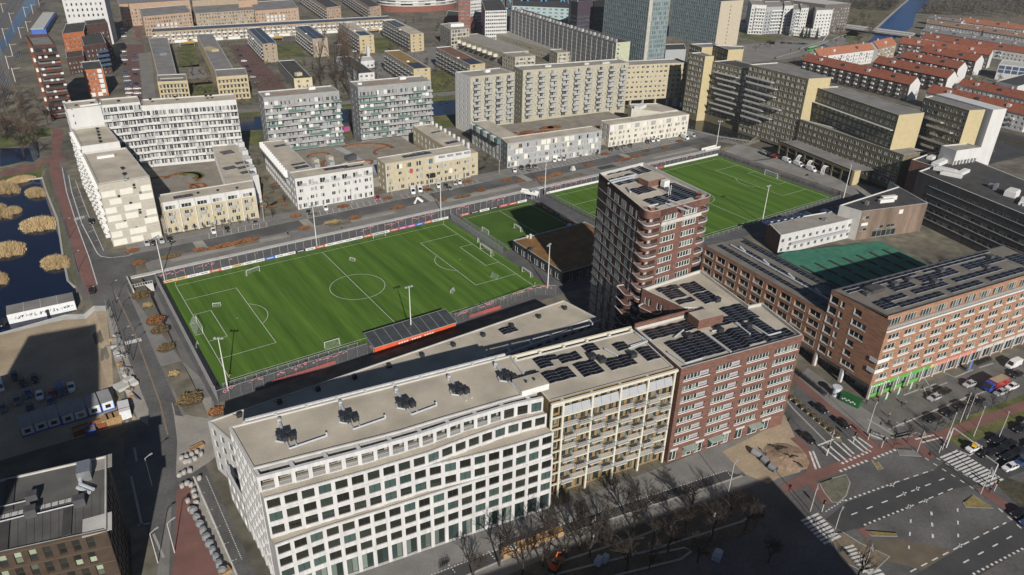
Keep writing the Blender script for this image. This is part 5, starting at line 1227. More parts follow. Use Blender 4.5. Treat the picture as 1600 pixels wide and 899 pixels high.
solar(w4, (11, 104), -.04, 4, 3, 1.75, 1.1, 15.2, .04); vents(w4, [(20, 106), (27, 105), (34, 104)], 15.2, .6, .6, BLACK)
# ---- middle block
m1, FF, fl = terrace_house('', 'white plastered town house row west of the white garden gap, with roof terraces', [(55.8, 100.7), (88.6, 99.1), (89.0, 108), (56.5, 109.5)], 15.9, WPL, 7)
parts_box(m1, FF[0], [(0, FF[0].L, 9.65, 9.8)], LGREY, 'ledge', 0, .25)
for j in range(7): q = MB(); F = FF[0]; F.block(q, j*4.69+2.4, j*4.69+4.5, 9.8, 10.8, .12, .2); q.build('railing', GMETAL, m1)
solar(m1, (70, 104.2), -.05, 6, 3, 1.75, 1.1, 15.9, .04); solar(m1, (78, 103), -.05, 5, 2, 1.75, 1.1, 15.9, .04)
P6 = [(56.6, 109.7), (66.5, 109.2), (69.5, 155), (60.5, 156)]
m2 = thing('town_house_row', 'white wing with glazed terraces and solar panels west of the middle courtyard', 'building', (62, 132, 3))
_, F6 = block('', '', '', P6, 3, 15.9, WPL, GRAVEL, {3: dict(holes=lambda F: grid(F.L, 14, 1.7, .4, [.5, 3.7, 6.9], 1.9), gm=GLASSW), 1: dict(holes=lambda F: grid(F.L, 10, 2, .5, [6.4, 9.6], 2), gm=GLASSW)}, ph=.3, root=m2)
for j in range(14):
 mb = MB(); F6[3].block(mb, j*3.3+.2, j*3.3+.4, 9.9, 13.2, 0, 1.6); mb.build('divider_fin', WMETAL, m2); mb = MB(); F6[3].block(mb, j*3.3+.4, j*3.3+3.2, 9.9, 10.9, 1.5, 1.6); mb.build('balcony_front', GREYP, m2)
solar(m2, (60.5, 112), .06, 4, 3, 1.75, 1.1, 15.9, .04); solar(m2, (60.7, 117), .06, 4, 2, 1.75, 1.1, 15.9, .04); solar(m2, (63, 145), .06, 3, 3, 1.75, 1.1, 15.9, .04)
m3, FF, fl = terrace_house('', 'pale yellow town house row with coloured window panels east of the garden gap', [(95.1, 100.5), (137.0, 99.2), (137.6, 108.6), (95.6, 110)], 15.6, YPL, 9)
RR = random.Random(5)
for j in range(5): parts_box(m3, FF[0], [(max(0, j*5.1-.12+(.2 if j else 0)), j*5.1+.15, 0, 12.7)], WMETAL, 'divider_fin', 0, .5)
for j, (m) in enumerate((GREYP, PCR, MATS['red_board'], GREYP, GGL, GREYP, PCR, MATS['red_board'])): s = 1.5+j*4.9; t = 3.7+(j*5 % 3)*3; parts_box(m3, FF[0], [(s, s+1.5, t, t+2.1)], m, 'facade_panel')
parts_box(m3, FF[0], [(23.5, FF[0].L-.1, 9.6, 12.9)], WPL, 'attic_band', .01, .08)
for j in range(4): parts_box(m3, FF[0], [(25.5+j*4.3, 28.2+j*4.3, 12.0, 12.4)], GREYP, 'awning', 0, 1.2)
parts_box(m3, FF[0], [(19.8, 23.2, 3.6, 5.2)], BLACK, 'awning', 0, 1.4)
solar(m3, (106, 104), -.03, 8, 3, 1.75, 1.1, 15.6, .04); solar(m3, (112, 107.4), -.03, 4, 1, 1.75, 1.1, 15.6, .04)
P7 = [(129.0, 109.0), (139.0, 108.6), (142.5, 146), (132.5, 147)]
m4 = thing('town_house_row', 'beige roofed wing with white chimneys between middle courtyard and side street', 'building', (136, 128, 3))
block('', '', '', P7, 3, 15.6, YPL, GRAVEL, {1: dict(holes=lambda F: grid(F.L, 9, 1.5, .5, [.5, 3.6, 6.8, 9.8], 1.6), gm=GLASSW), 3: dict(holes=lambda F: grid(F.L, 8, 2, .5, [6, 9], 2), gm=GLASSW)}, ph=.3, root=m4)
for j in range(9): mb = MB(); mb.obox((139.0+j*.42, 105+j*5), 1.1, 1.1, 3, 17.4, 0); mb.build('chimney', WPL, m4)
solar(m4, (132.5, 112), .1, 4, 3, 1.75, 1.1, 15.6, .04); solar(m4, (135, 131), .1, 3, 2, 1.75, 1.1, 15.6, .04)
mb = MB(); mb.obox((127, 115), 5, 8, 7, 11, .1); mb.build('glass_house', WMETAL, m4)
mp = thing('balcony_house', 'pale yellow end house at the east end of the yellow row', 'house', (138.6, 104, 3))
block('', '', '', [(137.1, 100.6), (141.5, 100.2), (142.0, 108.2), (137.7, 108.5)], 3, 13.2, YPL, GRAVEL, {0: dict(holes=lambda F: [(1.4, 2.8, z, z+1.5) for z in (.7, 3.7, 6.7)], gm=GLASSW)}, ph=.5, root=mp)
dk2 = thing('courtyard_deck', 'paved courtyard of the middle block with russet beds and pale path', 'deck', (97, 135, 3))
mb = MB(); mb.prism([(66.6, 109.3), (128.9, 109), (132, 160), (70, 164)], 3, 7.2); mb.build('deck', DECK, dk2)
for a in ((92, 135, 9, 1.2, 2.2, 4.6, RUST), (104, 146, 12, 1.2, -.2, 1.9, RUST), (98, 130, 3.2, .9, 0, 6.28, RUST), (116, 140, 6, .9, 1.2, 3.4, RUST), (84, 150, 4, .9, 0, 3, RUST)): arc_bed(dk2, *a[:6], 7.2, a[6], ex=1.3)
sheet('courtyard_path', [(96, 110.5), (102, 110.5), (107, 125), (118, 128), (116, 133), (100, 131), (99, 158), (95, 158), (98, 128)], M('pale_blue_paving', (.33, .34, .36), .9, .1, .4), .03, z=7.2, parent=dk2)
boxes(dk2, [(95, 138, 7.2, 5, 3, 2.2, .3), (115, 124, 7.2, 9, 4, 1.2, .2)], DGREY, 'pavilion')
for i in range(7): mb = MB(); mb.obox((74+i*2.3, 126+(i % 3)*7), 2.4, 3.2, 7.2, 9.8, .1); mb.build('garden_shed', (WMETAL, GREYP, PBE)[i % 3], dk2)
GBW = M('pale_grey_facade', (.27, .27, .265), .85, .1, .5)
def gallery_block(label, P0, P1, depth, zr, base, rows, n, roofm=GRAVELG):
 root = thing('apartment_building', label, 'building', ((P0[0]+P1[0])/2, P0[1]+depth/2, 3))
 d = Vector((P1[0]-P0[0], P1[1]-P0[1])).normalized(); nr = Vector((-d.y, d.x))*depth
 P = [P0, P1, (P1[0]+nr.x, P1[1]+nr.y), (P0[0]+nr.x, P0[1]+nr.y)]
 rr = random.Random(int(P0[0])); b = base-3
 hs = lambda F: [h for k in range(rows) for j in range(n) for h in ((F.L*j/n+.4, F.L*j/n+1.6, b+.1+3*k, b+2.4+3*k), (F.L*(j+.52)/n, F.L*(j+.52)/n+1.5, b+.5+3*k, b+2.3+3*k))]
 _, FF = block('', '', '', P, 3, zr, GBW, roofm, {0: dict(holes=hs, gm=GLASSW, fm=GMETAL, depth=.15), 3: dict(holes=lambda F: grid(F.L, 2, 1.2, 1, [b+.8+3*k for k in range(rows)], 1.5), fm=GMETAL), 2: dict(holes=lambda F: grid(F.L, n, 2, 1, [b+.6+3*k for k in range(rows)], 1.8), stuff=True)}, ph=.5, root=root)
 F = FF[0]
 for k in range(rows):
  z = b+3*k; mb = MB(); F.block(mb, -.3, F.L+.2, z-.25, z, 0, 1.9); mb.build('balcony', LGREY, root)
  j = 0.0
  while j < F.L-.5:
   w = min(rr.choice((2.6, 3.8, 5.2)), F.L-j); q = MB(); F.block(q, j+.03, j+w-.05, z-.1, z+(.95 if rr.random() < .8 else 1.5), 1.8, 1.92); q.build('railing', rr.choice((GGL, GREYP, GREYP, GGL, MGREY)), root)
   if rr.random() < .45: q = MB(); a = j+rr.random()*max(.1, w-1.3); F.block(q, a, min(F.L, a+rr.choice((1.0, 1.8))), z+.02, z+2.6, .12, .3+rr.random()*1.2); q.build('balcony_screen', rr.choice((WMETAL, WPL, PCR, GREYP)), root)
   j += w
 for k in range(rows): parts_box(root, FF[3], [(0, FF[3].L, b+3*k-.12, b+3*k+.1)], GREYP, 'floor_band', 0, .1)
 boxes(root, [(P0[0]+(P1[0]-P0[0])*.72, P0[1]+depth*.55-1, zr, 3.2, 2.4, 1.6, d.angle_signed(Vector((1, 0)))), (P0[0]+4, P0[1]+depth*.5, zr, 2, 1.6, .9, 0)], WMETAL, 'roof_unit')
 mb = MB(); mb.box(P0[0]+6, P0[1]+depth*.35-.2, zr, P1[0]-8, P0[1]+depth*.35, zr+.4); mb.build('roof_beam', M('brown_beam', (.2, .11, .07), .8), root)
 return root
gallery_block('grey balcony apartment block left of the pair behind the middle courtyard', (67.0, 168.6), (102.6, 164.8), 13, 32.3, 7.2, 8, 8)
gallery_block('grey balcony apartment block right of the pair behind the middle courtyard', (113.0, 166.4), (151.5, 162.0), 14, 32.6, 7.2, 8, 9)
# ---- east block
def sage_block(label, P, zr, n, rows, wcol=None, west=True):
 root = thing('apartment_building', label, 'building', ((P[0][0]+P[1][0])/2, P[0][1]+7, 3))
 hs = lambda F: [h for k in range(rows) for j in range(n) for h in ((F.L*(j+.3)/n, F.L*(j+.3)/n+3.0, 3.3+3*k, 5.5+3*k), (F.L*(j+.02)/n+.3, F.L*(j+.02)/n+1.1, 3.7+3*k, 5.2+3*k))]
 _, FF = block('', '', '', P, 3, zr, SAGE, GRAVELG, {0: dict(holes=hs, nx=3, gm=GLASSW, fm=WMETAL, depth=.2), 3: dict(holes=lambda F: grid(F.L, 3, .9, 1.5, [3.6+3*k for k in range(rows)], 1.3), wm=wcol, nx=1), 2: dict(holes=lambda F: grid(F.L, n*2, 1.6, 1, [3.4+3*k for k in range(rows)], 1.6), stuff=True)}, ph=.5, root=root)
 F = FF[0]
 for k in range(1, rows):
  for j in range(n): balcony(root, F, F.L*(j+.22)/n, 3+3*k+.1, 4.4, 1.6, 1.0, 'panel', LGREY, GMETAL)
 return root, FF
e1, _ = sage_block('tall sage balcony block with white west wall behind the panelled rows', [(172.6, 157.8), (200.0, 156.5), (199.8, 171), (172.0, 172.6)], 33.2, 4, 9, WPL)
e2, _ = sage_block('long sage apartment slab with eight balcony columns in the east block', [(206.8, 158.5), (274.6, 147.6), (276.5, 159.5), (209, 171)], 33.2, 9, 9)
boxes(e1, [(188, 166, 33.2, 3, 2.4, 1.5, 0)], WMETAL, 'roof_unit'); boxes(e2, [(226, 162, 33.2, 4, 2, 1.0, -.15), (250, 157, 33.2, 3, 2, 1.0, -.15), (262, 154, 33.2, 5, 2, .9, -.15)], LGREY, 'roof_unit')
YE = [(275.5, 158.8), (322.5, 146.0), (326, 158.5), (278, 171)]
ye = thing('apartment_building', 'yellow windowed slab bridging the canal on columns', 'building', (300, 158, 3))
_, FF = block('', '', '', YE, 8.5, 29.4, YPL, GRAVELG, {0: dict(holes=lambda F: grid(F.L, 15, 1.9, .6, [1.3+2.95*k for k in range(7)], 1.35), gm=GLASSW, depth=.15), 2: dict(holes=lambda F: grid(F.L, 15, 1.9, .6, [1.3+2.95*k for k in range(7)], 1.35), stuff=True)}, ph=.4, root=ye)
for j in range(6):
 p = FF[0].pt(3+j*8.7, 0, -.8); mb = MB(); mb.box(p[0]-.5, p[1]-.5, 1, p[0]+.5, p[1]+.5, 8.5); mb.build('column', YPL, ye)
mb = MB(); mb.poly([tuple(p)+(8.52,) for p in reversed(YE)]); mb.build('soffit', MGREY, ye)
mb = MB(); p = FF[0].pt(44, 0, -.5); mb.tube((p[0], p[1], 2), (p[0], p[1], 8.5), 2.2, 12); mb.build('stair_drum', GREYP, ye)
e3, FF, fl = terrace_house('', 'low row with chequered grey and white panels along the north street', [(158.6, 101.4), (212.6, 96.3), (213.6, 105.5), (161.0, 110.6)], 14.6, GREYP, 11)
RR = random.Random(9)
for k in range(4):
 s = .3
 while s < FF[0].L-3:
  w = RR.choice((1.6, 2.2, 2.8))
  if RR.random() < .6: parts_box(e3, FF[0], [(s, s+w, k*2.9+.35, k*2.9+2.7)], RR.choice((PCR, PCR, WPL, PBE, GREYP)), 'facade_panel', .02, .09)
  s += w+RR.choice((.3, 1.4, 2.2))
 parts_box(e3, FF[0], [(0, FF[0].L, k*2.9-.05, k*2.9+.12)], LGREY, 'floor_band', 0, .15)
P8 = [(160.9, 110.8), (170.5, 110.2), (173.0, 141.5), (164.2, 142.5)]
e4 = thing('town_house_row', 'brown roofed wing with glazed porches running back beside the white block', 'building', (167, 127, 3))
_, F8 = block('', '', '', P8, 3, 14.6, GREYP, GRAVEL, {3: dict(holes=lambda F: grid(F.L, 8, 2.2, .5, [.4, 3.3, 6.2], 2.0), gm=GLASSW), 1: dict(holes=lambda F: grid(F.L, 7, 2.2, .5, [6.2], 2.0), gm=GLASSW)}, ph=.3, root=e4)
for j in range(8): parts_box(e4, F8[3], [(j*3.95+.2, j*3.95+1.8, .4+3*(j % 3), 2.8+3*(j % 3))], PCR, 'facade_panel', .02, .09); mb = MB(); F8[3].block(mb, j*3.95+.2, j*3.95+3.6, 8.8, 11.2, 0, 1.5); mb.build('glazed_porch', GGL if j % 2 else WMETAL, e4)
e5, FF, fl = terrace_house('', 'cream white town house row at the canal end of the north street', [(223.1, 102.4), (276, 97.4), (277, 106.5), (224.4, 111.6)], 14.4, CREAM, 10)
for j in range(10): q = MB(); FF[0].block(q, j*5.3+.4, j*5.3+3.0, 8.6, 10.9, .02, .1); q.build('attic_panel', GREYP if j % 2 else WMETAL, e5)
P9 = [(266, 108), (277, 107.4), (277.5, 124), (262, 131), (256, 122)]
e6 = thing('town_house_row', 'brown roofed wing with white roof terrace at the canal corner', 'building', (268, 118, 3))
block('', '', '', P9, 3, 14.4, CREAM, GRAVEL, {}, ph=.4, root=e6); mb = MB(); mb.obox((262, 121.5), 9, 3.5, 14.4, 16.2, .4); mb.build('terrace_screen', WMETAL, e6)
dk3 = thing('courtyard_deck', 'planted courtyard deck between panelled rows and sage slabs', 'deck', (210, 130, 3))
mb = MB(); mb.prism([(170.8, 110.6), (213.5, 106), (256, 110), (262, 148), (174, 156)], 3, 6.5); mb.build('deck', DECK, dk3)
for i in range(16): x, y = 180+i*4.9+R.uniform(-2, 2), 132+R.uniform(-6, 9)-i*.6; arc_bed(dk3, x, y, 1.6, 2.4, 0, 6.28, 6.5, RUST, ex=1.6)
# ---- ochre megastructure east of the canal
och = M('shaded_ochre_facade', (.15, .128, .08), .88, .16, .5); GAB = M('yellow_gable', (.43, .36, .21), .88, .06, .6)  # ochre darkened to carry the shade of the west fronts; south gables stay bright
KO = (117.7-40)/(117.7-36.8)
def TO(P): return [(CAM.x+(x-CAM.x)*KO, CAM.y+(y-CAM.y)*KO) for x, y in P]
def TZ(z): return 117.7-(117.7-z)*KO
def ochre(label, P, z0, zr, rows, n, gable=True, rm=ROOFG, top=3.0, ww=2.3):
 P = TO(P); zr = TZ(zr); rows += 1
 root = thing('apartment_building', label, 'building', (sum(p[0] for p in P)/4, sum(p[1] for p in P)/4, z0))
 hs = lambda F: grid(F.L, n, ww, .5, [zr-z0-3.0*(k+1)+.6 for k in range(rows)], 1.75)
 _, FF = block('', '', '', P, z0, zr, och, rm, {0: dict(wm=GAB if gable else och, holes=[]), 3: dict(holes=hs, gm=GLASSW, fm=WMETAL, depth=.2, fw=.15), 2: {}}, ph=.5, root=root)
 return root, FF
OX = 318.0
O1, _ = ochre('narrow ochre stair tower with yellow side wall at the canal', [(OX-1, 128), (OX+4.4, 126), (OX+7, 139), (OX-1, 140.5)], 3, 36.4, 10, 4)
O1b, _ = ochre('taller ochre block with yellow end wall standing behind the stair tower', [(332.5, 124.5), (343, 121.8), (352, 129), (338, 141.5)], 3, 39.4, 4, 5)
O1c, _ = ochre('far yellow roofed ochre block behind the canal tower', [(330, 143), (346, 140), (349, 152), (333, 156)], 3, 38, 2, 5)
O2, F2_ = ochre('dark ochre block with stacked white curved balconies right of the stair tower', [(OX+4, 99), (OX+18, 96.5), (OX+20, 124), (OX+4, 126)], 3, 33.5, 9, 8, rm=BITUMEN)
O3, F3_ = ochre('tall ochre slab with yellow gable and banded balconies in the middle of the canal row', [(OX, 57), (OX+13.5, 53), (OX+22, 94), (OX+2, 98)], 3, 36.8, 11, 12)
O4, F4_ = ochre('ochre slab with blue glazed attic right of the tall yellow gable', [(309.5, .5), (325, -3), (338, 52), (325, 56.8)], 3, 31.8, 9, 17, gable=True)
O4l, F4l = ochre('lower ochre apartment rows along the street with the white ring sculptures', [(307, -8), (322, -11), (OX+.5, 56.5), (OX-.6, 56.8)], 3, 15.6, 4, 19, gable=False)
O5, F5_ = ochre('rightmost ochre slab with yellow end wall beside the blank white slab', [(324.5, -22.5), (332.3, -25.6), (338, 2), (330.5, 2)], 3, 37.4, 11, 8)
parts_box(O4, F4_[3], [(0, F4_[3].L-1, 25.4, 25.7)], LGREY, 'attic_ledge', 0, 1.6)
wsl = thing('end_wall', 'tall blank white slab wall at the right end of the ochre row', 'wall', (338, -28, 3)); mb = MB(); mb.prism(TO([(333.8, -28.2), (342.2, -30.2), (349, 0), (341, 2)]), 3, TZ(38.2)); mb.build('wall', WPL, wsl)
lk = thing('white_link', 'white gridded link building in front of the rightmost ochre slab', 'building', (318, -20, 3))
block('', '', '', TO([(312, -28), (327, -31), (328.5, -24), (314, -20)]), 3, TZ(22.2), WPL, GRAVELG, {0: dict(holes=lambda F: grid(F.L, 7, 1.5, .3, [1+3.1*k for k in range(6)], 2.4))}, root=lk)
def bands(root, F, L, m=LGREY, d=1.7):
 for (a, b, t) in L:
  mb = MB(); F.block(mb, a, b, t-.25, t, 0, d); ba = mb.build('balcony', m, root); mb = MB(); F.block(mb, a, b, t-.2, t+.85, d-.12, d); sub('railing', mb.mesh('railing', LGREY), ba)
bands(O2, F2_[3], [(4+(k % 3)*2, 23 if k % 2 else 20, 29-2.9*k) for k in range(8)], d=2.6)
bands(O3, F3_[3], [(2, 22-(k % 2)*6, 24.5-2.9*k) for k in range(6)]+[(1, 19, 31.5), (2, 22, 28.6), (14, 27, 30.5-2.9*4)], d=2.4)
bands(O5, F5_[3], [(4+(k % 3)*3, 14+(k % 2)*6, 30-3.0*k) for k in range(7)], d=2.2)
po = thing('podium', 'ochre porch with open bays and yellow end pier along the street of the ring sculptures', 'building', (298, 25, 3))
PO = [(284, 1), (301, -4), (303.6, 47), (293.5, 50)]
F = Fac(PO[3], PO[0], 3); mb = MB(); F.block(mb, 0, F.L, 5.0, 6.2, -1, 0); F.block(mb, 0, F.L, 2.7, 3.1, -.8, -.1); mb.build('beam', och, po)
for j in range(9): mb = MB(); F.block(mb, j*6.1, j*6.1+.9, 0, 5.2, -1.2, .05); mb.build('column', och, po)
Fi = Fac(F.pt(0, 0, -4)[:2], F.pt(F.L, 0, -4)[:2], 3); hl = grid(F.L, 9, 4.6, .4, [.3, 3.2], 2.2); mb = MB(); wall_holes(mb, Fi, 0, 6, hl, .2); mb.build('wall', DKW, po)
for h in hl: window(po, Fi, h[0], h[2], 4.6, 2.2, 3, 1, GMETAL, GLASS, .1, .2)
mb = MB(); mb.poly([tuple(p)+(9.2,) for p in PO]); mb.poly([tuple(p)+(8.9,) for p in reversed(PO)]); mb.build('terrace', ROOFG, po)
mb = MB(); F.block(mb, F.L-.2, F.L+1.2, 0, 6.8, -3.2, .6); mb.build('end_pier', GAB, po)
br = thing('canal_bridge_box', 'long closed ochre bridge box over the canal', 'bridge', (327, 132, 3)); mb = MB(); mb.prism([(318.5, 112), (329, 112), (331, 151), (321, 152)], 5.5, 10.5); mb.build('deck_box', GAB, br); mb = MB(); mb.poly([(318.6, 112.1, 10.52), (328.9, 112.1, 10.52), (330.9, 150.9, 10.52), (321.1, 151.9, 10.52)]); mb.build('roof', M('brown_roofing', (.22, .165, .085), .9, .15, .3), br)
# ================================================================ the city beyond
PEACH = M('peach_brick', (.40, .275, .19), .9, .1, .5); TANB = M('tan_brick', (.33, .265, .19), .9, .1, .5)
DBRK = M('dark_brown_brick', (.075, .04, .034), .9, .2, .6); ORB = M('bright_orange_brick', (.36, .125, .055), .9, .14, .5); RBRK = M('dull_red_brick', (.22, .085, .06), .9, .15, .5)
TILE = M('red_roof_tiles', (.235, .078, .045), .9, .2, .6, fine=.15, fscale=4); TILEO = M('orange_roof_tiles', (.31, .125, .07), .9, .15, .6, fine=.12, fscale=4)
CURT = glass('curtain_wall', (.05, .085, .095), (.11, .18, .195), (.24, .32, .32), .4, .12); CURD = glass('dark_curtain_wall', (.012, .02, .035), (.02, .04, .07), (.05, .08, .12), .2, .08)
def px_block(name, label, cat, FL, FR, BL, zr, wm, rm, n0=6, n3=14, rows=4, z0=3, fh=3.0, ww=1.7, wh=1.5, gm=GLASSW, fm=WMETAL, side=None, balc=None, ph=.4, pm=None, w0=None, group=None, first=1.0, ny=1, sides_off=(), wm3=None):
 FL, FR, BL = W(*FL, zr), W(*FR, zr), W(*BL, zr); BR = (FR[0]+BL[0]-FL[0], FR[1]+BL[1]-FL[1]); P = [FL, FR, BR, BL]
 zs = [first+fh*k for k in range(rows) if first+fh*k+wh < zr-z0]
 sd = {}
 if n0: sd[0] = dict(holes=lambda F: grid(F.L, n0, min(ww, F.L/n0*.75), .4, zs, wh), stuff=True, gm=gm, fm=fm, ny=ny, wm=w0)
 else: sd[0] = dict(wm=w0)
 if n3: sd[3] = dict(holes=lambda F: grid(F.L, n3, min(ww, F.L/n3*.75), .4, zs, wh), stuff=True, gm=gm, fm=fm, ny=ny, wm=wm3)
 root, FF = block(name, label, cat, P, z0, zr, wm, rm, sd, ph=ph, pm=pm, group=group)
 for (f, n, d, m) in balc or []:
  F = FF[f]
  for z in zs[1:]:
   for j in range(n):
    a = F.L*(j+.22)/n; mb = MB(); F.block(mb, a, a+F.L/n*.6, z-1.1, z-.9, 0, d); F.block(mb, a, a+F.L/n*.6, z-.9, z+.1, d-.1, d); mb.build('balcony', m, root)
 return root, FF
def solar_stuff(root, FF, zr, L):
 """roof solar rows too small to pick apart: (s0, s1, d0, d1) on face 3 coordinates"""
 mb = MB()
 for (a, b, c, d) in L:
  n = max(1, int((b-a)/1.1)); 
  for i in range(n):
   s = a+(b-a)*i/n; q = [FF.pt(s, 0, -c), FF.pt(s+(b-a)/n-.08, 0, -c), FF.pt(s+(b-a)/n-.08, 0, -d), FF.pt(s, 0, -d)]
   mb.poly([(p[0], p[1], zr+.25+(.12 if j > 1 else 0)) for j, p in enumerate(q)])
 tag(mb.build('solar_panels', SOLAR, root), kind='stuff')
# ---- slabs in the green estate behind the blocks
SL = [('white balconied slab with dark solar roof, leftmost of the estate slabs', (410, 70), (432, 67.5), (385.6, 45), 16.5, TANB, WMETAL, ROOFG, 4), ('tan slab with dark solar roof, second of the estate slabs', (488, 62), (511.6, 60), (461, 41.6), 16.5, TANB, WMETAL, ROOFG, 4),
 ('yellow gabled slab with beige roof and small solar field, third of the estate slabs', (561, 57), (584, 55.5), (529, 36), 16.5, YBRICK, LGREY, GRAVEL, 1), ('yellow gabled slab, fourth of the estate slabs behind the green lawn', (641, 55), (662, 53), (597.5, 32.5), 16.5, YBRICK, LGREY, GRAVEL, 2),
 ('yellow gabled slab with ochre planted roof and blue panels in front of the lawn', (646, 109), (672.5, 107), (600, 80.5), 16.5, YBRICK, LGREY, M('ochre_sedum', (.25, .16, .055), .95, .2, .3), 1), ('yellow gabled slab with brown planted roof beside the round balconies', (734, 102.5), (758, 100), (681, 75), 16.5, YBRICK, LGREY, M('brown_sedum', (.17, .09, .055), .95, .2, .3), 1)]
for i, (lab, a, b, c, z, wm, bm_, rm, sol) in enumerate(SL):
 r, FF = px_block('apartment_slab', lab, 'building', a, b, c, z, M('slab_facade', (.27, .25, .21), .9, .15, .5), rm, 2, 16, 5, balc=[(3, 10, 1.3, bm_)], w0=wm, pm=WMETAL, fh=2.7)
 F = FF[3]
 if sol == 4: solar_stuff(r, F, z, [(2, F.L-2, 1, 5), (2, F.L-2, 6, 10.5)])
 elif sol == 2: solar_stuff(r, F, z, [(4, F.L*.5, 1.5, 5), (4, F.L*.45, 6, 10)])
 else: solar_stuff(r, F, z, [(F.L*.7, F.L-3, 2, 6), (F.L*.7, F.L-3, 6.5, 10)])
 boxes(r, [FF[0].pt(5, z-3, -25)[:2]+(z, 1.6, 1.6, .8, 0)], WMETAL, 'roof_unit')
r, FF = px_block('apartment_slab', 'low block with diamond patterned side and dark roof left of the poplars', 'building', (459, 124), (487.5, 122), (434, 96), 9.5, M('pale_yellow_render', (.48, .42, .27), .85, .1, .5), BITUMEN, 2, 0, 2)
F = FF[3]; mb = MB()
for j in range(26):
 for k in range(5):
  s, t = F.L*(j+.5+(.5 if k % 2 else 0))/27, .8+k*1.15; mb.poly([F.pt(s-.8, t, .03), F.pt(s, t-.55, .03), F.pt(s+.8, t, .03), F.pt(s, t+.55, .03)])
tag(mb.build('diamond_panels', WMETAL, r), kind='stuff'); mb = MB(); F.quad(mb, 0, F.L, 0, 6.8, .012); mb.build('dark_panel', BLACK, r)
boxes(r, [FF[0].pt(5, 0, -10)[:2]+(9.5, 4, 3, 2, .2)], MATS['pale_yellow_render'], 'roof_house')
r, FF = px_block('apartment_slab', 'low white gabled block with long dark roof between the poplars', 'building', (560, 116), (585, 114), (525, 90), 9.5, WPL, BITUMEN, 3, 14, 2)
px_block('house', 'small white cubic house with tall white chimney behind the poplars', 'house', (564, 97), (585, 95), (559, 90), 8, WPL, WPL, 3, 2, 2); x, y = W(575, 83, 8); mb = MB(); mb.box(x-1, y-1, 3, x+1, y+1, 13); tag(mb.build('chimney', WPL), 'white square chimney tower by the small white house', 'chimney')
# ---- yellow T blocks on the left
for lab, a, b, c, bl, br_, k in (('yellow brick block with arcaded balconies, left of the pair behind the white slab', (246, 129), (293, 127), (245, 118), (232, 60), (262, 59), 3), ('yellow brick block with arcaded balconies, right of the pair behind the white slab', (338, 121.5), (387, 118), (336, 110), (307, 54), (332, 53), 5)):
 r, FF = px_block('apartment_building', lab, 'building', a, b, c, 13.5 if k == 3 else 17, YBRICK, ROOFG, 8, 3, 5, fh=3.0 if k == 3 else 3.2, ww=1.2, wh=1.9, fm=BROWNF, gm=GLASS)
 F = FF[0]
 for i in range(1, 5): mb = MB(); F.block(mb, 2, F.L-2, .3+3.1*i-.2, .3+3.1*i+.25, 0, .8); mb.build('balcony', PBE, r)
 zr = 11 if k == 3 else 13; Q = [FF[2].pt(FF[2].L*.95, 0)[:2], FF[2].pt(FF[2].L*.3, 0)[:2]]; A, B = W(*br_, zr), W(*bl, zr)
 P = [Q[0], Q[1], A, B]; P = [(p[0], p[1]+.3) for p in P]
 r2, _ = block('apartment_building', lab.split(' with')[0]+(', long rear wing of the left one' if k == 3 else ', long rear wing of the right one'), 'building', P, 3, zr, YBRICK, ROOFG, {3: dict(holes=lambda F: grid(F.L, 18, 1.6, .5, [1+3*i for i in range(3)], 1.5), stuff=True)}, ph=.3)
 q = MB(); c0 = Vector(P[3]).lerp(Vector(P[0]), .45); mb = MB(); mb.obox((c0.x+5, c0.y), 5, 14, zr, zr+1.6, .15); mb.build('roof_house', STEEL if k == 3 else YBRICK, r2)
# ---- long white slab across the top, peach and tan blocks behind it
r, FF = px_block('apartment_slab', 'very long white balconied slab stretching across the estate behind the lawns', 'building', (236, 51), (612, 30), (240, 45), 12.5, TANB, SOLAR, 70, 3, 3, fh=3.1, ww=1.8, wh=1.6, balc=[(0, 46, 1.4, WMETAL)])
parts_box(r, FF[0], [(2+j*14.4, 12+j*14.4, .2, 2.6) for j in range(14)], WMETAL, 'garage_front', .02, .4)
for n, (lab, a, b, c, z, wm, n0, rows) in enumerate([('peach brick block with white framed centre bays, front left of the peach group', (223, 27), (299, 20), (218, 14), 19, PEACH, 18, 5), ('tan brick block with two solar topped towers in the peach group', (305, 22), (398, 16), (300, 8), 15, TANB, 20, 4),
 ('peach brick block with pitched solar roofs right of the tan towers', (398, 18), (466, 13), (392, 4), 17, PEACH, 16, 4), ('peach brick block at the top edge above the parking street', (186, 8), (296, 1), (180, -12), 22, PEACH, 22, 5), ('tan block behind the peach group at the top edge', (300, 2), (372, -2), (296, -10), 20, TANB, 14, 4), ('peach block with white bays at the top edge right of the tan block', (372, 2), (402, 0), (370, -10), 21, PEACH, 8, 4)]):
 r, FF = px_block('apartment_building', lab, 'building', a, b, c, z, wm, ROOFG, n0, 6, rows, ww=1.5, wh=1.7)
 if n in (0, 2): parts_box(r, FF[0], [(FF[0].L*(.25+.09*j), FF[0].L*(.25+.09*j)+2.2, 1+3*k, 3.2+3*k) for j in range(5) for k in range(3)], WMETAL, 'bay_frame', .02, .5)
for lab, a, b, c in (('slab of white gridded balconies with grey roof at the top, left of two', (510, 13), (532, 10), (468, -14)), ('slab of white gridded balconies with grey roof at the top, right of two', (577, 12), (595, 9), (535, -14))):
 px_block('apartment_slab', lab, 'building', a, b, c, 17, PEACH, BITUMEN, 6, 20, 5, fh=2.8, balc=[(3, 14, 1.2, WMETAL)])
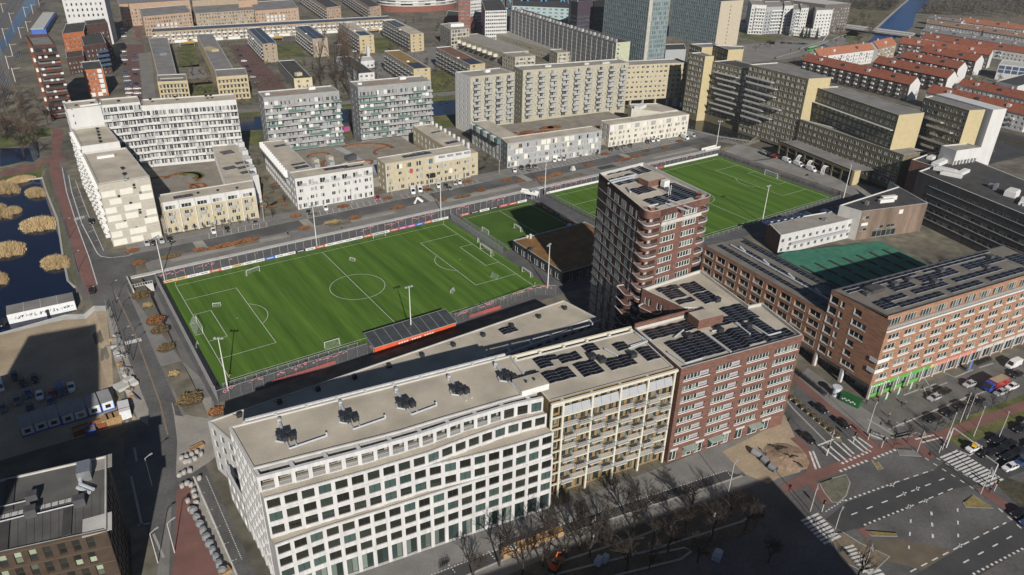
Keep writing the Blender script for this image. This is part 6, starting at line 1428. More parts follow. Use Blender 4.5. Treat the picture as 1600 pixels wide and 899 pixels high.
# ---- dark balcony tower, orange brick group, leaning white slab on the far left
r, FF = px_block('apartment_tower', 'dark brown balcony tower with bright orange side beside the railway', 'tower', (51, 76), (88, 73), (41, 60), 41, DBRK, ROOFG, 0, 2, 12, ph=1.5, pm=DBRK, wm3=ORB)
F = FF[0]
for k in range(12):
 mb = MB(); F.quad(mb, .8, F.L-.2, 2.3+3.05*k, 4.2+3.05*k, .03); mb.build('glazing', GLASS, r)
 mb = MB(); F.block(mb, .8, F.L-.1, 1.0+3.05*k, 1.25+3.05*k, 0, 1.7); F.block(mb, .8, F.L-.1, 1.25+3.05*k, 2.15+3.05*k, 1.58, 1.7); mb.build('balcony', DBRK, r)
 for j in range(4):
  if (j*5+k*3) % 7 < 4: parts_box(r, F, [(1.5+j*2.8, 2.9+j*2.8, 2.2+3.05*k, 3.7+3.05*k)], WMETAL if (j+k) % 3 else M('rust_panel', (.3, .09, .05), .8), 'balcony_screen', .1, .3)
for k in range(7): mb = MB(); FF[3].block(mb, FF[3].L-2.6, FF[3].L-.2, 5+5.2*k, 6.8+5.2*k, 0, 1.0); mb.build('balcony', WMETAL, r)
for n, (lab, a, b, c, z, wm) in enumerate([('orange brick apartment block left of the stepped dark roofs', (97, 54), (131, 50), (103, 38), 26, ORB), ('dark brown stepped block with blue glass terraces in the orange brick group', (131, 73), (166, 68), (124, 52), 23, DBRK), ('small orange brick block with white window bays behind the white slab', (130, 111), (161, 108), (126, 98), 19, ORB), ('dark brick block with white bays at the back of the orange group', (135, 40), (168, 36), (132, 33), 29, DBRK), ('low dark brown lower storeys left of the orange group', (104, 92), (131, 88), (102, 78), 14, DBRK)]):
 r, FF = px_block('apartment_building', lab, 'building', a, b, c, z, wm, BITUMEN, 5, 5, 7, ww=1.1, wh=1.3)
 if n == 1:
  for k in range(4): mb = MB(); FF[0].block(mb, 2+k*2, FF[0].L-1, 6+3*k, 6.6+3*k, 0, 2.5); FF[0].block(mb, 2+k*2, FF[0].L-1, 6.6+3*k, 7.6+3*k, 2.4, 2.5); mb.build('glass_terrace', M('blue_glass', (.06, .10, .16), .2, spec=.6), r)
 if n == 2: parts_box(r, FF[0], [(FF[0].L*.68, FF[0].L*.9, 2+3*k, 4.3+3*k) for k in range(5)]+[(1+4*j, 3.6+4*j, .4, 2.6) for j in range(2)], WMETAL, 'bay_window', 0, .6)
WS = [W(105, 34, 22), W(170, 31, 22)]; d = Vector(WS[1])-Vector(WS[0])
wsr = thing('apartment_building', 'huge white windowed wedge slab rising out of the top edge', 'building', WS[0]+(3,))
Fw = Fac(WS[0], WS[1], 3); hl = [(Fw.L*(.06+.115*j), Fw.L*(.06+.115*j)+1.2, 22+4.2*k, 24+4.2*k) for j in range(8) for k in range(10)]
mb = MB(); wall_holes(mb, Fw, 0, 66, hl, .3); F2w = Fac(WS[1], W(180, 60, 3), 3); mb.poly([F2w.pt(0, 0), F2w.pt(F2w.L, 0), F2w.pt(F2w.L*.55, 24), F2w.pt(0, 66)]); mb.poly([F2w.pt(0, 0)]+[F2w.pt(0, 66), (WS[1][0]+6, WS[1][1]+20, 69), (WS[1][0]+6, WS[1][1]+20, 3)]); mb.build('wall', WPL, wsr)
q = MB(); flat_windows(q, Fw, hl, 1, 1, .3); tag(q.build('windows', [GMETAL, GLASS], wsr), kind='stuff')
# ---- low ochre bars with round balconies, small office, gym
r, FF = px_block('apartment_building', 'low ochre bar with hanging round balconies', 'building', (786, 83), (826, 80), (709, 55.5), 11.5, SAGE, GRAVELG, 0, 34, 3, fm=WMETAL); F = FF[3]
for j in range(9): mb = MB(); p = F.pt(F.L*(.05+.105*j), 5.2, 1.6); mb.tube((p[0], p[1], p[2]-1), (p[0], p[1], p[2]+1.2), 2.0, 10); mb.build('round_balcony', CREAM, r)
px_block('apartment_building', 'ochre end block in front of the bar with round balconies', 'building', (805, 90), (836.6, 88), (785, 83.4), 12.5, SAGE, GRAVELG, 5, 5, 4, ww=2.2, balc=[(0, 2, 1.2, LGREY)])
px_block('apartment_building', 'low ochre bar along the foot of the long grey slab', 'building', (859, 78), (900, 74), (771, 52), 11, SAGE, GRAVELG, 0, 36, 3)
px_block('apartment_building', 'ochre end block in front of the bar under the grey slab', 'building', (871, 83.5), (901, 81), (859, 78.5), 12.5, SAGE, GRAVELG, 4, 4, 4, ww=2.0, balc=[(0, 2, 1.0, LGREY)])
px_block('office_building', 'pale office cube with black window frames and white roof unit', 'building', (704.4, 48), (733, 45), (687.5, 38.4), 18, PBE, GRAVELG, 6, 5, 5, fm=BLACK, ww=2.6, wh=1.9); x, y = W(712, 41, 18); mb = MB(); mb.obox((x, y), 12, 8, 18.02, 20.5, -.15); tag(mb.build('roof_unit', WMETAL), 'white plant room on top of the pale office cube', 'roof unit')
px_block('gym_hall', 'low red brick sports hall with dark roof behind the bare trees', 'hall', (697, 25), (744, 30), (700, 17), 11, RBRK, BITUMEN, 0, 0, 1)
# ---- curved white apartment building on brick base
rt = thing('apartment_building', 'curved white balcony building on a brick base at the top centre', 'building', W(668, 30, 3)+(3,)); c0 = W(668, 17, 3)
for nm, m, r_, z0, z1 in (('base', RBRK, 40, 3, 9), ('wall', WPL, 39, 9, 30)):
 mb = MB(); P = [(c0[0]+r_*1.15*math.cos(2*PI*i/40), c0[1]+22+r_*.75*math.sin(2*PI*i/40)) for i in range(40)]; mb.prism(P, z0, z1); mb.build(nm, m, rt)
for k in range(7):
 mb = MB(); P = [(c0[0]+41*1.15*math.cos(2*PI*i/40), c0[1]+22+41*.75*math.sin(2*PI*i/40)) for i in range(40)]; z = 9+3*k; mb.prism(P, z, z+1.1, bottom=True); mb.build('balcony_ring', WMETAL if k % 3 else LGREY, rt)
 mb = MB(); P = [(c0[0]+39.3*1.15*math.cos(2*PI*i/40), c0[1]+22+39.3*.75*math.sin(2*PI*i/40)) for i in range(40)]
 for i in range(20, 40):
  if i % 3: mb.poly([P[i]+(z+1.2,), P[(i+1) % 40]+(z+1.2,), P[(i+1) % 40]+(z+2.8,), P[i]+(z+2.8,)])
 tag(mb.build('windows', GLASSW, rt), kind='stuff')
# ---- long grey slab
LG = [W(963, 67, 30), W(985, 65, 30)]; LB = W(797, 15, 30); dd = Vector(LG[1])-Vector(LG[0]); LP = [LG[0], LG[1], (LB[0]+dd.x, LB[1]+dd.y), LB]
lg = thing('apartment_slab', 'very long grey apartment slab with rows of roof vents and green striped bays', 'building', LG[0]+(3,))
_, FF = block('', '', '', LP, 3, 29.4, M('grey_slab_facade', (.21, .2, .19), .9, .1, .5), BITUMEN, {3: dict(holes=lambda F: [(F.L*(j+.1+.15*i)/24, F.L*(j+.1+.15*i)/24+1.1, 1+2.9*k, 2.6+2.9*k) for j in range(24) for i in range(5) if i != 2 for k in range(9)], stuff=True, gm=CURT, nx=1), 0: dict(wm=M('pale_green_gable', (.42, .44, .31), .85), holes=lambda F: [(1.5, 3.2, 1.4+2.9*k, 2.8+2.9*k) for k in range(9)], nx=1)}, ph=.6, root=lg, pm=MGREY)
F = FF[3]
for j in range(24): mb = MB(); F.block(mb, F.L*(j+.42)/24, F.L*(j+.42)/24+.5, 1, 26, 0, .12); mb.build('white_strip', WMETAL, lg)
for j in range(30): p = F.pt(F.L*(j+.5)/30, 0, -1.2); mb = MB(); mb.obox((p[0], p[1]), 1.6, 2.2, 29.4, 32.0, 0); mb.build('roof_vent', MGREY if j % 3 else LGREY, lg)
for lab, a, b, c, zr, wc, n0, n3 in (('blue green glass office tower, left of the pair at the top', (1015, 0), (1048, -2), (946, -13), 58, CURT, 9, 22), ('blue green glass office tower with beige end wall, right of the pair at the top', (1127, 3), (1162, 1), (1052, -9), 41, CURT, 0, 24)):
 r, FF = px_block('office_tower', lab, 'tower', a, b, c, zr, M('tower_grid', (.2, .235, .24), .6, .1, .5), BITUMEN, n0, n3, 18 if zr > 50 else 12, z0=3, fh=3.1, ww=2.6, wh=2.3, gm=CURT, fm=GMETAL, w0=M('beige_end', (.42, .37, .28), .85, .06, .6) if n0 == 0 else None)
 if n0 == 0: parts_box(r, FF[0], [(FF[0].L*.45, FF[0].L*.45+.9, 2+3.1*k, 3.4+3.1*k) for k in range(11)], DGREY, 'slot_window', .0, .03)
 if n0: parts_box(r, FF[0], [(0, 3, 0, 55)], M('pale_tower_edge', (.4, .38, .33), .8), 'edge_pier', 0, .3)
for lab, a, b, c, zr, wm, gm in (('white banded office building with blue truss bridge at the top', (758, 18), (792, 17), (752, 0), 30, WPL, GLASS), ('pale green glass hall with bright blue truss at the top', (800, 10), (893, 14), (800, -8), 30, M('pale_teal', (.34, .42, .42), .5, .08, .4), CURT), ('dark glass office tower right of the blue truss', (893, 2), (903, 4), (890, -10), 48, BLACK, CURD), ('plum coloured tower behind the grey slab', (903, 4), (927, 2), (900, -8), 48, M('plum_panel', (.06, .045, .055), .6), CURD), ('dark blue glass tower left of the green office towers', (928, 2), (948, 0), (926, -8), 48, BLACK, CURD), ('red brick tower at the top edge above the sports hall', (716, -4), (735, -4), (716, -14), 40, RBRK, GLASS), ('white and grey building between brick tower and white bands', (735, 2), (758, 0), (735, -8), 26, WPL, GLASSW)):
 px_block('office_building', lab, 'building', a, b, c, zr, wm, BITUMEN, 10, 6, 12, ww=2.6, wh=1.4, gm=gm, fm=GMETAL)
tr = thing('truss', 'bright blue steel truss standing in front of the pale green glass hall', 'truss', W(850, 22, 3)+(3,)); CY = M('cyan_steel', (.10, .38, .62), .4, .05); a, b = Vector(W(775, 12, 24)+(24,)), Vector(W(893, 20, 20)+(20,))
pts = [a.lerp(b, i/8) for i in range(9)]; up_ = [p+Vector((0, 0, 12)) for p in pts]
for i in range(8): mb = MB(); mb.bar(pts[i], pts[i+1], 1.0, 1.0); mb.bar(pts[i], up_[i+1] if i % 2 == 0 else up_[i], .8, .8); mb.bar(up_[i], up_[i+1], 1, 1); mb.bar(pts[i+1], up_[i] if i % 2 else up_[i+1], .8, .8); mb.build('truss_bay', CY, tr)
px_block('roof_deck', 'grey roofed car deck between grey slab and glass towers', 'building', (990, 88), (1050, 95), (905, 45), 9, MGREY, BITUMEN, 0, 0, 1); px_block('red_roof_hall', 'low hall with dull red roof at the foot of the dark towers', 'hall', (913, 37), (943, 39), (910, 31), 12, RBRK, M('dull_red_roof', (.2, .09, .075), .9), 0, 0, 1)
px_block('building', 'pale blue grey box with white side beside the car deck', 'building', (1040, 79), (1072, 78), (1038, 70), 16, GREYP, BITUMEN, 0, 0, 1)
# ---- white flats and canal on the upper right
for n, (lab, a, b, c, zr, n0, rows) in enumerate([('white balcony flat with blue stripe, leftmost of the white flats by the canal', (1175, 8), (1198, 9), (1170, 0), 30, 5, 8), ('white flat with grey balconies, second of the white flats by the canal', (1198, 12), (1226, 11), (1195, 3), 28, 6, 7), ('white tower like flat, third of the white flats by the canal', (1226, 10), (1240, 9.5), (1225, 3), 29, 3, 8), ('grey balcony flat, fourth of the white flats by the canal', (1240, 16), (1254, 15), (1238, 8), 27, 3, 7), ('white punched window flat, fifth of the white flats by the canal', (1252, 14), (1264, 13), (1250, 7), 28, 3, 8), ('white punched window flat with grey corner, rightmost of the white flats by the canal', (1276, 17), (1302, 16), (1273, 9), 27, 5, 7)]):
 r, FF = px_block('apartment_building', lab, 'building', a, b, c, zr, WPL if n not in (1, 3) else GREYP, GRAVELG, n0, 3, rows, ww=1.6, wh=1.3, fm=BLACK, gm=GLASS)
 if n in (0, 1, 3):
  for k in range(rows): mb = MB(); FF[0].block(mb, FF[0].L*.3, FF[0].L-.3, 3.2+3*k, 4.2+3*k, 0, 1.2); mb.build('balcony', WMETAL, r)
px_block('office_building', 'grey brick office behind the white flats at the canal', 'building', (1290, 8), (1330, 6), (1210, -2), 30, M('grey_brown_brick', (.12, .10, .09), .9), LGREY, 10, 0, 8)
for lab, a, b, c in (('low white row with brown roof at the foot of the white flats, left part', (1158, 36), (1235, 42), (1160, 31)), ('low white row with brown roof at the foot of the white flats, right part', (1240, 44), (1284, 47), (1242, 38))): px_block('town_house_row', lab, 'building', a, b, c, 10, WPL, M('brown_roof', (.2, .13, .1), .9), 16, 2, 2)
sheet('canal_water', [W(u, v, 1) for u, v in ((1345, 78), (1365, 60), (1372, 45), (1422, 0), (1445, -14), (1470, -14), (1430, 25), (1425, 45), (1400, 62), (1380, 80))], M('blue_canal_water', (.008, .045, .15), .3, .25, .03, spec=.15), 0, z=3.05)
mb = MB(); ribbon(mb, [W(u, v, 3) for u, v in ((1366, 48), (1385, 30), (1405, 12), (1424, -4))], 3, .25); mb.build('canal_quay', KERB, kind='structure')
sheet('canal_bank', [W(u, v, 3) for u, v in ((1300, 30), (1340, -6), (1420, -8), (1372, 44), (1360, 56), (1320, 60))], M('reedy_bank', (.12, .105, .055), .95, .3, .05, fine=.2, fscale=.6), .03)
cb_ = thing('canal_bridge', 'grey road bridge crossing the blue canal at the upper right', 'bridge', W(1390, 52, 5)+(5,)); mb = MB(); a, b = Vector(W(1310, 40, 6)+(5.6,)), Vector(W(1425, 55, 6)+(5.6,)); mb.bar(a, b, 16, 1.2); mb.build('deck', MGREY, cb_)
for s in (-1, 1):
 d = (b-a).normalized(); nn = Vector((-d.y, d.x, 0))*8*s; mb = MB(); mb.bar(a+nn+Vector((0, 0, 1.1)), b+nn+Vector((0, 0, 1.1)), .4, 1.0); mb.build('parapet', LGREY, cb_)
mb = MB(); [mb.box(*(a.lerp(b, t)-Vector((2, 6, 3)))[:], *(a.lerp(b, t)+Vector((2, 6, -.6)))[:]) for t in (.62, .85)]; mb.build('pier', LGREY, cb_)
def pxs(name, pts, m, dz=.02): return sheet(name, [W(u, v, 3) for u, v in pts], m, dz)
pxs('road', ((1080, 90), (1130, 74), (1200, 66), (1300, 62), (1330, 48), (1345, 52), (1320, 70), (1270, 82), (1235, 92), (1160, 100)), M('pale_road', (.2, .19, .175), .9, .12, .1), .03)
pxs('lawn', ((1157, 50), (1212, 58), (1210, 70), (1156, 58)), GRASS, .03); pxs('lawn', ((1320, 56), (1345, 57), (1345, 64), (1322, 64)), GRASS, .035)
mb = MB(); ribbon(mb, [W(u, v, 3) for u, v in ((1213, 92), (1262, 78), (1322, 55))], 1.2, .9); ribbon(mb, [W(u, v, 3) for u, v in ((1250, 78), (1285, 66), (1300, 46))], 1.2, .9); mb.build('road_barrier', LGREY, kind='structure')
# ---- red tiled rows on the right
def red_row(label, a, b, dep, ze, rid, tile=TILE, wm=M('dark_house_brick', (.10, .075, .062), .9, .2, .5), white=.5, gable=WPL, chim=5, n=None):
 A, B = Vector(W(*a, ze)), Vector(W(*b, ze)); d = (B-A); L = d.length; d /= L; nr = Vector((-d.y, d.x))*dep
 root = thing('red_roof_row', label, 'building', (A.x, A.y, 3), group='red roofed rows'); n = n or max(4, int(L/3.2))
 F = Fac(A, B, 3); hl = [(L*(j+.3)/n, L*(j+.3)/n+1.4, 1+2.9*k, 2.5+2.9*k) for j in range(n) for k in range(4) if 2.5+2.9*k < ze-3]
 mb = MB(); wall_holes(mb, F, 0, ze-3, hl, .2); mb.build('wall', wm, root); q = MB(); flat_windows(q, F, hl, 2, 1, .2, .1); tag(q.build('windows', [WMETAL, GLASSW], root), kind='stuff')
 for j in range(int(n*white)):
  a0 = L*(j+.25)/(n*white)
  for k in range(1, 4):
   if 2.9*k+1 < ze-3.4: mb = MB(); F.block(mb, a0, a0+1.9, 2.9*k+.1, 2.9*k+1.0, 0, 1.1); mb.build('balcony', WMETAL if (j+k) % 3 else GREYP, root)
 C_, D_ = B+nr, A+nr; zr = ze+rid; m1, m2 = A+nr*.5, B+nr*.5
 for (p, q_, r_) in ((B, C_, m2), (D_, A, m1)): mb = MB(); mb.poly([(p.x, p.y, 3), (q_.x, q_.y, 3), (q_.x, q_.y, ze), (r_.x, r_.y, zr-.1), (p.x, p.y, ze)]); mb.build('gable', gable, root)
 mb = MB(); mb.poly([(C_.x, C_.y, 3), (D_.x, D_.y, 3), (D_.x, D_.y, ze), (C_.x, C_.y, ze)]); mb.build('wall', wm, root)
 o = nr*-.05-Vector((0, 0)) ; e = d*.4; mb = MB()
 f = lambda p, z: (p.x, p.y, z)
 mb.poly([f(A+o-e, ze-.15), f(B+o+e, ze-.15), f(m2+e, zr), f(m1-e, zr)]); mb.poly([f(C_-o+e, ze-.15), f(D_-o-e, ze-.15), f(m1-e, zr), f(m2+e, zr)])
 ro = mb.build('roof', tile, root)
 for j in range(chim): p = m1.lerp(m2, (j+.5)/chim); mb = MB(); mb.obox((p.x, p.y), 1.0, .8, zr-.6, zr+1.2, .2); sub('chimney', mb.mesh('chimney', RBRK if j % 3 else WPL), ro)
 for j in range(chim//2): p = A.lerp(B, (j+.7)/(chim/2+.4))+nr*.24; mb = MB(); mb.obox((p.x, p.y), 2.2, 1.8, ze+rid*.3, ze+rid*.75, math.atan2(d.y, d.x)); sub('dormer', mb.mesh('dormer', DGREY if j % 2 else WPL), ro)
 return root
red_row('longest red tiled row with dark front and white gable, nearest to the ochre slabs', (1254, 94), (1422.5, 132.5), 11, 14, 4.5, chim=8)
red_row('red tiled row with white gable, second behind the nearest one', (1365, 97.5), (1481, 122.5), 11, 14, 4.5, chim=5)
red_row('short red tiled row, third behind the nearest one', (1407.5, 89), (1497.5, 107.5), 11, 14, 4.5, chim=4)
red_row('short red tiled row, fourth behind the nearest one', (1439, 80), (1525, 96), 11, 14, 4.5, chim=4)
red_row('red tiled row with tall dark west end, fifth behind the nearest one', (1405, 67.5), (1547, 86), 11, 14, 4.5, chim=6)
red_row('long red tiled row with dormers reaching the right edge', (1440, 59), (1606, 84), 10, 11, 4, chim=9, wm=WPL, white=.2)
red_row('bright orange tiled row with white front beside the canal', (1280, 88), (1366, 77.5), 11, 14, 4.5, TILEO, WPL, .4, chim=4)
red_row('short orange tiled house row at the canal corner', (1372, 76), (1401, 69), 11, 14, 5, TILEO, M('tan_house_brick', (.3, .24, .17), .9), .5, chim=2)
red_row('red tiled row with white lower front behind the rightmost ochre slab', (1447.5, 144), (1606, 180.5), 11, 13, 4.5, wm=WPL, chim=6)
red_row('low red tiled row left of the dark flat roof', (1497, 132), (1606, 157), 10, 10, 4, wm=WPL, chim=5)
red_row('orange tiled terrace below the wood at the top right', (1501, 34), (1600, 47), 12, 10, 4, TILEO, WPL, .2, chim=5, n=20)
red_row('brown tiled terrace in the top right, second below the wood', (1448, 36), (1606, 60), 12, 10, 3.5, M('brown_roof_tiles', (.25, .16, .11), .9, .15, .5), WPL, .15, chim=10, n=30)
red_row('grey dormered terrace in the top right, third below the wood', (1440, 48), (1606, 74), 11, 9.5, 2.5, M('grey_roof_tiles', (.19, .185, .18), .9, .2, .5), WPL, .3, chim=10, n=34)
red_row('grey and white house row below the wood by the canal', (1450, 28), (1502, 35), 12, 10, 2, MATS['grey_roof_tiles'], WPL, .3, chim=4, n=14)
r, FF = px_block('glass_building', 'white framed building with blue glass fields at the right edge', 'building', (1561, 101), (1604, 106), (1566, 94), 14, WPL, LGREY, 0, 0, 1); parts_box(r, FF[0], [(FF[0].L*(.03+.25*j), FF[0].L*(.03+.25*j)+FF[0].L*.21, 5.2+k*2.9, 7.6+k*2.9) for j in range(4) for k in range(2)], MATS['blue_glass'], 'glass_field', 0, .06)
px_block('building', 'white walled hall with dark flat roof at the right edge', 'building', (1590, 136), (1640, 122), (1556, 128), 12, WPL, BITUMEN, 8, 10, 2)
# motorway at the right edge, behind the white end wall
pxs('motorway', ((1505, 262), (1535, 222), (1560, 205), (1660, 228), (1700, 330), (1600, 302)), ASPHD, .03)
mb = MB(); [ribbon(mb, [W(1530+k, 258-k*1.0, 3), W(1680, 296-k*1.0, 3)], .5, .06) for k in (0, 9, 22, 36)]; mb.build('road_markings', LINE, kind='structure')
mb = MB(); ribbon(mb, [W(1555, 200, 3), W(1700, 238, 3)], 1.0, 3.5); mb.build('noise_barrier', GGL, kind='structure')
pxs('motorway_verge', ((1545, 216), (1556, 208), (1700, 246), (1700, 268)), M('dark_scrub', (.05, .045, .03), .95, .3, .3), .05)
# ---- ground between the far buildings
REDST = REDBR
pxs('parking_street', ((192, 70), (224, 70), (236, 168), (198, 170)), REDST); pxs('bicycle_path', ((208, 2), (218, 2), (222, 60), (212, 60)), REDP); pxs('pavement', ((216, 84), (236, 82), (244, 160), (224, 164)), PAVE, .03)
pxs('parking_street', ((356, 72), (388, 70), (450, 140), (404, 142)), REDST); pxs('lawn', ((430, 72), (462, 68), (480, 88), (436, 92)), GRASS); pxs('lawn', ((278, 72), (304, 70), (312, 104), (280, 106)), GRASS); pxs('lawn', ((296, 130), (332, 128), (338, 150), (300, 152)), GRASS)
pxs('garden', ((284, 104), (330, 98), (336, 130), (296, 134)), DIRT); pxs('play_court', ((294, 106), (318, 104), (324, 122), (296, 124)), PAVE, .04)
pxs('lawn', ((583, 60), (620, 56), (612, 80), (590, 82)), GRASS); pxs('lawn', ((670, 112), (702, 106), (712, 140), (674, 146)), GRASS); pxs('lawn', ((432, 100), (470, 98), (476, 112), (440, 116)), GRASS, .03) 
pxs('street', ((355, 172), (405, 170), (720, 142), (720, 150), (405, 178), (355, 180)), PAVE, .03)
pxs('canal_bank', ((355, 178), (412, 174), (720, 148), (722, 160), (412, 186), (355, 190)), GRASS, .035); pxs('canal_water', ((355, 185), (412, 182), (735, 154), (740, 178), (412, 206), (360, 208)), WATER, .05); pxs('canal_bank', ((356, 206), (412, 203), (735, 177), (738, 196), (412, 226), (362, 230)), GRASS, .06)
sheet('canal_water', [W(u, v, 2) for u, v in ((1040, 175), (1062, 160), (1130, 190), (1180, 214), (1172, 222), (1120, 214), (1060, 200))], M('dark_canal_water', (.015, .017, .018), .15, .2, .2), 0, z=3.03)
cr = thing('canal_railing', 'grey railing along the dark canal beside the corner street', 'railing', W(1140, 214, 3)+(3,)); mb = MB(); pa = [W(u, v, 3)+(4.0,) for u, v in ((1052, 199), (1120, 216), (1172, 224), (1186, 214))]
for a, b in zip(pa, pa[1:]):
 mb.bar(a, b, .2, .2); a, b = Vector(a), Vector(b); k = int((b-a).length/2)
 for i in range(k): p = a.lerp(b, i/k); mb.bar(p, p-Vector((0, 0, 1)), .1, .1)
mb.build('handrail', GMETAL, cr)
pxs('courtyard', ((560, 90), (700, 70), (720, 100), (640, 150), (540, 130)), PAVE, .015)
# ---- railway on the far left
RB = M('rail_ballast', (.13, .115, .1), .95, .2, .3, fine=.2, fscale=1)
sheet('railway_bed', [W(u, v, 3) for u, v in ((-60, 190), (-60, 20), (20, -20), (98, -20), (60, 30), (30, 70), (12, 130), (-10, 190))], RB, .03)
sheet('rail_canal', [W(u, v, 3) for u, v in ((-10, 104), (-10, 82), (42, -4), (62, -4))], M('rail_ditch_water', (.012, .016, .03), .1, .2, .2), .05)
mb = MB()
for (u0, v0, u1, v1) in ((-8, 62, 34, -2), (-4, 120, 62, 6), (-2, 132, 68, 8), (-2, 150, 28, 84), (2, 160, 34, 86), (-4, 40, 18, -2), (-4, 52, 27, -2)):
 a, b = W(u0, v0, 3), W(u1, v1, 3)
 for o in (-.72, .72): ribbon(mb, [(a[0]+o, a[1]), (b[0]+o, b[1])], .35, .25)
mb.build('rails', STEEL, kind='structure')
for i, (u, v) in enumerate(((18, 36), (44, 50), (8, 62), (24, 128), (5, 20), (52, 22), (40, 26), (33, 60), (20, 88), (14, 108), (62, 10))):
 x, y = W(u, v, 3); t = thing('catenary_mast', 'thin catenary mast, %s of those beside the tracks on the far left' % ORD[i], 'mast', (x, y, 3), group='catenary masts'); PINV[t.name] = Matrix(); mb = MB(); mb.box(-.2, -.2, 0, .2, .2, 9); mb.build('pole', LGREY, t); mb = MB(); mb.bar((0, 0, 8), (4.5, 1, 8.4), .2, .2); mb.build('bracket', LGREY, t)
tn = thing('rail_shed', 'long white roofed rail shed with blue side between the tracks and the brick tower', 'shed', W(70, 35, 3)+(3,)); a, b = Vector(W(60, 46, 7)+(5,)), Vector(W(78, 20, 7)+(5,)); mb = MB(); mb.bar(a, b, 11, 4); mb.build('wall', BC['b'], tn); mb = MB(); mb.bar(a+Vector((-1, 0, 2.2)), b+Vector((-1, 0, 2.2)), 10, .4); mb.build('roof', LGREY, tn)
# ================================================================ streets at the lower right
def P0(*a): return [W(u, v, 0) for u, v in P2(*a)]
sheet('road', P0(1100, 740, 1222, 655, 1250, 590, 1290, 600, 1345, 640, 1600, 560, 1800, 540, 2000, 1000, 1200, 1100, 600, 980, 545, 899, 745, 860), ASPH, .004)
sheet('pavement', P0(420, 960, 545, 899, 745, 832, 860, 795, 1040, 727, 1222, 655, 1246, 690, 1230, 720, 1160, 738, 870, 830, 690, 888, 600, 960), PAVE, .02)
sheet('parking_strip', P0(640, 915, 882, 819, 1135, 736, 1160, 744, 867, 841, 660, 930), ASPHD, .03)
sheet('pavement', P0(660, 930, 867, 841, 1160, 744, 1180, 742, 1195, 752, 1170, 762, 880, 860, 690, 945), PAVE, .026)
sheet('tree_strip', P0(690, 945, 880, 860, 1170, 762, 1196, 790, 1180, 830, 1080, 870, 900, 930), M('bare_earth', (.10, .082, .06), .95, .3, .3, fine=.25, fscale=1.5), .03)
sheet('sand_patch', P0(1128, 706, 1190, 675, 1226, 648, 1246, 690, 1258, 715, 1250, 738, 1215, 748, 1200, 756, 1165, 742), SAND, .034)
arcb = thing('sand_heap', 'round sandy heap with dark roots beside the brick block corner', 'heap', W(1228, 715, 0)+(0,)); mb = MB()
cx, cy = W(1228, 715, 0); ring = [[(cx+(5.2-k*1.6)*1.1*math.cos(2*PI*i/18)+R.uniform(-.3, .3), cy+(5.2-k*1.6)*math.sin(2*PI*i/18)+R.uniform(-.3, .3), .03+k*.32+R.uniform(-.05, .15)) for i in range(18)] for k in range(4)]
for k in range(3):
 for i in range(18): mb.poly([ring[k][i], ring[k][(i+1) % 18], ring[k+1][(i+1) % 18], ring[k+1][i]])
mb.poly(ring[3]); mb.build('heap', M('red_sand', (.27, .19, .13), .95, .25, .6, fine=.2, fscale=2), arcb, smooth=True)
for i in range(5): a, b = W(1205+i*9, 702+i*6, 0), W(1222+i*8, 706+i*7-(i % 2)*10, 0); mb = MB(); mb.path([a+(.9,), ((a[0]+b[0])/2, (a[1]+b[1])/2, 1.2), b+(.7,)], .16, 5); mb.build('root', M('dark_root', (.03, .024, .018), .95), arcb)
# side street, crossing islands, verges
sheet('side_pavement', P0(1246, 592, 1262, 575, 1342, 633, 1400, 668, 1388, 690, 1352, 684, 1300, 640), PAVE, .012)
sheet('median', P0(1228, 618, 1234, 615, 1312, 684, 1318, 694, 1306, 690), M('median_paving', (.2, .175, .13), .95, .2, .5), .12)
sheet('shop_pavement', P0(1342, 633, 1600, 548, 1800, 480, 1800, 530, 1600, 592, 1480, 640, 1400, 672), M('shop_paving', (.125, .12, .11), .92, .2, .25, fine=.12, fscale=2.5), .014)
mb = MB(); [ribbon(mb, P0(*p), .5, .05) for p in ((1388, 672, 1470, 638, 1560, 604), (1437, 610, 1462, 600), (1412, 618, 1438, 608), (1440, 585, 1455, 608, 1480, 598), (1470, 580, 1492, 590, 1520, 578), (1530, 575, 1552, 568), (1355, 655, 1400, 682), (1392, 685, 1432, 676, 1442, 682))]; mb.build('kerb', KERB, kind='structure')
isl = []
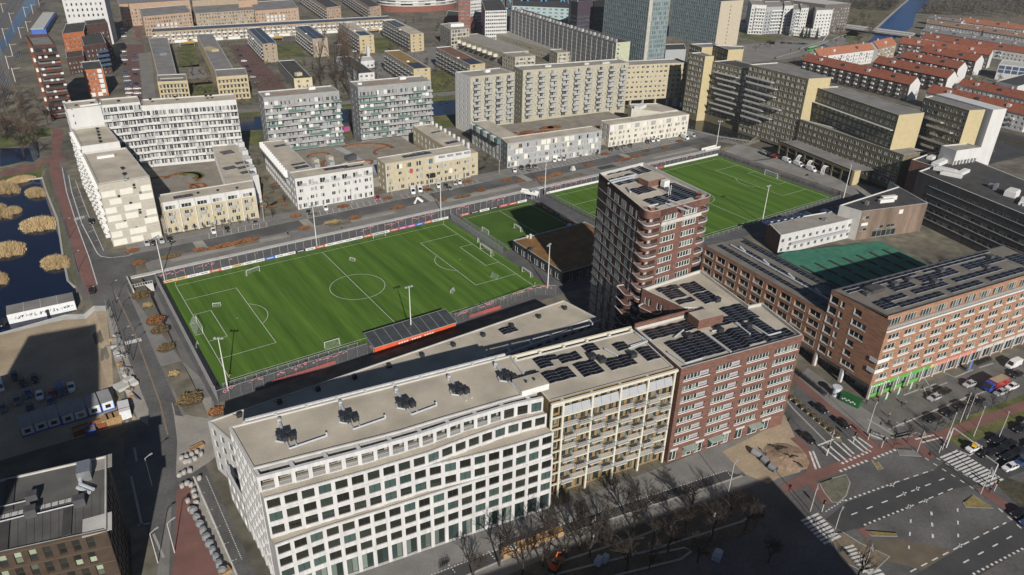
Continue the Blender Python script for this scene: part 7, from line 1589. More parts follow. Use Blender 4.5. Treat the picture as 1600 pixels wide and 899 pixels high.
for nm, p, m, dz in (('verge', (1467, 680, 1480, 664, 1538, 640, 1800, 540, 1800, 600, 1600, 655, 1500, 699), GRASS, .02), ('green_island', (1280, 755, 1300, 748, 1322, 742, 1328, 755, 1322, 775, 1310, 786, 1300, 785, 1288, 770), M('island_paving', (.13, .125, .09), .95, .25, .5, fine=.2, fscale=2), .05), ('grass_island', (1352, 829, 1400, 833, 1402, 839, 1362, 838), M('yellow_grass', (.22, .17, .06), .95, .25, .6, fine=.2, fscale=2), .05),
 ('grass_island', (1505, 785, 1520, 774, 1552, 795, 1508, 793), MATS['yellow_grass'], .05), ('grass_island', (1361, 719, 1371, 722, 1380, 733, 1372, 735), MATS['yellow_grass'], .05), ('paved_island', (1402, 702, 1425, 703, 1440, 714, 1405, 712), PAVE, .05), ('paved_island', (1392, 682, 1420, 675, 1426, 682, 1400, 686), PAVE, .05), ('scrub_verge', (1555, 755, 1570, 745, 1700, 790, 1700, 880, 1600, 800), M('scrub', (.06, .055, .035), .95, .35, .5, fine=.3, fscale=1.5), .03),
 ('brown_road_strip', (1325, 850, 1400, 842, 1480, 858, 1560, 890, 1500, 905, 1400, 880, 1330, 870), M('brown_asphalt', (.13, .105, .075), .95, .2, .3), .02), ('avenue', (1290, 812, 1322, 786, 1397, 757, 1460, 735, 1500, 701, 1600, 657, 1800, 580, 1800, 660, 1560, 752, 1495, 763, 1420, 795, 1350, 823, 1318, 832), ASPHD, .024), ('avenue', (1420, 905, 1480, 868, 1580, 815, 1800, 730, 1800, 800, 1600, 858, 1520, 905), ASPHD, .026), ('dry_island', (1290, 835, 1316, 832, 1345, 850, 1390, 870, 1360, 899, 1320, 880), M('dry_earth', (.16, .13, .09)), .05)): (sheet(nm, P0(*p), m, dz), isl.append(P0(*p)) if 'island' in nm else 0)
mb = MB(); [ribbon(mb, q+q[:2], .28, .09+.003*i) for i, q in enumerate(isl)]; mb.build('kerb', KERB, kind='structure')
mb = MB()
for k_, (p, w) in enumerate((((1225, 766, 1262, 747, 1290, 738, 1318, 727, 1345, 716, 1372, 704, 1398, 694, 1425, 690, 1475, 679, 1600, 634, 1800, 560), 3.0), ((1238, 588, 1290, 634, 1340, 672, 1372, 704), 2.6), ((1262, 747, 1280, 768, 1294, 788), 2.6), ((1240, 684, 1258, 700, 1272, 722, 1264, 746), 2.2), ((1425, 690, 1440, 701, 1454, 717), 2.6), ((1532, 762, 1548, 776, 1582, 797), 3.0), ((1345, 826, 1360, 840), 2.4))): ribbon(mb, P0(*p), w, .05+.006*k_)
mb.build('bicycle_path', REDP, kind='structure')
mb = MB()
def stripes(a, b, step, n, w):
 for k in range(n): ribbon(mb, P0(a[0]+step[0]*k, a[1]+step[1]*k, b[0]+step[0]*k, b[1]+step[1]*k), w, .08)
stripes((1469, 716), (1498, 704), (5.75, 3.75), 13, .55); stripes((1252, 815), (1279, 803), (4.9, 5.0), 8, .6); stripes((1316, 858), (1334, 853), (4.4, 5.2), 8, .5); stripes((1355, 897), (1376, 891), (5, 6), 3, .6)
for p in ((1284, 698, 1312, 721), (1294, 696, 1321, 719), (1303, 690, 1330, 714), (1311, 688, 1334, 710), (1325, 687, 1350, 707), (1332, 683, 1356, 704), (1341, 684, 1363, 700), (1265, 706, 1275, 734), (1270, 705, 1281, 732), (1430, 687, 1460, 680), (1440, 692, 1472, 684), (1277, 697, 1308, 685), (1364, 677, 1388, 686), (1360, 680, 1384, 689)): ribbon(mb, P0(*p), .5, .08)
D = lambda a, b, on, off, w: dashes(mb, W(*a, 0), W(*b, 0), on, off, w, .08)
for a, b, on, off, w in (((1320, 783), (1397, 755), .6, .8, .45), ((1397, 755), (1457, 735), 1.6, 1.4, .3), ((1330, 805), (1478, 747), 1.8, 2.8, .3), ((1350, 821), (1420, 793), .6, .8, .45), ((1420, 793), (1495, 761), 1.6, 1.6, .3), ((1422, 894), (1572, 817), 1.8, 1.5, .3), ((1505, 880), (1592, 832), 1.8, 3, .3), ((1520, 898), (1640, 836), .6, .8, .5), ((1445, 716), (1532, 771), 1, 1.2, .3), ((1463, 716), (1540, 762), 1, 1.2, .25), ((1315, 725), (1360, 705), .7, .7, .7), ((1312, 737), (1358, 719), .7, .7, .7), ((1365, 717), (1400, 703), .7, .7, .7), ((1423, 812), (1420, 858), 1.2, 3, .35), ((1496, 795), (1497, 840), 1.2, 3, .35), ((1455, 800), (1458, 850), 1.2, 2.4, .45), ((1560, 795), (1600, 830), 1.2, 1.2, .35), ((1290, 800), (1318, 782), .5, .5, .3)): D(a, b, on, off, w)
for (u, v) in ((1433, 764), (1412, 772), (1394, 758), (1446, 783), (1420, 792), (1500, 853)): ribbon(mb, P0(u-4, v+2, u+4, v-2), .3, .08); ribbon(mb, P0(u-1, v-3, u+2, v+3), .3, .08)
for p in ((1494, 703, 1515, 712, 1523, 707), (1542, 690, 1552, 694), (1545, 735, 1560, 748), (1556, 720, 1563, 714), (1555, 680, 1562, 684)): ribbon(mb, P0(*p), .35, .08)
D((1135, 736), (882, 819), .35, .35, .22); D((882, 819), (640, 912), .35, .35, .22)
for k in range(9): u, v = 1135-k*62, 736+k*21; D((u, v), (u+10, v+12), .35, .35, .2)
a = [(322, 744), (378, 875)]; D(a[0], a[1], .3, .3, .2)
for k in range(5): u, v = 322+k*12.5, 770+k*26; D((u-2, v), (u-16, v+6), .3, .3, .18)
ribbon(mb, P0(302, 745, 370, 899), .3, .08)
for p in ((1395, 668, 1440, 650, 1520, 617), (1400, 660, 1412, 666), (1444, 608, 1450, 622)): ribbon(mb, P0(*p), .2, .08)
mb.build('road_markings', LINE, kind='structure')
mb = MB(); [ribbon(mb, P0(*p), .5, .07) for p in ((867, 841, 1160, 744), (660, 930, 867, 841), (870, 880, 1000, 838, 1040, 822), (1222, 618, 1240, 640, 1300, 700), (700, 940, 1010, 862, 1160, 815, 1196, 790), (1012, 868, 1070, 856, 1080, 862, 1064, 874, 900, 915))]; mb.build('kerb', KERB, kind='structure')
# street west of the white building: red path, pale strips, kerbs
sheet('bicycle_path', P0(276, 765, 296, 757, 345, 880, 352, 960, 262, 960, 272, 870), REDP, .05); sheet('pavement', P0(245, 899, 262, 800, 268, 790, 262, 960, 235, 960), PAVE, .04); sheet('pale_strip', P0(296, 757, 305, 745, 372, 899, 372, 960, 352, 960, 345, 880), PAVEL, .045)
mb = MB()
for p in ((205, 745, 222, 822), (216, 822, 235, 818), (240, 835, 256, 872), (210, 700, 214, 722)): ribbon(mb, P0(*p), .5, .12)
mb.build('kerb', KERB, kind='structure')
# ================================================================ vegetation
BARK = M('bark', (.045, .036, .028), .95, .2, 2); TWIG = M('winter_twigs', (.04, .031, .024), .95, .2, 1, rv=.2); TWIGB = M('russet_twigs', (.085, .06, .04), .95, .2, 1, rv=.2)
def tree_mesh(seed, h, spread, up=.35, lv=4, twigs=3, poplar=False):
 rr = random.Random(seed); tr, cr = MB(), MB()
 def grow(p, d, L, r, k):
  q = p+d*L; m = (p+q)*.5+Vector((rr.uniform(-1, 1), rr.uniform(-1, 1), 0))*L*.06
  if k >= lv-1: tr.tube(p, m, r, 5 if k >= lv else 4, 0, r*.85, False); tr.tube(m, q, r*.85, 5 if k >= lv else 4, 0, r*.65, False)
  elif k > 0: cr.tube(p, q, r, 3, 0, r*.6, False)
  else:
   a = d.orthogonal().normalized()*.035
   cr.poly([tuple(p-a), tuple(p+a), tuple(q)]); return
  n = rr.choice((4, 5)) if k >= lv-1 else twigs+rr.choice((0, 1, 2))
  for i in range(n):
   ax = Vector((rr.gauss(0, 1), rr.gauss(0, 1), rr.gauss(0, .5)+up)).normalized(); e = (d*(1.5 if poplar else .8)+ax*spread).normalized(); t = rr.uniform(.45, 1) if k < lv else rr.uniform(.55, 1)
   grow(p.lerp(q, t), e, L*rr.uniform(.55, .8), r*.55, k-1)
  if k == lv and not poplar: grow(q, (d+Vector((rr.gauss(0, .15), rr.gauss(0, .15), 0))).normalized(), L*.7, r*.62, k-1)
  if poplar and k == lv:
   for i in range(14): t = .12+.06*i; grow(p.lerp(q, t), Vector((rr.gauss(0, .35), rr.gauss(0, .35), 1)).normalized(), L*.28*(1.15-t*.8), r*.3, 2)
 grow(Vector((0, 0, -.1)), Vector((rr.uniform(-.05, .05), rr.uniform(-.05, .05), 1)).normalized(), h*(.34 if not poplar else .85), h*.017, lv)
 return tr, cr
TP_ = {}
def tree_protos(key, n, h, spread, up, lv, tw, twm, pop=False):
 out = []
 for i in range(n):
  a, b = tree_mesh(hash(key) % 1 + i*7+len(key), h, spread, up, lv, tw, pop); out.append((a.mesh('trunk', BARK), b.mesh('crown', twm)))
 TP_[key] = out
tree_protos('street', 4, 13.5, .95, .5, 4, 4, TWIG); tree_protos('grove', 3, 12, .95, .45, 4, 3, TWIGB); tree_protos('small', 3, 7, 1.1, .5, 3, 5, TWIG); tree_protos('poplar', 2, 19, .5, .9, 4, 3, TWIGB, True)
def tree(key, x, y, z, s, label, group, name='bare_tree'):
 t = ob(name, None, None, (x, y, z), R.random()*6.28, label, 'tree', group); a, b = R.choice(TP_[key]); t.scale = (s*R.uniform(.9, 1.1), s*R.uniform(.9, 1.1), s)
 ob('trunk', a, t); ob('crown', b, t)
near = [(1162, 830), (1109, 846), (1044, 864), (990, 830), (979, 892), (905, 858), (849, 885), (780, 884), (922, 870), (816, 899), (1080, 800), (1010, 800), (945, 822), (862, 845), (1200, 880), (740, 905), (1340, 905), (1138, 812), (1070, 832), (1020, 850), (955, 860), (885, 872), (1090, 880), (1015, 893), (830, 872), (905, 828), (975, 800)]
for i, (u, v) in enumerate(near): x, y = W(u, v, 0); tree('street', x, y, 0, R.uniform(.9, 1.15) if i < 10 else R.uniform(.7, .9), 'bare dark street tree, %s from the right in the strip before the balconies' % ORD[sorted(near, key=lambda q: -q[0]).index((u, v))], 'street trees before the near buildings')
def grove(pts, key, s0, s1, what, group, z=None):
 for i, (u, v) in enumerate(pts):
  x, y, zz = WG(u, v) if z is None else W(u, v, z)+(z,); tree(key, x, y, zz, R.uniform(s0, s1), '%s bare tree from the left %s' % (ORD[i], what), group)
srt = lambda L: sorted(L)
grove(srt([(R.uniform(-5, 62), R.uniform(150, 222)) for _ in range(34)]), 'grove', .8, 1.25, 'in the brown grove below the railway', 'grove below the railway')
grove(srt([(R.uniform(62, 96), R.uniform(-10, 40)) for _ in range(8)]), 'grove', .8, 1.1, 'beside the rail shed', 'trees by the rail shed')
grove([(28, 225), (38, 245), (58, 245), (75, 196), (84, 190)], 'street', .9, 1.2, 'on the pond bank by the red path', 'trees on the pond bank')
grove(srt([(527, 140), (545, 150), (552, 128), (560, 145), (538, 110), (535, 95), (502, 135)]), 'poplar', .8, 1.1, 'of the tall poplars between the grey blocks', 'poplars')
grove(srt([(R.uniform(725, 770), R.uniform(35, 62)) for _ in range(10)]), 'grove', .9, 1.4, 'by the sports hall', 'trees by the sports hall')
grove(srt([(R.uniform(470, 720), R.uniform(70, 150)) for _ in range(60)]), 'grove', .5, .9, 'among the estate slabs', 'trees among the estate slabs')
grove(srt([(R.uniform(560, 700), R.uniform(30, 50)) for _ in range(12)]), 'grove', .6, .9, 'before the curved white building', 'trees before the curved building')
grove(srt([(R.uniform(290, 360), R.uniform(90, 160)) for _ in range(18)]), 'small', .7, 1.1, 'in the gardens between the yellow blocks', 'garden trees between the yellow blocks')
grove(srt([(R.uniform(1425, 1560), R.uniform(100, 165)) for _ in range(22)]), 'grove', .6, .95, 'between the red roofed rows', 'trees between the red roofs')
grove(srt([(R.uniform(1305, 1362), R.uniform(12, 72)) for _ in range(20)]), 'grove', .9, 1.3, 'by the canal bridge', 'trees by the canal bridge')
grove(srt([(R.uniform(1175, 1345), R.uniform(55, 85)) for _ in range(14)]), 'small', .8, 1.2, 'along the road of the white flats', 'trees along the road of the white flats')
grove([(417, 285), (428, 300), (436, 270), (445, 318), (418, 322), (426, 340), (395, 300), (404, 260), (412, 245)], 'small', .8, 1.1, 'in the garden street between the two white blocks', 'trees between the white blocks')
grove([(752, 235), (760, 255), (748, 262), (742, 215), (735, 245)], 'small', .8, 1.1, 'in the side street before the chequered row', 'trees in the side street')
grove([(263+k*14, 366-k*1.8) for k in range(10)], 'small', .5, .7, 'before the yellow west row', 'trees before the yellow west row')
grove([(1395+k*22, 700-k*9) for k in range(9)], 'small', .7, 1.0, 'along the red path of the avenue', 'trees along the avenue')
grove(srt([(140, 455), (147, 462), (176, 500), (183, 530), (196, 560)]), 'small', .35, .5, 'along the construction fence', 'saplings along the construction fence')
grove(srt([(R.uniform(1200, 1310), R.uniform(70, 96)) for _ in range(10)]), 'small', .7, 1.1, 'behind the ochre row by the green bus', 'trees by the bus')
sheet('court_garden', [W(u, v, 0) for u, v in ((1385, 440), (1420, 425), (1480, 405), (1545, 425), (1530, 455), (1440, 480))], M('shaded_garden', (.03, .027, .018), .95, .4, .4), .05)  # planted court; the orange block's shade is put into this near-black colour
grove(srt([(R.uniform(1410, 1520), R.uniform(412, 445)) for _ in range(12)]), 'small', .7, 1.0, 'in the dark court before the school', 'trees in the school court', 0)
# far wood: reads as one mass
mb = MB(); rr = random.Random(3)
for i in range(1500):
 if i < 1050: u, v = rr.uniform(1440, 1760), rr.uniform(-38, 30); v = min(v, 30-(1600-u)*.05 if u < 1600 else 40)
 else: u, v = rr.uniform(1325, 1425), rr.uniform(-25, 18); u = min(u, 1405-v*.8)
 x, y = W(u, v, 3); h = rr.uniform(9, 15)
 for k in range(22):
  a = rr.random()*6.28; t = rr.uniform(.25, 1); r = h*.33*(1.15-t)**.5*rr.random()**.4; c = Vector((x+r*math.cos(a), y+r*math.sin(a), 3+h*t)); n1 = Vector((rr.gauss(0, 1), rr.gauss(0, 1), rr.gauss(.6, 1))).normalized()*rr.uniform(1, 2.6); n2 = n1.orthogonal().normalized()*rr.uniform(.3, .9)
  mb.poly([tuple(c-n1), tuple(c+n2), tuple(c+n1*1.2)])
mb.build('wood', M('far_wood', (.075, .063, .045), .95, .4, .05, fine=.2, fscale=.4), kind='stuff')
mb = MB()
for i in range(5200):
 u, v = rr.uniform(262, 725), rr.uniform(66, 165)
 x, y = W(u, v, 3); c = Vector((x, y, 3.05+rr.random()*1.3)); n1 = Vector((rr.gauss(0, 1), rr.gauss(0, 1), rr.gauss(0, .5))).normalized()*rr.uniform(.5, 1.6); n2 = n1.orthogonal().normalized()*rr.uniform(.3, .8)
 if noise.noise(Vector((x*.05, y*.05, 1))) > 0: mb.poly([tuple(c-n1), tuple(c+n2), tuple(c+n1)])
mb.build('undergrowth', M('garden_scrub', (.055, .05, .025), .95, .45, .1, fine=.2), kind='stuff')
sheet('wood_floor', [W(u, v, 3) for u, v in ((1440, 30), (1470, -14), (1600, -60), (1850, -60), (1850, 80), (1600, 36))], DIRT, .05)
# conifers
CON = M('conifer_green', (.02, .032, .016), .95, .3, 1); mb = MB(); rr = random.Random(8)
for k in range(420):
 t = rr.random(); a = rr.random()*6.28; r = (1-t)*1.7*rr.uniform(.5, 1); c = Vector((r*math.cos(a), r*math.sin(a), .6+t*7)); d = Vector((math.cos(a), math.sin(a), -.5)); s = Vector((-math.sin(a), math.cos(a), 0))*.28; mb.poly([tuple(c-s-d*.2), tuple(c+s-d*.2), tuple(c+d*.75)])
CM = mb.mesh('crown', CON); mb = MB(); mb.tube((0, 0, 0), (0, 0, 6), .18, 6, 0, .04); CT = mb.mesh('trunk', BARK)
for i, (u, v) in enumerate(((1252, 60), (1263, 60), (1275, 62), (1531, 64), (1258, 61))): x, y = W(u, v, 3); t = ob('conifer', None, None, (x, y, 3), 0, 'dark conifer, %s' % ('first from the left before the low white row', 'second from the left before the low white row', 'third from the left before the low white row', 'among the grey terraces', 'smaller, between the first two before the low white row')[i], 'tree', 'conifers'); ob('trunk', CT, t); ob('crown', CM, t); t.scale = (1.2, 1.2, 1.3)
# mounded shrubs and planting beds
def leaf_mound(seed, n, m, r=1.0, h=.8, size=.16):
 rr = random.Random(seed); mb = MB()
 for i in range(n):
  a = rr.random()*6.28; e = rr.random()**.6; ph = math.acos(e); q = rr.uniform(.75, 1.08)+.12*math.sin(a*5+seed); c = Vector((r*q*math.sin(ph)*math.cos(a), r*q*math.sin(ph)*math.sin(a), h*q*math.cos(ph)+.02)); d = Vector((rr.gauss(0, 1), rr.gauss(0, 1), rr.gauss(.3, 1))).normalized()*size*rr.uniform(.7, 1.6); s = d.orthogonal().normalized()*size*.6
  mb.poly([tuple(c-s), tuple(c+d), tuple(c+s)])
 return mb.mesh('foliage', m)
LEAFR = M('russet_leaves', (.225, .095, .035), .95, .4, 2, rv=.2); LEAFO = M('olive_brown_leaves', (.15, .105, .045), .95, .4, 2, rv=.2); LEAFY = M('straw_grass', (.36, .27, .13), .95, .25, 2, rv=.15); BED = M('bed_soil', (.07, .05, .035), .95, .3, 1)
SHM = {'r': [leaf_mound(i, 620, LEAFR) for i in range(2)], 'o': [leaf_mound(i+5, 620, LEAFO) for i in range(2)], 'y': [leaf_mound(9, 620, LEAFY)]}
mb = MB(); mb.prism([(1.02*math.cos(2*PI*i/14), 1.02*math.sin(2*PI*i/14)) for i in range(14)], -.05, .3); BEDM = mb.mesh('soil', BED)
def shrub(u, v, rx, ry, h, c, label, group='planted shrubs', a=0.0):
 x, y, z = WG(u, v); t = ob('shrub', None, None, (x, y, z), a, label, 'shrub', group); t.scale = (rx, ry, h); ob('soil', BEDM, t); ob('foliage', R.choice(SHM[c]), t)
for i, (u, v, rx, ry, h, c, w) in enumerate(((221, 463, 2.6, 2.3, 1.6, 'o', 'round brown'), (231, 478, 1.5, 1.5, 1.0, 'y', 'small straw coloured'), (243, 503, 2.5, 2.4, 1.8, 'r', 'upper russet'), (250, 517, 2.4, 2.0, 1.5, 'o', 'olive brown'), (260, 545, 2.3, 2.0, 1.5, 'o', 'brown benched'), (272, 585, 1.4, 1.4, 1.0, 'y', 'lower straw coloured'), (298, 626, 3.0, 2.8, 1.9, 'o', 'large round brown'), (338, 645, 1.9, 1.6, 1.4, 'r', 'russet'))): shrub(u, v, rx, ry, h, c, w+' shrub in the verge west of the main pitch'+(' by the building corner' if i == 7 else ''))
for i, (u, v, rx, c) in enumerate(((207, 392, 2.3, 'r'), (217, 412, 2.2, 'r'), (267, 402, 3.4, 'o'), (312, 391, 2.2, 'r'), (350, 385, 6, 'r'), (380, 378, 6, 'r'), (462, 338, 2.2, 'r'), (476, 357, 2.4, 'r'), (519, 348, 3.6, 'y'), (536, 323, 2.4, 'r'), (555, 341, 2.6, 'r'), (606, 310, 2, 'r'), (622, 325, 3.2, 'r'), (667, 297, 2, 'r'), (691, 312, 2.2, 'r'), (723, 308, 4, 'o'), (730, 284, 2.4, 'r'), (752, 298, 2.2, 'r'), (792, 282, 2.6, 'r'), (812, 284, 2, 'r'), (846, 280, 4.4, 'r'), (868, 274, 4.4, 'r'), (921, 259, 2.6, 'r'), (945, 241, 2.4, 'r'), (975, 250, 5, 'r'), (995, 245, 4, 'r'), (1040, 232, 2.4, 'r'), (1010, 236, 2.4, 'o'), (1062, 221, 2.4, 'r'))): shrub(u, v, rx, 1.5, .85, c, 'russet planting mound, %s from the west along the street north of the pitches' % ORD[i], 'street planting mounds', -.02)
for i, (v, u) in enumerate(sorted((R.uniform(225, 330), R.uniform(398, 446)) for _ in range(26))): shrub(u, v, 1.2, 1.0, .7, R.choice('or'), 'low brown shrub, %s from the far end of the garden street' % ORD[i], 'garden street shrubs')
# reed beds in the pond
RD = M('dry_reed', (.50, .375, .20), .95, .25, 1.5, rv=.12); mb = MB(); rr = random.Random(4)
for i in range(4200):
 a = rr.random()*6.28; q = rr.random()**.5*(1+.12*math.sin(a*4)+.1*math.sin(a*9)+rr.gauss(0, .07)); x, y = q*math.cos(a), q*math.sin(a); d = Vector((rr.gauss(0, .12), rr.gauss(0, .12), 1)); h = rr.uniform(.35, 1.3)*(1.15-.6*q*q); d = d+Vector((x, y, 0))*.22*rr.random(); w = .022; c = rr.random()*6.28; mb.poly([(x-w*math.cos(c), y-w*math.sin(c), 0), (x+w*math.cos(c), y+w*math.sin(c), 0), (x+d.x*h*.5, y+d.y*h*.5, h)])
RM = mb.mesh('reeds', RD); mb = MB(); mb.prism([(.8*math.cos(2*PI*i/20), .8*math.sin(2*PI*i/20)) for i in range(20)], 0, .12); RB_ = mb.mesh('mud', M('reed_mud', (.22, .16, .08), .95))
for lab, u, v, rx, ry in (('reed island nearest to the grass bank in the pond', 57, 303, 3.6, 5.6), ('largest reed island in the middle of the pond', 62, 352, 6.2, 7.0), ('reed island at the left edge below the middle one', 12, 392, 5.4, 6.4), ('reed island closest to the white cabin', 88, 412, 4.2, 5.6), ('reed tuft cut by the left edge above the cabin', -8, 438, 3.6, 5), ('small reed point jutting out from the left bank', 20, 332, 3.2, 2.6), ('long reed bank along the left side of the pond, upper part', 8, 295, 4.5, 9), ('long reed bank along the left side of the pond, lower part', -12, 330, 5, 12), ('pale reed fringe below the grass at the top of the pond', 30, 284, 6, 2.2)):
 x, y = W(u, v, .1); t = ob('reed_bed', None, None, (x, y, .06), .3, lab, 'reeds', 'reed beds'); t.scale = (rx, ry, 2.1); ob('mud', RB_, t); ob('reeds', RM, t)
# ================================================================ vehicles
RUB = M('tyre_rubber', (.015, .015, .016), .8); CGL = M('car_glass', (.012, .014, .016), .06, .1, 1, spec=.7); HLAMP = M('lamp_lens', (.6, .6, .58), .2); TLAMP = M('tail_lamp', (.35, .02, .02), .3); GREENP = M('sign_green', (.02, .10, .035), .5)
CC = {k: M('car_'+k, v, .28, .05, 2, spec=.5, coat=.5) for k, v in dict(black=(.012, .012, .014), silver=(.38, .39, .40), white=(.68, .68, .67), blue=(.03, .06, .16), red=(.33, .02, .02), grey=(.12, .125, .13), green=(.1, .42, .1), yellow=(.7, .42, .02)).items()}
def loft(mb, secs, m=0, cap=True):
 """closed cross sections (same count) joined one after another"""
 n = len(secs[0]); k0 = len(mb.v)
 for s in secs: mb.v += [tuple(p) for p in s]
 for a in range(len(secs)-1):
  for i in range(n): j = (i+1) % n; mb.f.append((k0+a*n+i, k0+a*n+j, k0+(a+1)*n+j, k0+(a+1)*n+i)); mb.m.append(m)
 if cap: mb.f.append(tuple(k0+n-1-i for i in range(n))); mb.m.append(m); mb.f.append(tuple(k0+(len(secs)-1)*n+i for i in range(n))); mb.m.append(m)
def make_car(name, L, Wd, H, prof, cab, whl, wr):
 """prof: (x, top, halfwidth) along the body; cab: roof profile (x, z) of the glasshouse"""
 t = ob(name, None); b = MB(); secs = []
 for x, z, w in prof: secs.append([(x, -w*.93, .22), (x, w*.93, .22), (x, w, .5), (x, w*.97, z-.06), (x, w*.84, z), (x, -w*.84, z), (x, -w*.97, z-.06), (x, -w, .5)])
 loft(b, secs); w = Wd/2
 (xa, za), (xb, zb), (xc, zc), (xd, zd) = cab; q = w*.72
 b.poly([(xb, -q, zb), (xb, q, zb), (xc, q, zc), (xc, -q, zc)][::-1]); b.poly([(xb, -q, zb+.01), (xc, -q, zc+.01), (xc, q, zc+.01), (xb, q, zb+.01)][::-1])
 for s in (-1, 1):
  for (x0, z0, x1, z1) in ((xa, za, xb, zb), (xd, zd, xc, zc), ((xa+xd)/2, za, (xb+xc)/2+.05, zb)): b.bar((x0, s*w*.86, z0), (x1, s*q, z1), .09, .07)
 bo = b.build('body', CC['black'], t); bo.material_slots[0].link = 'OBJECT'
 g = MB(); W2 = w*.85; loft(g, [[(xa, -W2, za), (xa, W2, za), (xa, W2, za+.005), (xa, -W2, za+.005)], [(xb, -W2, za-.02), (xb, W2, za-.02), (xb, q*.98, zb-.02), (xb, -q*.98, zb-.02)], [(xc, -W2, zd-.02), (xc, W2, zd-.02), (xc, q*.98, zc-.02), (xc, -q*.98, zc-.02)], [(xd, -W2, zd), (xd, W2, zd), (xd, W2, zd+.005), (xd, -W2, zd+.005)]]); g.build('glazing', CGL, t)
 wm = MB(); wm.tube((0, -.11, 0), (0, .11, 0), wr, 12); wm.tube((0, -.12, 0), (0, .12, 0), wr*.55, 8, 1); wme = wm.mesh('wheel', [RUB, STEEL])
 for x in whl:
  for s in (-1, 1): ob('wheel', wme, t, (x, s*(w-.12), wr))
 hm = MB(); hm.box(-.03, -.2, -.08, .04, .2, .08); hme, tme = hm.mesh('headlight', HLAMP), hm.mesh('taillight', TLAMP)
 for s in (-1, 1): ob('headlight', hme, t, (prof[-1][0]-.02, s*w*.66, .66)); ob('taillight', tme, t, (prof[0][0]+.0, s*w*.68, .78))
 return t
PROTO = {'car': make_car('parked_car', 4.4, 1.8, 1.48, [(-2.15, .8, .74), (-2.0, .95, .84), (-1.2, .98, .9), (.8, .94, .9), (1.7, .84, .88), (2.05, .72, .8), (2.2, .6, .68)], [(1.0, .93), (.35, 1.46), (-1.2, 1.46), (-2.0, .96)], (-1.35, 1.35), .33),
  'van': make_car('delivery_van', 5.4, 2.0, 2.3, [(-2.7, 2.18, .9), (-2.6, 2.3, .96), (-.5, 2.34, .98), (1.1, 2.28, .97), (1.35, 1.3, .98), (2.3, 1.1, .95), (2.65, .75, .85)], [(2.1, 1.12), (1.42, 2.1), (.95, 2.24), (.6, 1.3)], (-1.7, 1.75), .37)}
CARS = []
def car(x, y, z, ang, col, label, kind='car', group='cars in the streets'):
 p = PROTO[kind]; c = copy_thing(p, (x, y, z), ang, label, group); c['category'] = 'van' if kind == 'van' else 'car'
 s = R.uniform(.94, 1.05); c.scale = (s, 1, R.uniform(.95, 1.04) if kind == 'car' else R.uniform(.85, 1))
 for ch in c.children:
  if ch.name.startswith('body'): ch.material_slots[0].link = 'OBJECT'; ch.material_slots[0].material = CC[col]
 CARS.append(c); return c
CNT = {}
def pcar(u, v, u2, v2, col, where, kind='car', z=None, group='cars in the streets'):
 a = WG(u, v) if z is None else W(u, v, z)+(z,); b = WG(u2, v2) if z is None else W(u2, v2, z)
 k = (col, kind, where); CNT[k] = CNT.get(k, 0)+1
 car(a[0], a[1], a[2]+.07, math.atan2(b[1]-a[1], b[0]-a[0]), col, '%s %s %s, from the left' % (('' if CNT[k] == 1 else ORD[CNT[k]-1]+' ')+col, 'van' if kind == 'van' else 'car', where), kind, group)
def prow(L, d, where, **k):
 for (u, v, c) in sorted(L): pcar(u, v, u+d[0], v+d[1], c, where, **k)
prow([(1281, 641, 'black'), (1315, 664, 'black')], (22, 16), 'waiting in the side street beside the red path'); prow([(1261, 687, 'black')], (22, 18), 'driving out of the side street past the sand patch')
prow([(1458, 657, 'black'), (1483, 647, 'black'), (1503, 637, 'black'), (1527, 629, 'black'), (1562, 616, 'silver'), (1580, 607, 'white')], (-24, 9), 'parked along the verge below the shops'); prow([(1459, 624, 'silver'), (1474, 615, 'black'), (1514, 603, 'silver'), (1587, 588, 'black')], (-24, 9), 'parked in the bays before the shops'); pcar(1582, 573, 1560, 582, 'white', 'parked high on the shop pavement', 'van')
prow([(1541, 712, 'black'), (1562, 706, 'black'), (1574, 716, 'black'), (1558, 690, 'black'), (1575, 696, 'black'), (1590, 708, 'black'), (1596, 724, 'blue'), (1577, 733, 'white'), (1594, 673, 'black'), (1606, 664, 'grey'), (1612, 700, 'grey')], (-22, 8), 'queueing before the large zebra crossing'); pcar(1520, 703, 1496, 712, 'white', 'with a yellow roof board first at the large zebra crossing')
mb = MB(); x, y = W(1523, 696, 1.6); mb.obox((x, y), 1.5, 1.1, 1.5, 2.0, .3); tag(mb.build('roof_board', CC['yellow']), 'yellow board carried on the roof of the white car', 'board')
prow([(1592, 805, 'black'), (1606, 818, 'blue')], (-30, 12), 'at the lower right corner')
prow([(48, 640, 'black'), (63, 621, 'white'), (28, 628, 'grey'), (45, 617, 'blue'), (82, 618, 'red'), (112, 608, 'white'), (24, 590, 'black'), (36, 600, 'black'), (80, 630, 'blue'), (55, 594, 'black'), (5, 640, 'grey')], (3, 14), 'on the sandy construction yard', group='cars on the yard'); pcar(96, 613, 100, 626, 'blue', 'on the sandy construction yard', 'van', group='cars on the yard'); pcar(0, 607, 4, 618, 'white', 'cut by the left edge of the yard', 'van', group='cars on the yard'); pcar(143, 348, 148, 361, 'black', 'in the bays beside the pond street'); pcar(144, 456, 142, 446, 'black', 'on the red path by the yard gate'); pcar(6, 507, 2, 511, 'black', 'beside the white cabin')
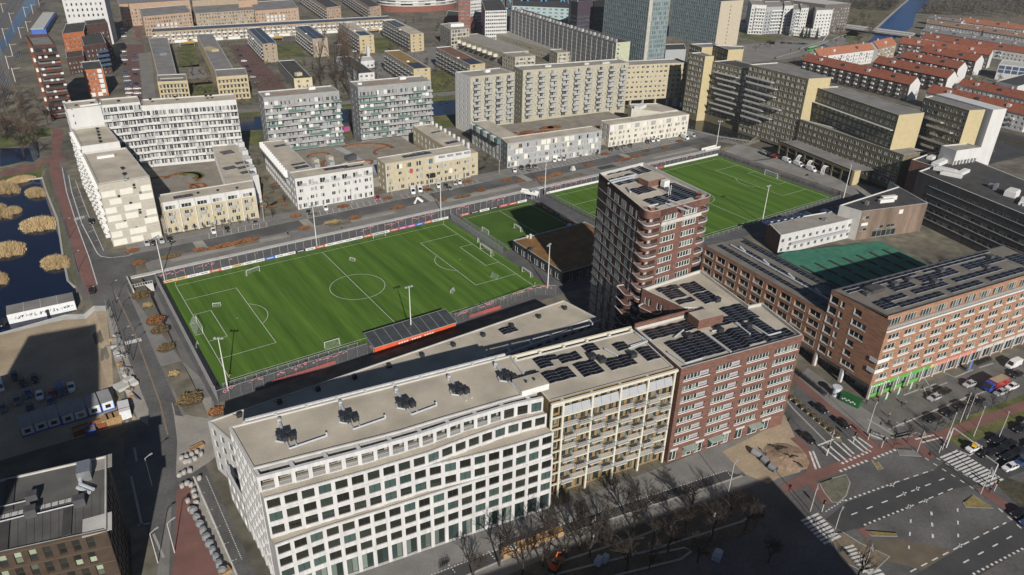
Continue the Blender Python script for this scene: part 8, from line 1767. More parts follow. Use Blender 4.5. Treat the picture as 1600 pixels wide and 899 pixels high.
bay = [(230, 382, 'silver'), (241, 381, 'black'), (253, 378, 'silver'), (265, 376, 'black'), (334, 363, 'white'), (355, 360, 'black'), (399, 350, 'grey'), (482, 333, 'black'), (509, 327, 'white'), (590, 311, 'red'), (645, 301, 'white'), (656, 298, 'white'), (685, 292, 'white'), (697, 292, 'black'), (703, 296, 'grey'), (711, 288, 'silver'), (718, 286, 'white'), (804, 268, 'white'), (815, 264, 'black'), (826, 262, 'black'), (836, 262, 'grey'), (866, 252, 'white'), (873, 250, 'white'), (881, 250, 'silver'), (906, 243, 'black'), (915, 242, 'white'), (925, 240, 'grey'), (932, 240, 'black'), (955, 235, 'black'), (965, 233, 'black'), (975, 231, 'grey'), (985, 229, 'black'), (1012, 223, 'black'), (1020, 221, 'white'), (1028, 220, 'white')]
for (u, v, c) in bay: pcar(u, v, u+4, v+11, c, 'parked along the north street', 'van' if (u in (645, 656)) else 'car', group='cars on the north street')
for (u, v, c, k) in ((1070, 217, 'white', 'van'), (1080, 213, 'silver', 'van'), (1202, 243, 'black', 'car'), (1210, 246, 'red', 'car'), (1218, 248, 'black', 'car'), (1229, 253, 'white', 'van'), (1247, 259, 'white', 'van'), (1267, 267, 'white', 'van'), (1194, 240, 'silver', 'car')): pcar(u, v, u+12, v+5, c, 'in the street before the ochre porch', k, group='cars before the ochre porch')
for (u0, v0, u1, v1, n, w) in ((193, 82, 204, 160, 13, 'in the left row of the far left parking street'), (211, 88, 216, 162, 11, 'in the right row of the far left parking street'), (372, 80, 400, 130, 7, 'in the street between yellow block and slabs'), (520, 66, 560, 84, 8, 'parked between the second and third estate slab'), (1218, 68, 1260, 70, 9, 'in the car park of the white flats'), (192, 35, 194, 58, 5, 'at the far end of the parking street')):
 for i in range(n):
  if R.random() < .9: t = i/(n-1); u, v = u0+(u1-u0)*t, v0+(v1-v0)*t; pcar(u, v, u+8, v-.5, R.choice(('black', 'grey', 'silver', 'white', 'black', 'blue')), w, group='far parked cars')
tk = thing('tipper_truck', 'red tipper truck with blue cab and sandy load on the avenue by the shops', 'truck', W(1552, 607, 0)+(.03,)); a, b = W(1552, 607, 0), W(1535, 614, 0); PINV[tk.name] = Matrix(); tk.rotation_euler = (0, 0, math.atan2(b[1]-a[1], b[0]-a[0]))
mb = MB(); loft(mb, [[(-4.2, -1.25, 1.1), (-4.2, 1.25, 1.1), (-4.4, 1.3, 2.9), (-4.4, -1.3, 2.9)], [(1.6, -1.25, 1.1), (1.6, 1.25, 1.1), (1.7, 1.3, 2.9), (1.7, -1.3, 2.9)]]); [mb.box(-4+k*.95, -1.36, 1.2, -3.85+k*.95, 1.36, 2.8) for k in range(6)]; mb.build('tipper_body', CC['red'], tk); mb = MB(); mb.poly([(-4.2, -1.15, 2.92), (1.5, -1.15, 2.92), (1.5, 1.15, 2.92), (-4.2, 1.15, 2.92)]); mb.build('load', SAND, tk)
mb = MB(); loft(mb, [[(1.9, -1.2, .7), (1.9, 1.2, .7), (1.9, 1.15, 2.8), (1.9, -1.15, 2.8)], [(3.5, -1.2, .7), (3.5, 1.2, .7), (3.3, 1.15, 2.8), (3.3, -1.15, 2.8)], [(4.0, -1.15, .7), (4.0, 1.15, .7), (3.9, 1.1, 1.6), (3.9, -1.1, 1.6)]]); mb.build('cab', M('cab_blue', (.03, .06, .3), .35), tk); mb = MB(); mb.poly([(3.98, -1.0, 1.65), (3.98, 1.0, 1.65), (3.42, 1.0, 2.65), (3.42, -1.0, 2.65)]); [mb.poly([(2.2, s*1.22, 1.7), (3.3, s*1.22, 1.7), (3.1, s*1.2, 2.5), (2.2, s*1.2, 2.5)][::s]) for s in (-1, 1)]; mb.build('windscreen', CGL, tk)
mb = MB(); mb.box(-4.2, -.5, .7, 3.6, .5, 1.1); mb.build('chassis', BLACK, tk)
for x in (-3.4, -2.1, 2.8):
 for s in (-1, 1): mb = MB(); mb.tube((x, s*.85, .5), (x, s*1.25, .5), .5, 12); mb.build('wheel', RUB, tk)
bu = thing('bus', 'bright green bus on the road beside the orange roofs', 'bus', W(1268, 79, 3)+(3.05,)); PINV[bu.name] = Matrix(); a, b = W(1262, 80, 3), W(1276, 76, 3); bu.rotation_euler = (0, 0, math.atan2(b[1]-a[1], b[0]-a[0])); mb = MB(); mb.box(-7.5, -1.3, .4, 7.5, 1.3, 3.2); mb.build('body', CC['green'], bu); mb = MB(); mb.box(-7.2, -1.33, 1.5, 7.3, 1.33, 2.5); mb.box(-7.53, -1.1, 1.4, 7.53, 1.1, 2.7); mb.build('glazing', CGL, bu)
for x in (-4.5, 4.8): mb = MB(); mb.tube((x, -1.32, .5), (x, 1.32, .5), .5, 10); mb.build('wheel', RUB, bu)
for i, (u, v, c) in enumerate(((1288, 72, 'blue'), (1299, 65, 'grey'))): pcar(u, v, u+10, v-4, c, 'on the ramp behind the green bus', 'van')
for p in PROTO.values():
 for c in list(p.children): bpy.data.objects.remove(c)
 bpy.data.objects.remove(p)
# ================================================================ people and bicycles
def skin_person(pose):
 V = dict(hip=(0, 0, .95), belly=(0, 0, 1.12), chest=(0, 0, 1.36), neck=(0, 0, 1.5), head=(.02, 0, 1.62), top=(.02, 0, 1.74), ls=(0, .2, 1.42), rs=(0, -.2, 1.42), le=(-.06-pose*.1, .27, 1.15), re=(.0+pose*.12, -.27, 1.15), lh=(.06-pose*.05, .28, .9), rh=(.14+pose*.1, -.27, .92), lk=(.05+pose*.16, .1, .52), rk=(.02-pose*.08, -.1, .52), la=(-.02+pose*.2, .11, .09), ra=(-.06-pose*.32, -.11, .12), lt=(.16+pose*.2, .12, .04), rt=(.1-pose*.32, -.12, .05))
 E_ = [('hip', 'belly'), ('belly', 'chest'), ('chest', 'neck'), ('neck', 'head'), ('head', 'top'), ('chest', 'ls'), ('chest', 'rs'), ('ls', 'le'), ('le', 'lh'), ('rs', 're'), ('re', 'rh'), ('hip', 'lk'), ('lk', 'la'), ('la', 'lt'), ('hip', 'rk'), ('rk', 'ra'), ('ra', 'rt')]
 rad = dict(hip=.16, belly=.15, chest=.17, neck=.065, head=.1, top=.075, ls=.08, rs=.08, le=.055, re=.055, lh=.04, rh=.04, lk=.075, rk=.075, la=.05, ra=.05, lt=.045, rt=.045)
 ks = list(V); me = bpy.data.meshes.new('p'); me.from_pydata([V[k] for k in ks], [(ks.index(a), ks.index(b)) for a, b in E_], []); o = bpy.data.objects.new('p', me); COL.objects.link(o)
 o.modifiers.new('s', 'SKIN'); o.modifiers.new('d', 'SUBSURF').levels = 1
 for i, k in enumerate(ks): s = me.skin_vertices[0].data[i]; s.radius = (rad[k], rad[k]); s.use_root = (k == 'hip')
 dg = bpy.context.evaluated_depsgraph_get(); out = bpy.data.meshes.new_from_object(o.evaluated_get(dg)); bpy.data.objects.remove(o); out.name = 'body'; return out
SKIN = M('skin', (.45, .27, .19), .6); HAIR = M('hair', (.03, .02, .015), .8); COATS = [M('coat_%s' % n, c, .9) for n, c in (('black', (.015, .015, .018)), ('navy', (.02, .03, .08)), ('beige', (.35, .27, .18)), ('grey', (.15, .15, .16)), ('red', (.3, .03, .03)))]; TRS = M('dark_trousers', (.02, .022, .03), .9)
BODY = [skin_person(p) for p in (0, .8)]
for i, (u, v, ci, w, z) in enumerate(((1388, 664, 0, 'black coat crossing the pavement south of the shop corner', 0), (1413, 634, 3, 'grey coat beside the green flags', 0), (1353, 632, 1, 'navy coat at the green shop entrance', 0), (1371, 631, 0, 'black coat below the green shop sign', 0), (1508, 580, 1, 'navy coat beside the blue flag', 0), (1545, 770, 0, 'black coat at the lower end of the large zebra crossing', 0), (1551, 762, 4, 'red coat on the traffic island by the large zebra crossing', 0), (1388, 652, 2, 'beige coat on the pavement below the flags', 0), (450, 368, 0, 'dark coat walking on the north pavement above the pitch', 3), (534, 358, 3, 'grey coat on the north pavement', 3), (880, 868, 0, 'black coat beside the wooden crates', 0), (1196, 712, 3, 'grey coat on the sand patch', 0))):
 x, y = W(u, v, z); me = BODY[i % 2].copy(); me.materials.clear(); [me.materials.append(m) for m in (COATS[ci], TRS, SKIN, HAIR)]
 for p in me.polygons: c = p.center; p.material_index = 3 if c.z > 1.68 else 2 if c.z > 1.5 or (c.z < .95 and abs(c.y) > .22 and c.z > .75) else 0 if c.z > .86 else 1
 ob('person', me, None, (x, y, z+.07), R.random()*6.28, 'person in '+w, 'person', 'people in the streets')
def bike_mesh():
 fr = MB(); P = [(-.5, 0, .35), (-.1, 0, .35), (.38, 0, .85), (-.2, 0, .82), (.55, 0, .35)]; fr.tube(P[0], P[1], .03, 4); fr.tube(P[1], P[3], .035, 4); fr.tube(P[1], P[2], .035, 4); fr.tube(P[3], P[2], .035, 4); fr.tube(P[0], P[3], .03, 4); fr.tube(P[2], P[4], .03, 4); fr.box(-.35, -.08, .92, -.1, .08, .98); fr.tube((.36, -.28, 1.05), (.36, .28, 1.05), .025, 4); fr.tube(P[2], (.36, 0, 1.05), .03, 4); fr.box(-.65, -.08, .72, -.35, .08, .76)
 w = MB(); n = 12
 for i in range(n): a, b = 2*PI*i/n, 2*PI*(i+1)/n; w.bar((.34*math.cos(a), 0, .34*math.sin(a)), (.34*math.cos(b), 0, .34*math.sin(b)), .045, .045)
 for i in range(3): a = PI*i/3; w.bar((.33*math.cos(a), 0, .33*math.sin(a)), (-.33*math.cos(a), 0, -.33*math.sin(a)), .015, .015)
 return fr.mesh('frame', BLACK), w.mesh('wheel', RUB)
BF, BW = bike_mesh()
def bikes(a, b, n, ang, where, z=.05):
 for i in range(n):
  u, v = a[0]+(b[0]-a[0])*i/max(1, n-1), a[1]+(b[1]-a[1])*i/max(1, n-1); x, y = W(u, v, z); t = ob('bicycle', None, None, (x, y, z), ang+R.uniform(-.15, .15), 'black bicycle, %s in the row %s' % (ORD[i], where), 'bicycle', 'bicycles '+where); ob('frame', BF, t); ob('wheel', BW, t, (-.5, 0, .35)); ob('wheel', BW, t, (.55, 0, .35))
bikes((1242, 580), (1290, 618), 26, .2, 'on the pavement beside the brick colonnade'); bikes((1524, 570), (1546, 562), 14, 1.4, 'before the shops at the right edge'); bikes((690, 885), (700, 881), 4, .6, 'near the white building')
bikes((745, 268), (758, 262), 10, 1.2, 'in the side street by the yellow end house', 3.02); bikes((418, 325), (432, 318), 12, .4, 'in the garden street by the white row', 3.02)
# ================================================================ street furniture
def lamp(u, v, h, label, z=None, arm=0, name='street_lamp', ang=0, m=LGREY, dbl=False):
 x, y, zz = WG(u, v) if z is None else W(u, v, z)+(z,); t = thing(name, label, 'lamp', (x, y, zz), 0, 'street lamps'); PINV[t.name] = Matrix(); t.rotation_euler = (0, 0, ang); mb = MB(); mb.tube((0, 0, 0), (0, 0, h), .11, 6, 0, .07); mb.build('pole', m, t)
 for s in ((1, -1) if dbl else (1,)):
  if arm: mb = MB(); mb.bar((0, 0, h-.05), (arm*s, 0, h+.2), .09, .09); mb.build('arm', m, t)
  mb = MB(); mb.box(arm*s-.15, -.16, h+.08, arm*s+.6*s if s > 0 else arm*s+.15, .16, h+.25) if s > 0 else mb.box(arm*s-.6, -.16, h+.08, arm*s+.15, .16, h+.25); mb.build('lamp_head', GMETAL, t)
for i, (u, v) in enumerate(((184, 503), (201, 549), (208, 563), (182, 474), (123, 425), (109, 372))): lamp(u, v, 7, 'curved arm street lamp, %s along the street beside the yard and pond' % ORD[i], arm=1.6, ang=.6, m=BLACK)
for i, (u, v) in enumerate(((238, 760), (273, 864), (128, 800) if 0 else (247, 880))): lamp(u, v, 8, 'thin pale lamp post, %s from the top beside the red path bottom left' % ORD[i], z=0, arm=1.2, ang=.4)
for i, (u, v) in enumerate(((1266, 799), (1299, 846), (1348, 895), (1532, 772), (1433, 706), (1472, 703), (1477, 692), (1521, 682), (1558, 690), (1109, 845), (1138, 769), (926, 852), (1292, 712), (1355, 675), (1510, 655), (1598, 663), (1500, 660))): lamp(u, v, 8 if i not in (4, 5) else 6.5, 'tall pale lamp mast, number %d counted across the crossing and avenue' % (i+1) if 0 else 'tall pale lamp mast %s' % ('at the upper corner of the left zebra crossing', 'at the lower corner of the left zebra crossing', 'beside the lower zebra stripes', 'on the grass island by the large zebra crossing', 'on the corner island with the traffic signal', 'at the upper end of the large zebra crossing', 'in the verge above the large zebra crossing', 'in the verge behind the waiting cars', 'in the verge near the right edge', 'in shade among the bare trees', 'at the right end of the parking strip', 'left among the bare trees by the crates', 'beside the striped crossing of the side street', 'at the corner of the red path and side street', 'in the verge by the parked black cars', 'at the right edge beside the avenue', 'between verge and shop bays')[i], z=0, arm=1.5 if i != 9 else .8, ang=R.choice((.3, -2.6)))
for i in range(15): x = 14+i*18.5; lamp(*[0, 0], 6, 'slim lamp post, %s from the west on the north street pavement' % ORD[i]) if 0 else None
def lampxy(x, y, z, h, label, arm=.0):
 t = thing('street_lamp', label, 'lamp', (x, y, z), 0, 'street lamps'); PINV[t.name] = Matrix(); mb = MB(); mb.tube((0, 0, 0), (0, 0, h), .1, 6, 0, .07); mb.build('pole', LGREY, t); mb = MB(); mb.tube((0, 0, h), (0, 0, h+.3), .22, 8, 0, .3); mb.build('lamp_head', LGREY, t)
for i in range(14): lampxy(22+i*18.4, 96.3, 3, 6, 'slim lamp post, %s from the west along the row houses' % ORD[i])
def signal(u, v, label, h=3.2, z=0):
 x, y = W(u, v, z); t = thing('traffic_signal', label, 'traffic light', (x, y, z+.05), 0, 'traffic signals'); PINV[t.name] = Matrix(); mb = MB(); mb.tube((0, 0, 0), (0, 0, h), .08, 6); mb.build('pole', LINE, t); mb = MB(); mb.box(-.22, -.2, h-.9, .22, .2, h+.1); mb.build('signal_head', BLACK, t)
 for k, m in enumerate((TLAMP, CC['yellow'], GREENP)): mb = MB(); mb.tube((0, -.2, h-.08-k*.3), (0, -.26, h-.08-k*.3), .1, 8); mb.build('lens', m, t)
for u, v, w in ((1284, 800, 'beside the green island at the left zebra crossing'), (1291, 712, 'at the left end of the striped side street crossing'), (1333, 692, 'on the side street median'), (1356, 688, 'at the right end of the striped side street crossing'), (1377, 700, 'by the red path fork'), (1349, 893, 'at the lower zebra stripes'), (1553, 768, 'at the lower end of the large zebra crossing'), (1467, 708, 'at the upper end of the large zebra crossing')): signal(u, v, 'traffic signal '+w)
ga = thing('signal_gantry', 'long white gantry arm reaching over the queue at the large zebra crossing', 'gantry', W(1478, 700, 0)+(0,)); mb = MB(); p = W(1478, 700, 0); q = W(1537, 705, 5.5); mb.tube(p+(0,), p+(6.2,), .14, 6); mb.bar(p+(6.2,), q+(5.8,), .2, .2); mb.build('arm', LINE, ga); mb = MB(); mb.box(q[0]-.3, q[1]-.3, 4.8, q[0]+.3, q[1]+.3, 6); mb.build('signal_head', BLACK, ga)
ga = thing('signal_gantry', 'white gantry arm over the right lanes near the large zebra crossing', 'gantry', W(1546, 757, 0)+(0,)); p, q = W(1546, 757, 0), W(1575, 745, 5); mb = MB(); mb.tube(p+(0,), p+(6,), .13, 6); mb.bar(p+(6,), W(1540, 712, 6)+(6,), .2, .2); mb.build('arm', LINE, ga)
for i, (u, v) in enumerate(((1381, 630), (1400, 622), (1419, 614))):
 x, y = W(u, v, 0); t = thing('beach_flag', 'pale green beach flag, %s from the corner before the green shop' % ORD[i], 'flag', (x, y, 0)); mb = MB(); mb.tube((x, y, 0), (x, y, 3.6), .04, 5); mb.build('pole', GMETAL, t); mb = MB(); mb.poly([(x, y, 1), (x+.7, y-.1, 1.2), (x+.75, y-.1, 3.2), (x, y, 3.7)]); mb.poly([(x, y+.02, 3.7), (x+.75, y-.08, 3.2), (x+.7, y-.08, 1.2), (x, y+.02, 1)]); mb.build('flag', M('pale_green_cloth', (.35, .5, .35), .8), t)
x, y = W(1512, 581, 0); t = thing('beach_flag', 'blue flag on the shop pavement by the orange signs', 'flag', (x, y, 0)); mb = MB(); mb.tube((x, y, 0), (x, y, 4), .05, 5); mb.build('pole', GMETAL, t); mb = MB(); mb.box(x, y-.04, .6, x+1.1, y+.04, 3.6); mb.build('flag', M('bright_blue', (.05, .2, .55), .6), t)
t = thing('green_container', 'dark green container with white lettering at the shop corner', 'container', W(1328, 630, 0)+(0,), math.atan2(-18, 3)); PINV[t.name] = Matrix(); mb = MB(); mb.box(-2.6, -1.0, 0, 2.6, 1.0, 2.1); mb.box(-2.7, -1.1, 2.1, 2.7, 1.1, 2.2); mb.build('body', GREENP, t); mb = MB(); [mb.box(-2+k*.55, -1.03, .8+.3*(k % 2), -1.6+k*.55, -1.005, 1.2+.3*(k % 2)) for k in range(7)]; tag(mb.build('lettering', WMETAL, t), kind='stuff')
x, y = W(1305, 618, 0); mb = MB(); mb.tube((x, y, 0), (x, y, 2.6), 1.0, 12); mb.tube((x, y, 2.6), (x, y, 2.9), 1.3, 12); tag(mb.build('advertising_column', M('pale_blue_white', (.5, .55, .58), .5)), 'pale round advertising column by the brick colonnade', 'column')
for i in range(9):
 u, v = 1236+i*9, 624+i*7.4; x, y = W(u, v, 0); t = ob('planter', None, None, (x, y, .1), .3, 'small dark planter, %s from the top in the side street median' % ORD[i], 'planter', 'median planters'); mb = MB(); mb.prism([(.7*math.cos(k), .7*math.sin(k)) for k in range(6)], 0, .4); mb.build('tub', LGREY, t); f = ob('foliage', SHM['o'][0], t, (0, 0, .4)); f.scale = (.8, .8, .8)
# ring sculptures
for i, (u, v, hh) in enumerate(((1249, 254, 3.6), (1266, 262, 3.4), (1288, 272, 4.0))):
 x, y = W(u, v, 3); t = thing('ring_sculpture', 'white lattice arch sculpture, %s from the left before the ochre porch' % ORD[i], 'sculpture', (x, y, 3)); n = 14
 for o in (-.7, 0, .7):
  mb = MB(); P = [(x+1.9*math.cos(PI*1.15*k/n-.1)*(1+.1*o), y+o, 3+.1+hh*max(0, math.sin(PI*k/n))**.7) for k in range(n+1)]; mb.path(P, .16, 5); mb.build('arch_tube', WMETAL, t)
 mb = MB(); [mb.tube((x+1.9*math.cos(PI*1.15*k/n-.1), y-.7, 3.1+hh*max(0, math.sin(PI*k/n))**.7), (x+1.9*math.cos(PI*1.15*(k+1)/n-.1), y+.7, 3.1+hh*max(0, math.sin(PI*(k+1)/n))**.7), .12, 4) for k in range(n)]; mb.build('lattice', WMETAL, t)
# footbridges over the sunken court
for lab, a, b in (('white footbridge from the street down to the path between the pitches', (146, 71.5, 3), (151.5, 66, 2.2)), ('pale footbridge at the far corner of the east pitch', (262, 72, 3), (274, 72.6, 3))):
 t = thing('footbridge', lab, 'bridge', a); mb = MB(); mb.bar(a, b, 2.6, .3); mb.build('deck', LGREY, t); A, B = Vector(a), Vector(b); d = (B-A).normalized(); nn = Vector((-d.y, d.x, 0)).normalized()*1.3
 for s in (-1, 1): mb = MB(); mb.bar(A+nn*s+Vector((0, 0, .7)), B+nn*s+Vector((0, 0, .7)), .08, 1.0); mb.build('parapet', WMETAL, t)
t = thing('stair_tower', 'grey stair frame beside the footbridge', 'stair', (151, 69, 0)); mb = MB(); [mb.box(149+k*1.4, 67.5, 0, 149.2+k*1.4, 67.7, 4) for k in range(4)]; mb.box(149, 67.4, 3.8, 153.4, 70, 4); [mb.box(149+.3*k, 67.8, .25*k, 149.35+.3*k, 69.6, .25*k+.2) for k in range(11)]; tag(mb.build('frame', GMETAL, t), kind='stuff')
# ================================================================ construction yard and deliveries
CABW = M('cabin_white', (.6, .61, .62), .5, .08, 1)
ya = math.atan2(*[p-q for p, q in zip(W(171, 638, 1), W(46, 678, 1))][::-1])
for i, (u, v) in enumerate(((46, 681), (67, 674), (87, 668), (109, 662), (129, 656), (150, 649), (171, 642))):
 x, y, z = WG(u, v); t = thing('site_cabin', 'white and blue site cabin, %s from the left in the row on the yard' % ORD[i], 'cabin', (x, y, z), ya, 'site cabins'); PINV[t.name] = Matrix()
 mb = MB(); mb.box(-1.35, 0, 0, 1.35, 6.0, 2.7); mb.build('body', CABW, t); mb = MB(); mb.box(-1.4, -.05, 2.7, 1.4, 6.05, 2.78); mb.build('roof', MGREY, t); mb = MB(); [mb.box(sx-.08, -.06, 0, sx+.08, .1, 2.78) for sx in (-1.35, 1.35)]; mb.box(-1.4, -.06, 0, 1.4, .02, .5); mb.build('frame', BC['b'], t); mb = MB(); mb.box(-.6, -.05, 1.0, .6, -.01, 2.0); mb.build('window', GLASS, t)
WOODC = M('raw_timber', (.33, .21, .10), .85, .15, 1.5)
def crate(u, v, sx, sy, h, label, ang=0, open_=False, z=None, m=None, nm='wooden_crate', cat='crate'):
 x, y, zz = WG(u, v) if z is None else W(u, v, z)+(z,); t = thing(nm, label, cat, (x, y, zz), ang); PINV[t.name] = Matrix(); n = 4
 for s in (-1, 1):
  for k in range(n): mb = MB(); mb.box(-sx/2, s*sy/2-.03, h*k/n+.01, sx/2, s*sy/2+.03, h*(k+1)/n-.03); mb.build('plank', m or WOODC, t); mb = MB(); mb.box(s*sx/2-.03, -sy/2+.03, h*k/n+.01, s*sx/2+.03, sy/2-.03, h*(k+1)/n-.03); mb.build('plank', m or WOODC, t)
 mb = MB(); zt = h*.75 if open_ else h; mb.poly([(-sx/2, -sy/2, zt), (sx/2, -sy/2, zt), (sx/2, sy/2, zt), (-sx/2, sy/2, zt)]); mb.build('lid' if not open_ else 'filling', M('brick_filling', (.3, .17, .08), .9, .3, 2) if open_ else (m or WOODC), t)
for i, (u, v) in enumerate(((166, 663), (175, 660), (184, 657))): crate(u, v, 1.7, 2.4, 2.0, 'tall timber crate, %s from the left before the white cabins' % ORD[i], ya)
for i, (u, v, s) in enumerate(((795, 865, 3.0), (815, 856, 3.4), (832, 850, 2.4), (852, 842, 3.6), (868, 836, 3.2))): crate(u, v, s, 1.6, 1.2, 'open timber crate of brick rubble, %s from the left on the parking strip' % ORD[i], math.radians(-8), True, 0)
crate(868, 878, 3.2, 1.6, 1.0, 'timber crate beside the orange machine among the trees', -.3, True, 0)
crate(128, 676, 3.6, 2.2, 1.6, 'rust red skip before the dark cabins', ya, True, None, M('rust_steel', (.2, .06, .03), .8), 'skip', 'skip'); crate(155, 668, 3.2, 2.2, 1.6, 'second rust red skip right of the blue one', ya, True, None, MATS['rust_steel'], 'skip', 'skip'); crate(143, 678, 2.2, 2.0, 1.8, 'blue skip between the two rust red ones', ya, True, None, BC['b'], 'skip', 'skip')
x, y, z = WG(197, 650); t = thing('storage_container', 'white container with red edges beside the tall crates', 'container', (x, y, z), ya-.1); PINV[t.name] = Matrix(); mb = MB(); mb.box(-1.25, -1.5, 0, 1.25, 3.5, 2.5); mb.build('body', CABW, t); mb = MB(); mb.box(-1.3, -.2, 2.5, 1.3, 0, 2.56); mb.build('red_strip', BC['r'], t)
mat_names = (('paver_stack', 'grey paving stone stack', LGREY), ('board_stack', 'pale board stack', WOODC), ('steel_stack', 'bundle of scaffold steel', STEEL))
cn = {}
for i in range(22):
 t_ = R.random(); u, v = 176+t_*34+R.uniform(-5, 5), 525+t_*100+R.uniform(-4, 4); nm, lab, m = mat_names[i % 3]; cn[nm] = cn.get(nm, 0)+1; x, y, z = WG(u, v); t = thing(nm, '%s, %s one dropped along the yard fence' % (lab, ORD[cn[nm]-1]), 'stack', (x, y, z), R.uniform(0, 3), 'building materials along the yard fence'); PINV[t.name] = Matrix()
 for k in range(3): mb = MB(); w, l = (R.uniform(.8, 1.2), R.uniform(.9, 1.6)) if i % 3 < 2 else (.35, 3.2); mb.obox((R.uniform(-.15, .15), R.uniform(-.15, .15)), l, w, .02+k*.3, .28+k*.3, R.uniform(-.1, .1)); mb.build('layer', m, t)
x, y, z = WG(197, 603); mb = MB(); mb.obox((x, y), 5.2, 3.4, z, z+.9, .3); mb.obox((x+1, y+1), 2.2, 1.6, z+.9, z+1.5, .5); tag(mb.build('slab_pile', LGREY), 'large pile of pale concrete slabs by the yard gate', 'pile', kind=None)
a, b = WG(166, 478), WG(205, 615); fence((a[0], a[1]), (WG(185, 545)[0], WG(185, 545)[1]), 2.0+a[2], 'construction fence between yard and street, upper part', step=3.5, wire=.6); fence((WG(185, 545)[0], WG(185, 545)[1]), (b[0], b[1]), 2.2, 'construction fence between yard and street, lower part', step=3.5, wire=.6)
a, b = WG(15, 507), WG(120, 484); t = thing('white_cabin', 'long white graffiti covered cabin with grey roof beside the pond', 'cabin', a); d = Vector((b[0]-a[0], b[1]-a[1])); an = math.atan2(d.y, d.x); nrm = Vector((-d.y, d.x)).normalized()*6.5; Q = [(a[0], a[1]), (b[0], b[1]), (b[0]+nrm.x, b[1]+nrm.y), (a[0]+nrm.x, a[1]+nrm.y)]; z = min(a[2], b[2])
mb = MB(); mb.prism(Q, z, z+3.2, top=False); mb.build('wall', CABW, t); mb = MB(); mb.poly([p+(z+3.2,) for p in Q]); mb.build('roof', ROOFG, t); F = Fac(a, b, z)
for k in range(16): s = 1.5+k*F.L/18+R.uniform(-.3, .3); mb = MB(); [mb.bar(F.pt(s+R.uniform(0, .6), 1+R.uniform(0, 1.2), .03), F.pt(s+R.uniform(.2, 1.1), 1+R.uniform(0, 1.2), .03), .03, .14) for _ in range(4)]; tag(mb.build('graffiti', BLACK if k % 3 else GMETAL, t), kind='stuff')
mb = MB(); F.quad(mb, F.L*.55, F.L*.6, 0, 2.2, .02); mb.build('door', BLACK, t)
for s in (.25, .5, .75): mb = MB(); A = Vector(Q[0]).lerp(Vector(Q[1]), s); B = Vector(Q[3]).lerp(Vector(Q[2]), s); mb.bar((A.x, A.y, z+3.25), (B.x, B.y, z+3.25), .15, .08); mb.build('roof_seam', LGREY, t)
# bulk bags and bins beside the white building
BAG = M('bulk_bag_white', (.34, .325, .3), .9, .15, 2); BAGG = M('bulk_bag_grey', (.2, .21, .22), .85, .15, 2)
def bag_mesh(m, seed):
 rr = random.Random(seed); mb = MB(); secs = []
 for z, r in ((0, .52), (.25, .62), (.7, .6), (1.0, .5), (1.08, .25)): secs.append([((r+rr.uniform(-.05, .05))*(1 if abs(math.cos(k*PI/4)) > .5 else .8)*math.cos(k*PI/4+.39), (r+rr.uniform(-.05, .05))*math.sin(k*PI/4+.39), z+rr.uniform(-.05, .05)) for k in range(8)])
 loft(mb, secs); return mb.mesh('bag', m)
BGM = {'w': [bag_mesh(BAG, i) for i in range(3)], 'g': [bag_mesh(BAGG, i+4) for i in range(3)]}
bp = [(284, 718, 'w'), (292, 716, 'w'), (300, 712, 'w'), (308, 708, 'w'), (315, 712, 'w'), (305, 719, 'w'), (297, 723, 'w'), (290, 724, 'w'), (281, 745, 'w'), (288, 741, 'w'), (297, 738, 'w'), (285, 762, 'w'), (293, 758, 'w'), (299, 760, 'w'), (303, 770, 'w'), (305, 778, 'w'), (294, 785, 'w'), (307, 788, 'w'), (312, 750, 'w'), (298, 798, 'w')]+[(303+k*5.0, 801+k*10.4, 'g') for k in range(10)]
ci = {'w': 0, 'g': 0}
for (u, v, c) in bp:
 x, y = W(u, v, 0); ci[c] += 1; o = ob('bulk_bag', R.choice(BGM[c]), None, (x, y, .06), R.random()*3, ('pale bulk bag, %s in the loose heap by the white building corner' if c == 'w' else 'grey covered bulk bag, %s from the top of the row by the red path') % ORD[ci[c]-1], 'bag', 'bulk bags'); k = 1.05 if c == 'w' else 1.5; o.scale = (k, k*.8, k*.85)
crate(308, 700, 3.2, 1.2, .7, 'low timber pallet box behind the pale bulk bags', .2, True, 0); crate(352, 895, 2.0, 1.4, .8, 'timber box at the lower end of the red path', .2, True, 0)
# concrete pipes, machine, boxes
for i, (u0, v0, u1, v1) in enumerate(((1176, 705, 1190, 713), (1192, 717, 1200, 724), (1203, 728, 1212, 735))):
 a, b = W(u0, v0, .7), W(u1, v1, .7); mb = MB(); A, B = Vector(a+(.75,)), Vector(b+(.75,)); mb.tube(A, B, .8, 14, cap=False); mb.tube(B, A, .62, 14, cap=False); tag(mb.build('concrete_pipe', M('pipe_concrete', (.24, .25, .27), .8, .15, 1)), 'grey concrete pipe lying on the sand patch, %s from the brick block' % ORD[i], 'pipe', 'concrete pipes')
x, y = W(866, 890, 0); t = thing('mini_excavator', 'small orange excavator among the bare trees at the bottom', 'excavator', (x, y, .05), .4); PINV[t.name] = Matrix(); OC = M('machine_orange', (.6, .12, .02), .4); mb = MB(); mb.box(-.9, -.8, .7, .9, .8, 1.4); mb.box(-.8, -.7, 1.4, -.2, .7, 1.7); mb.build('body', OC, t)
for s in (-1, 1): mb = MB(); mb.prism([(p[0], p[1]) for p in rect(-1.1, s*.75-.2, 1.1, s*.75+.2)], 0, .55); mb.build('track', RUB, t)
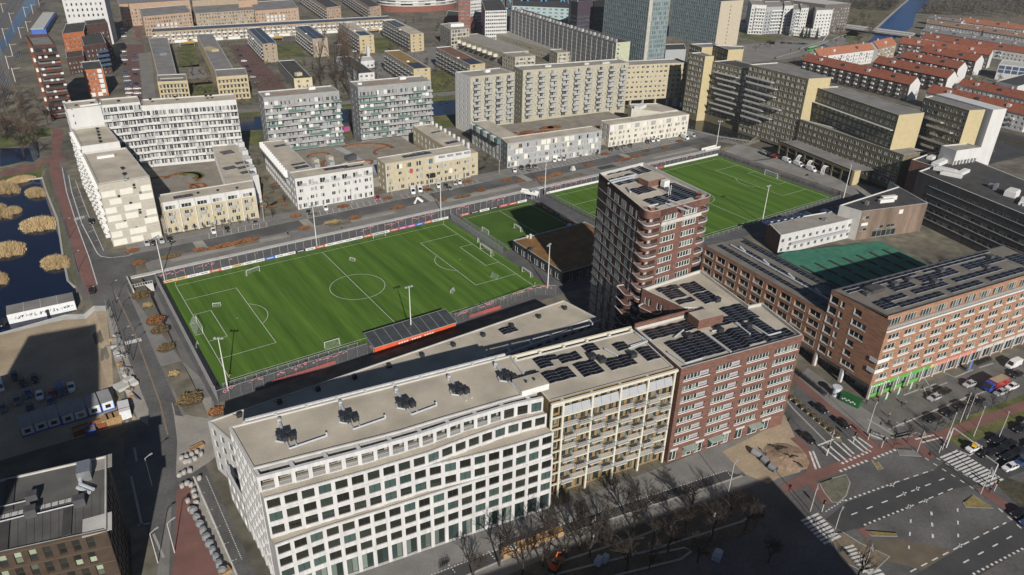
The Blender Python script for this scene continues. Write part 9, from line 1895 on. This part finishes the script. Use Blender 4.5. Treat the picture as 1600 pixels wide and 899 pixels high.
mb = MB(); mb.box(-.3, -.55, 1.4, .6, .5, 2.4); mb.build('cab', CGL, t); mb = MB(); mb.path([(.9, .5, 1.2), (2.0, .5, 2.6), (3.2, .5, 1.5)], .12, 6); mb.build('arm', OC, t); mb = MB(); mb.prism([(3.0, .2), (3.6, .2), (3.6, .8), (3.0, .8)], .9, 1.5); mb.build('bucket', BLACK, t)
x, y = W(801, 861, 0); mb = MB(); mb.v, mb.f, mb.m = [], [], []; secs = [[(r*math.cos(k*PI/5), r*math.sin(k*PI/5), z) for k in range(10)] for z, r in ((0, .5), (.5, .85), (1.0, .8), (1.5, .4), (1.6, .1))]; loft(mb, secs); tag(mb.build('white_sack', CABW, loc=(x, y, .05)), 'round white sack at the left end of the rubble crates', 'sack')
for i, (u, v, s) in enumerate(((1120, 872, 1.6), (935, 880, 1.3), (945, 876, 1.2))): x, y = W(u, v, 0); mb = MB(); mb.obox((x, y), s*1.4, s, .04, s*.9, .4); mb.obox((x+.2, y), s*.9, s*.7, s*.9, s*1.15, .4); tag(mb.build('covered_pallet', M('pale_tarp', (.4, .45, .52), .7, .1, 2)), ('pale tarpaulin covered pallet under the trees by the lower road', 'bluish covered pallet left under the trees', 'grey covered pallet right beside the bluish one')[i], 'pallet')
# yellow shade sails between the far slabs
for i, (u, v) in enumerate(((292, 68), (431, 60), (583, 48))): x, y = W(u, v, 5); t = thing('shade_sail', 'yellow shade canopy, %s from the left along the long white slab' % ORD[i], 'canopy', (x, y, 3)); mb = MB(); mb.poly([(x-7, y-2, 6), (x+5, y-3, 5.4), (x+7, y+3, 6.4), (x-4, y+3, 5.6)]); mb.poly([(x-4, y+3, 5.55), (x+7, y+3, 6.35), (x+5, y-3, 5.35), (x-7, y-2, 5.95)]); mb.build('canopy', CC['yellow'], t); mb = MB(); [mb.tube((x+dx, y+dy, 3), (x+dx, y+dy, 5.5), .12, 5) for dx, dy in ((-6, -2), (5, -2.8), (6, 2.6))]; mb.build('post', LGREY, t)
x, y = W(541, 205, 3); mb = MB(); mb.obox((x, y), 3.4, 2.2, 3, 5.4, .1); tag(mb.build('market_stall', BC['p']), 'bright pink stall between the two grey balcony blocks', 'stall')
x, y = W(652, 318, 3); t = thing('climbing_frame', 'white triangular climbing frame on the north pavement', 'play frame', (x, y, 3)); mb = MB(); mb.bar((x-1.2, y, 3), (x, y, 5.6), .25, .6); mb.bar((x, y, 5.6), (x+2.6, y, 3.2), .2, 1.0); mb.bar((x-1.2, y+1, 3), (x, y, 5.6), .2, .2); mb.build('frame', WMETAL, t)
x, y = W(895, 266, 3); mb = MB(); mb.v = [(x-1.2, y-1, 3), (x+1.2, y-1, 3), (x+1.2, y+1, 3), (x-1.2, y+1, 3), (x-.5, y-.4, 5), (x+.5, y-.4, 5), (x+.5, y+.4, 5), (x-.5, y+.4, 5)]; mb.f = [(0, 1, 5, 4), (1, 2, 6, 5), (2, 3, 7, 6), (3, 0, 4, 7), (4, 5, 6, 7)]; mb.m = [0]*5; tag(mb.build('stone_block', LGREY), 'grey tapered stone block on the pavement beyond the tower', 'block')
# thin winter haze over the whole view
hm = bpy.data.materials.new('haze'); hm.use_nodes = True; n = hm.node_tree.nodes; n.remove(n['Principled BSDF']); pv = n.new('ShaderNodeVolumePrincipled'); pv.inputs['Color'].default_value = (.82, .88, .95, 1); pv.inputs['Density'].default_value = .00012; pv.inputs['Anisotropy'].default_value = .3
hm.node_tree.links.new(pv.outputs[0], n['Material Output'].inputs['Volume']); mb = MB(); mb.box(-3100, -3100, -2, 5200, 5200, 130); mb.build('haze', hm, kind='stuff')
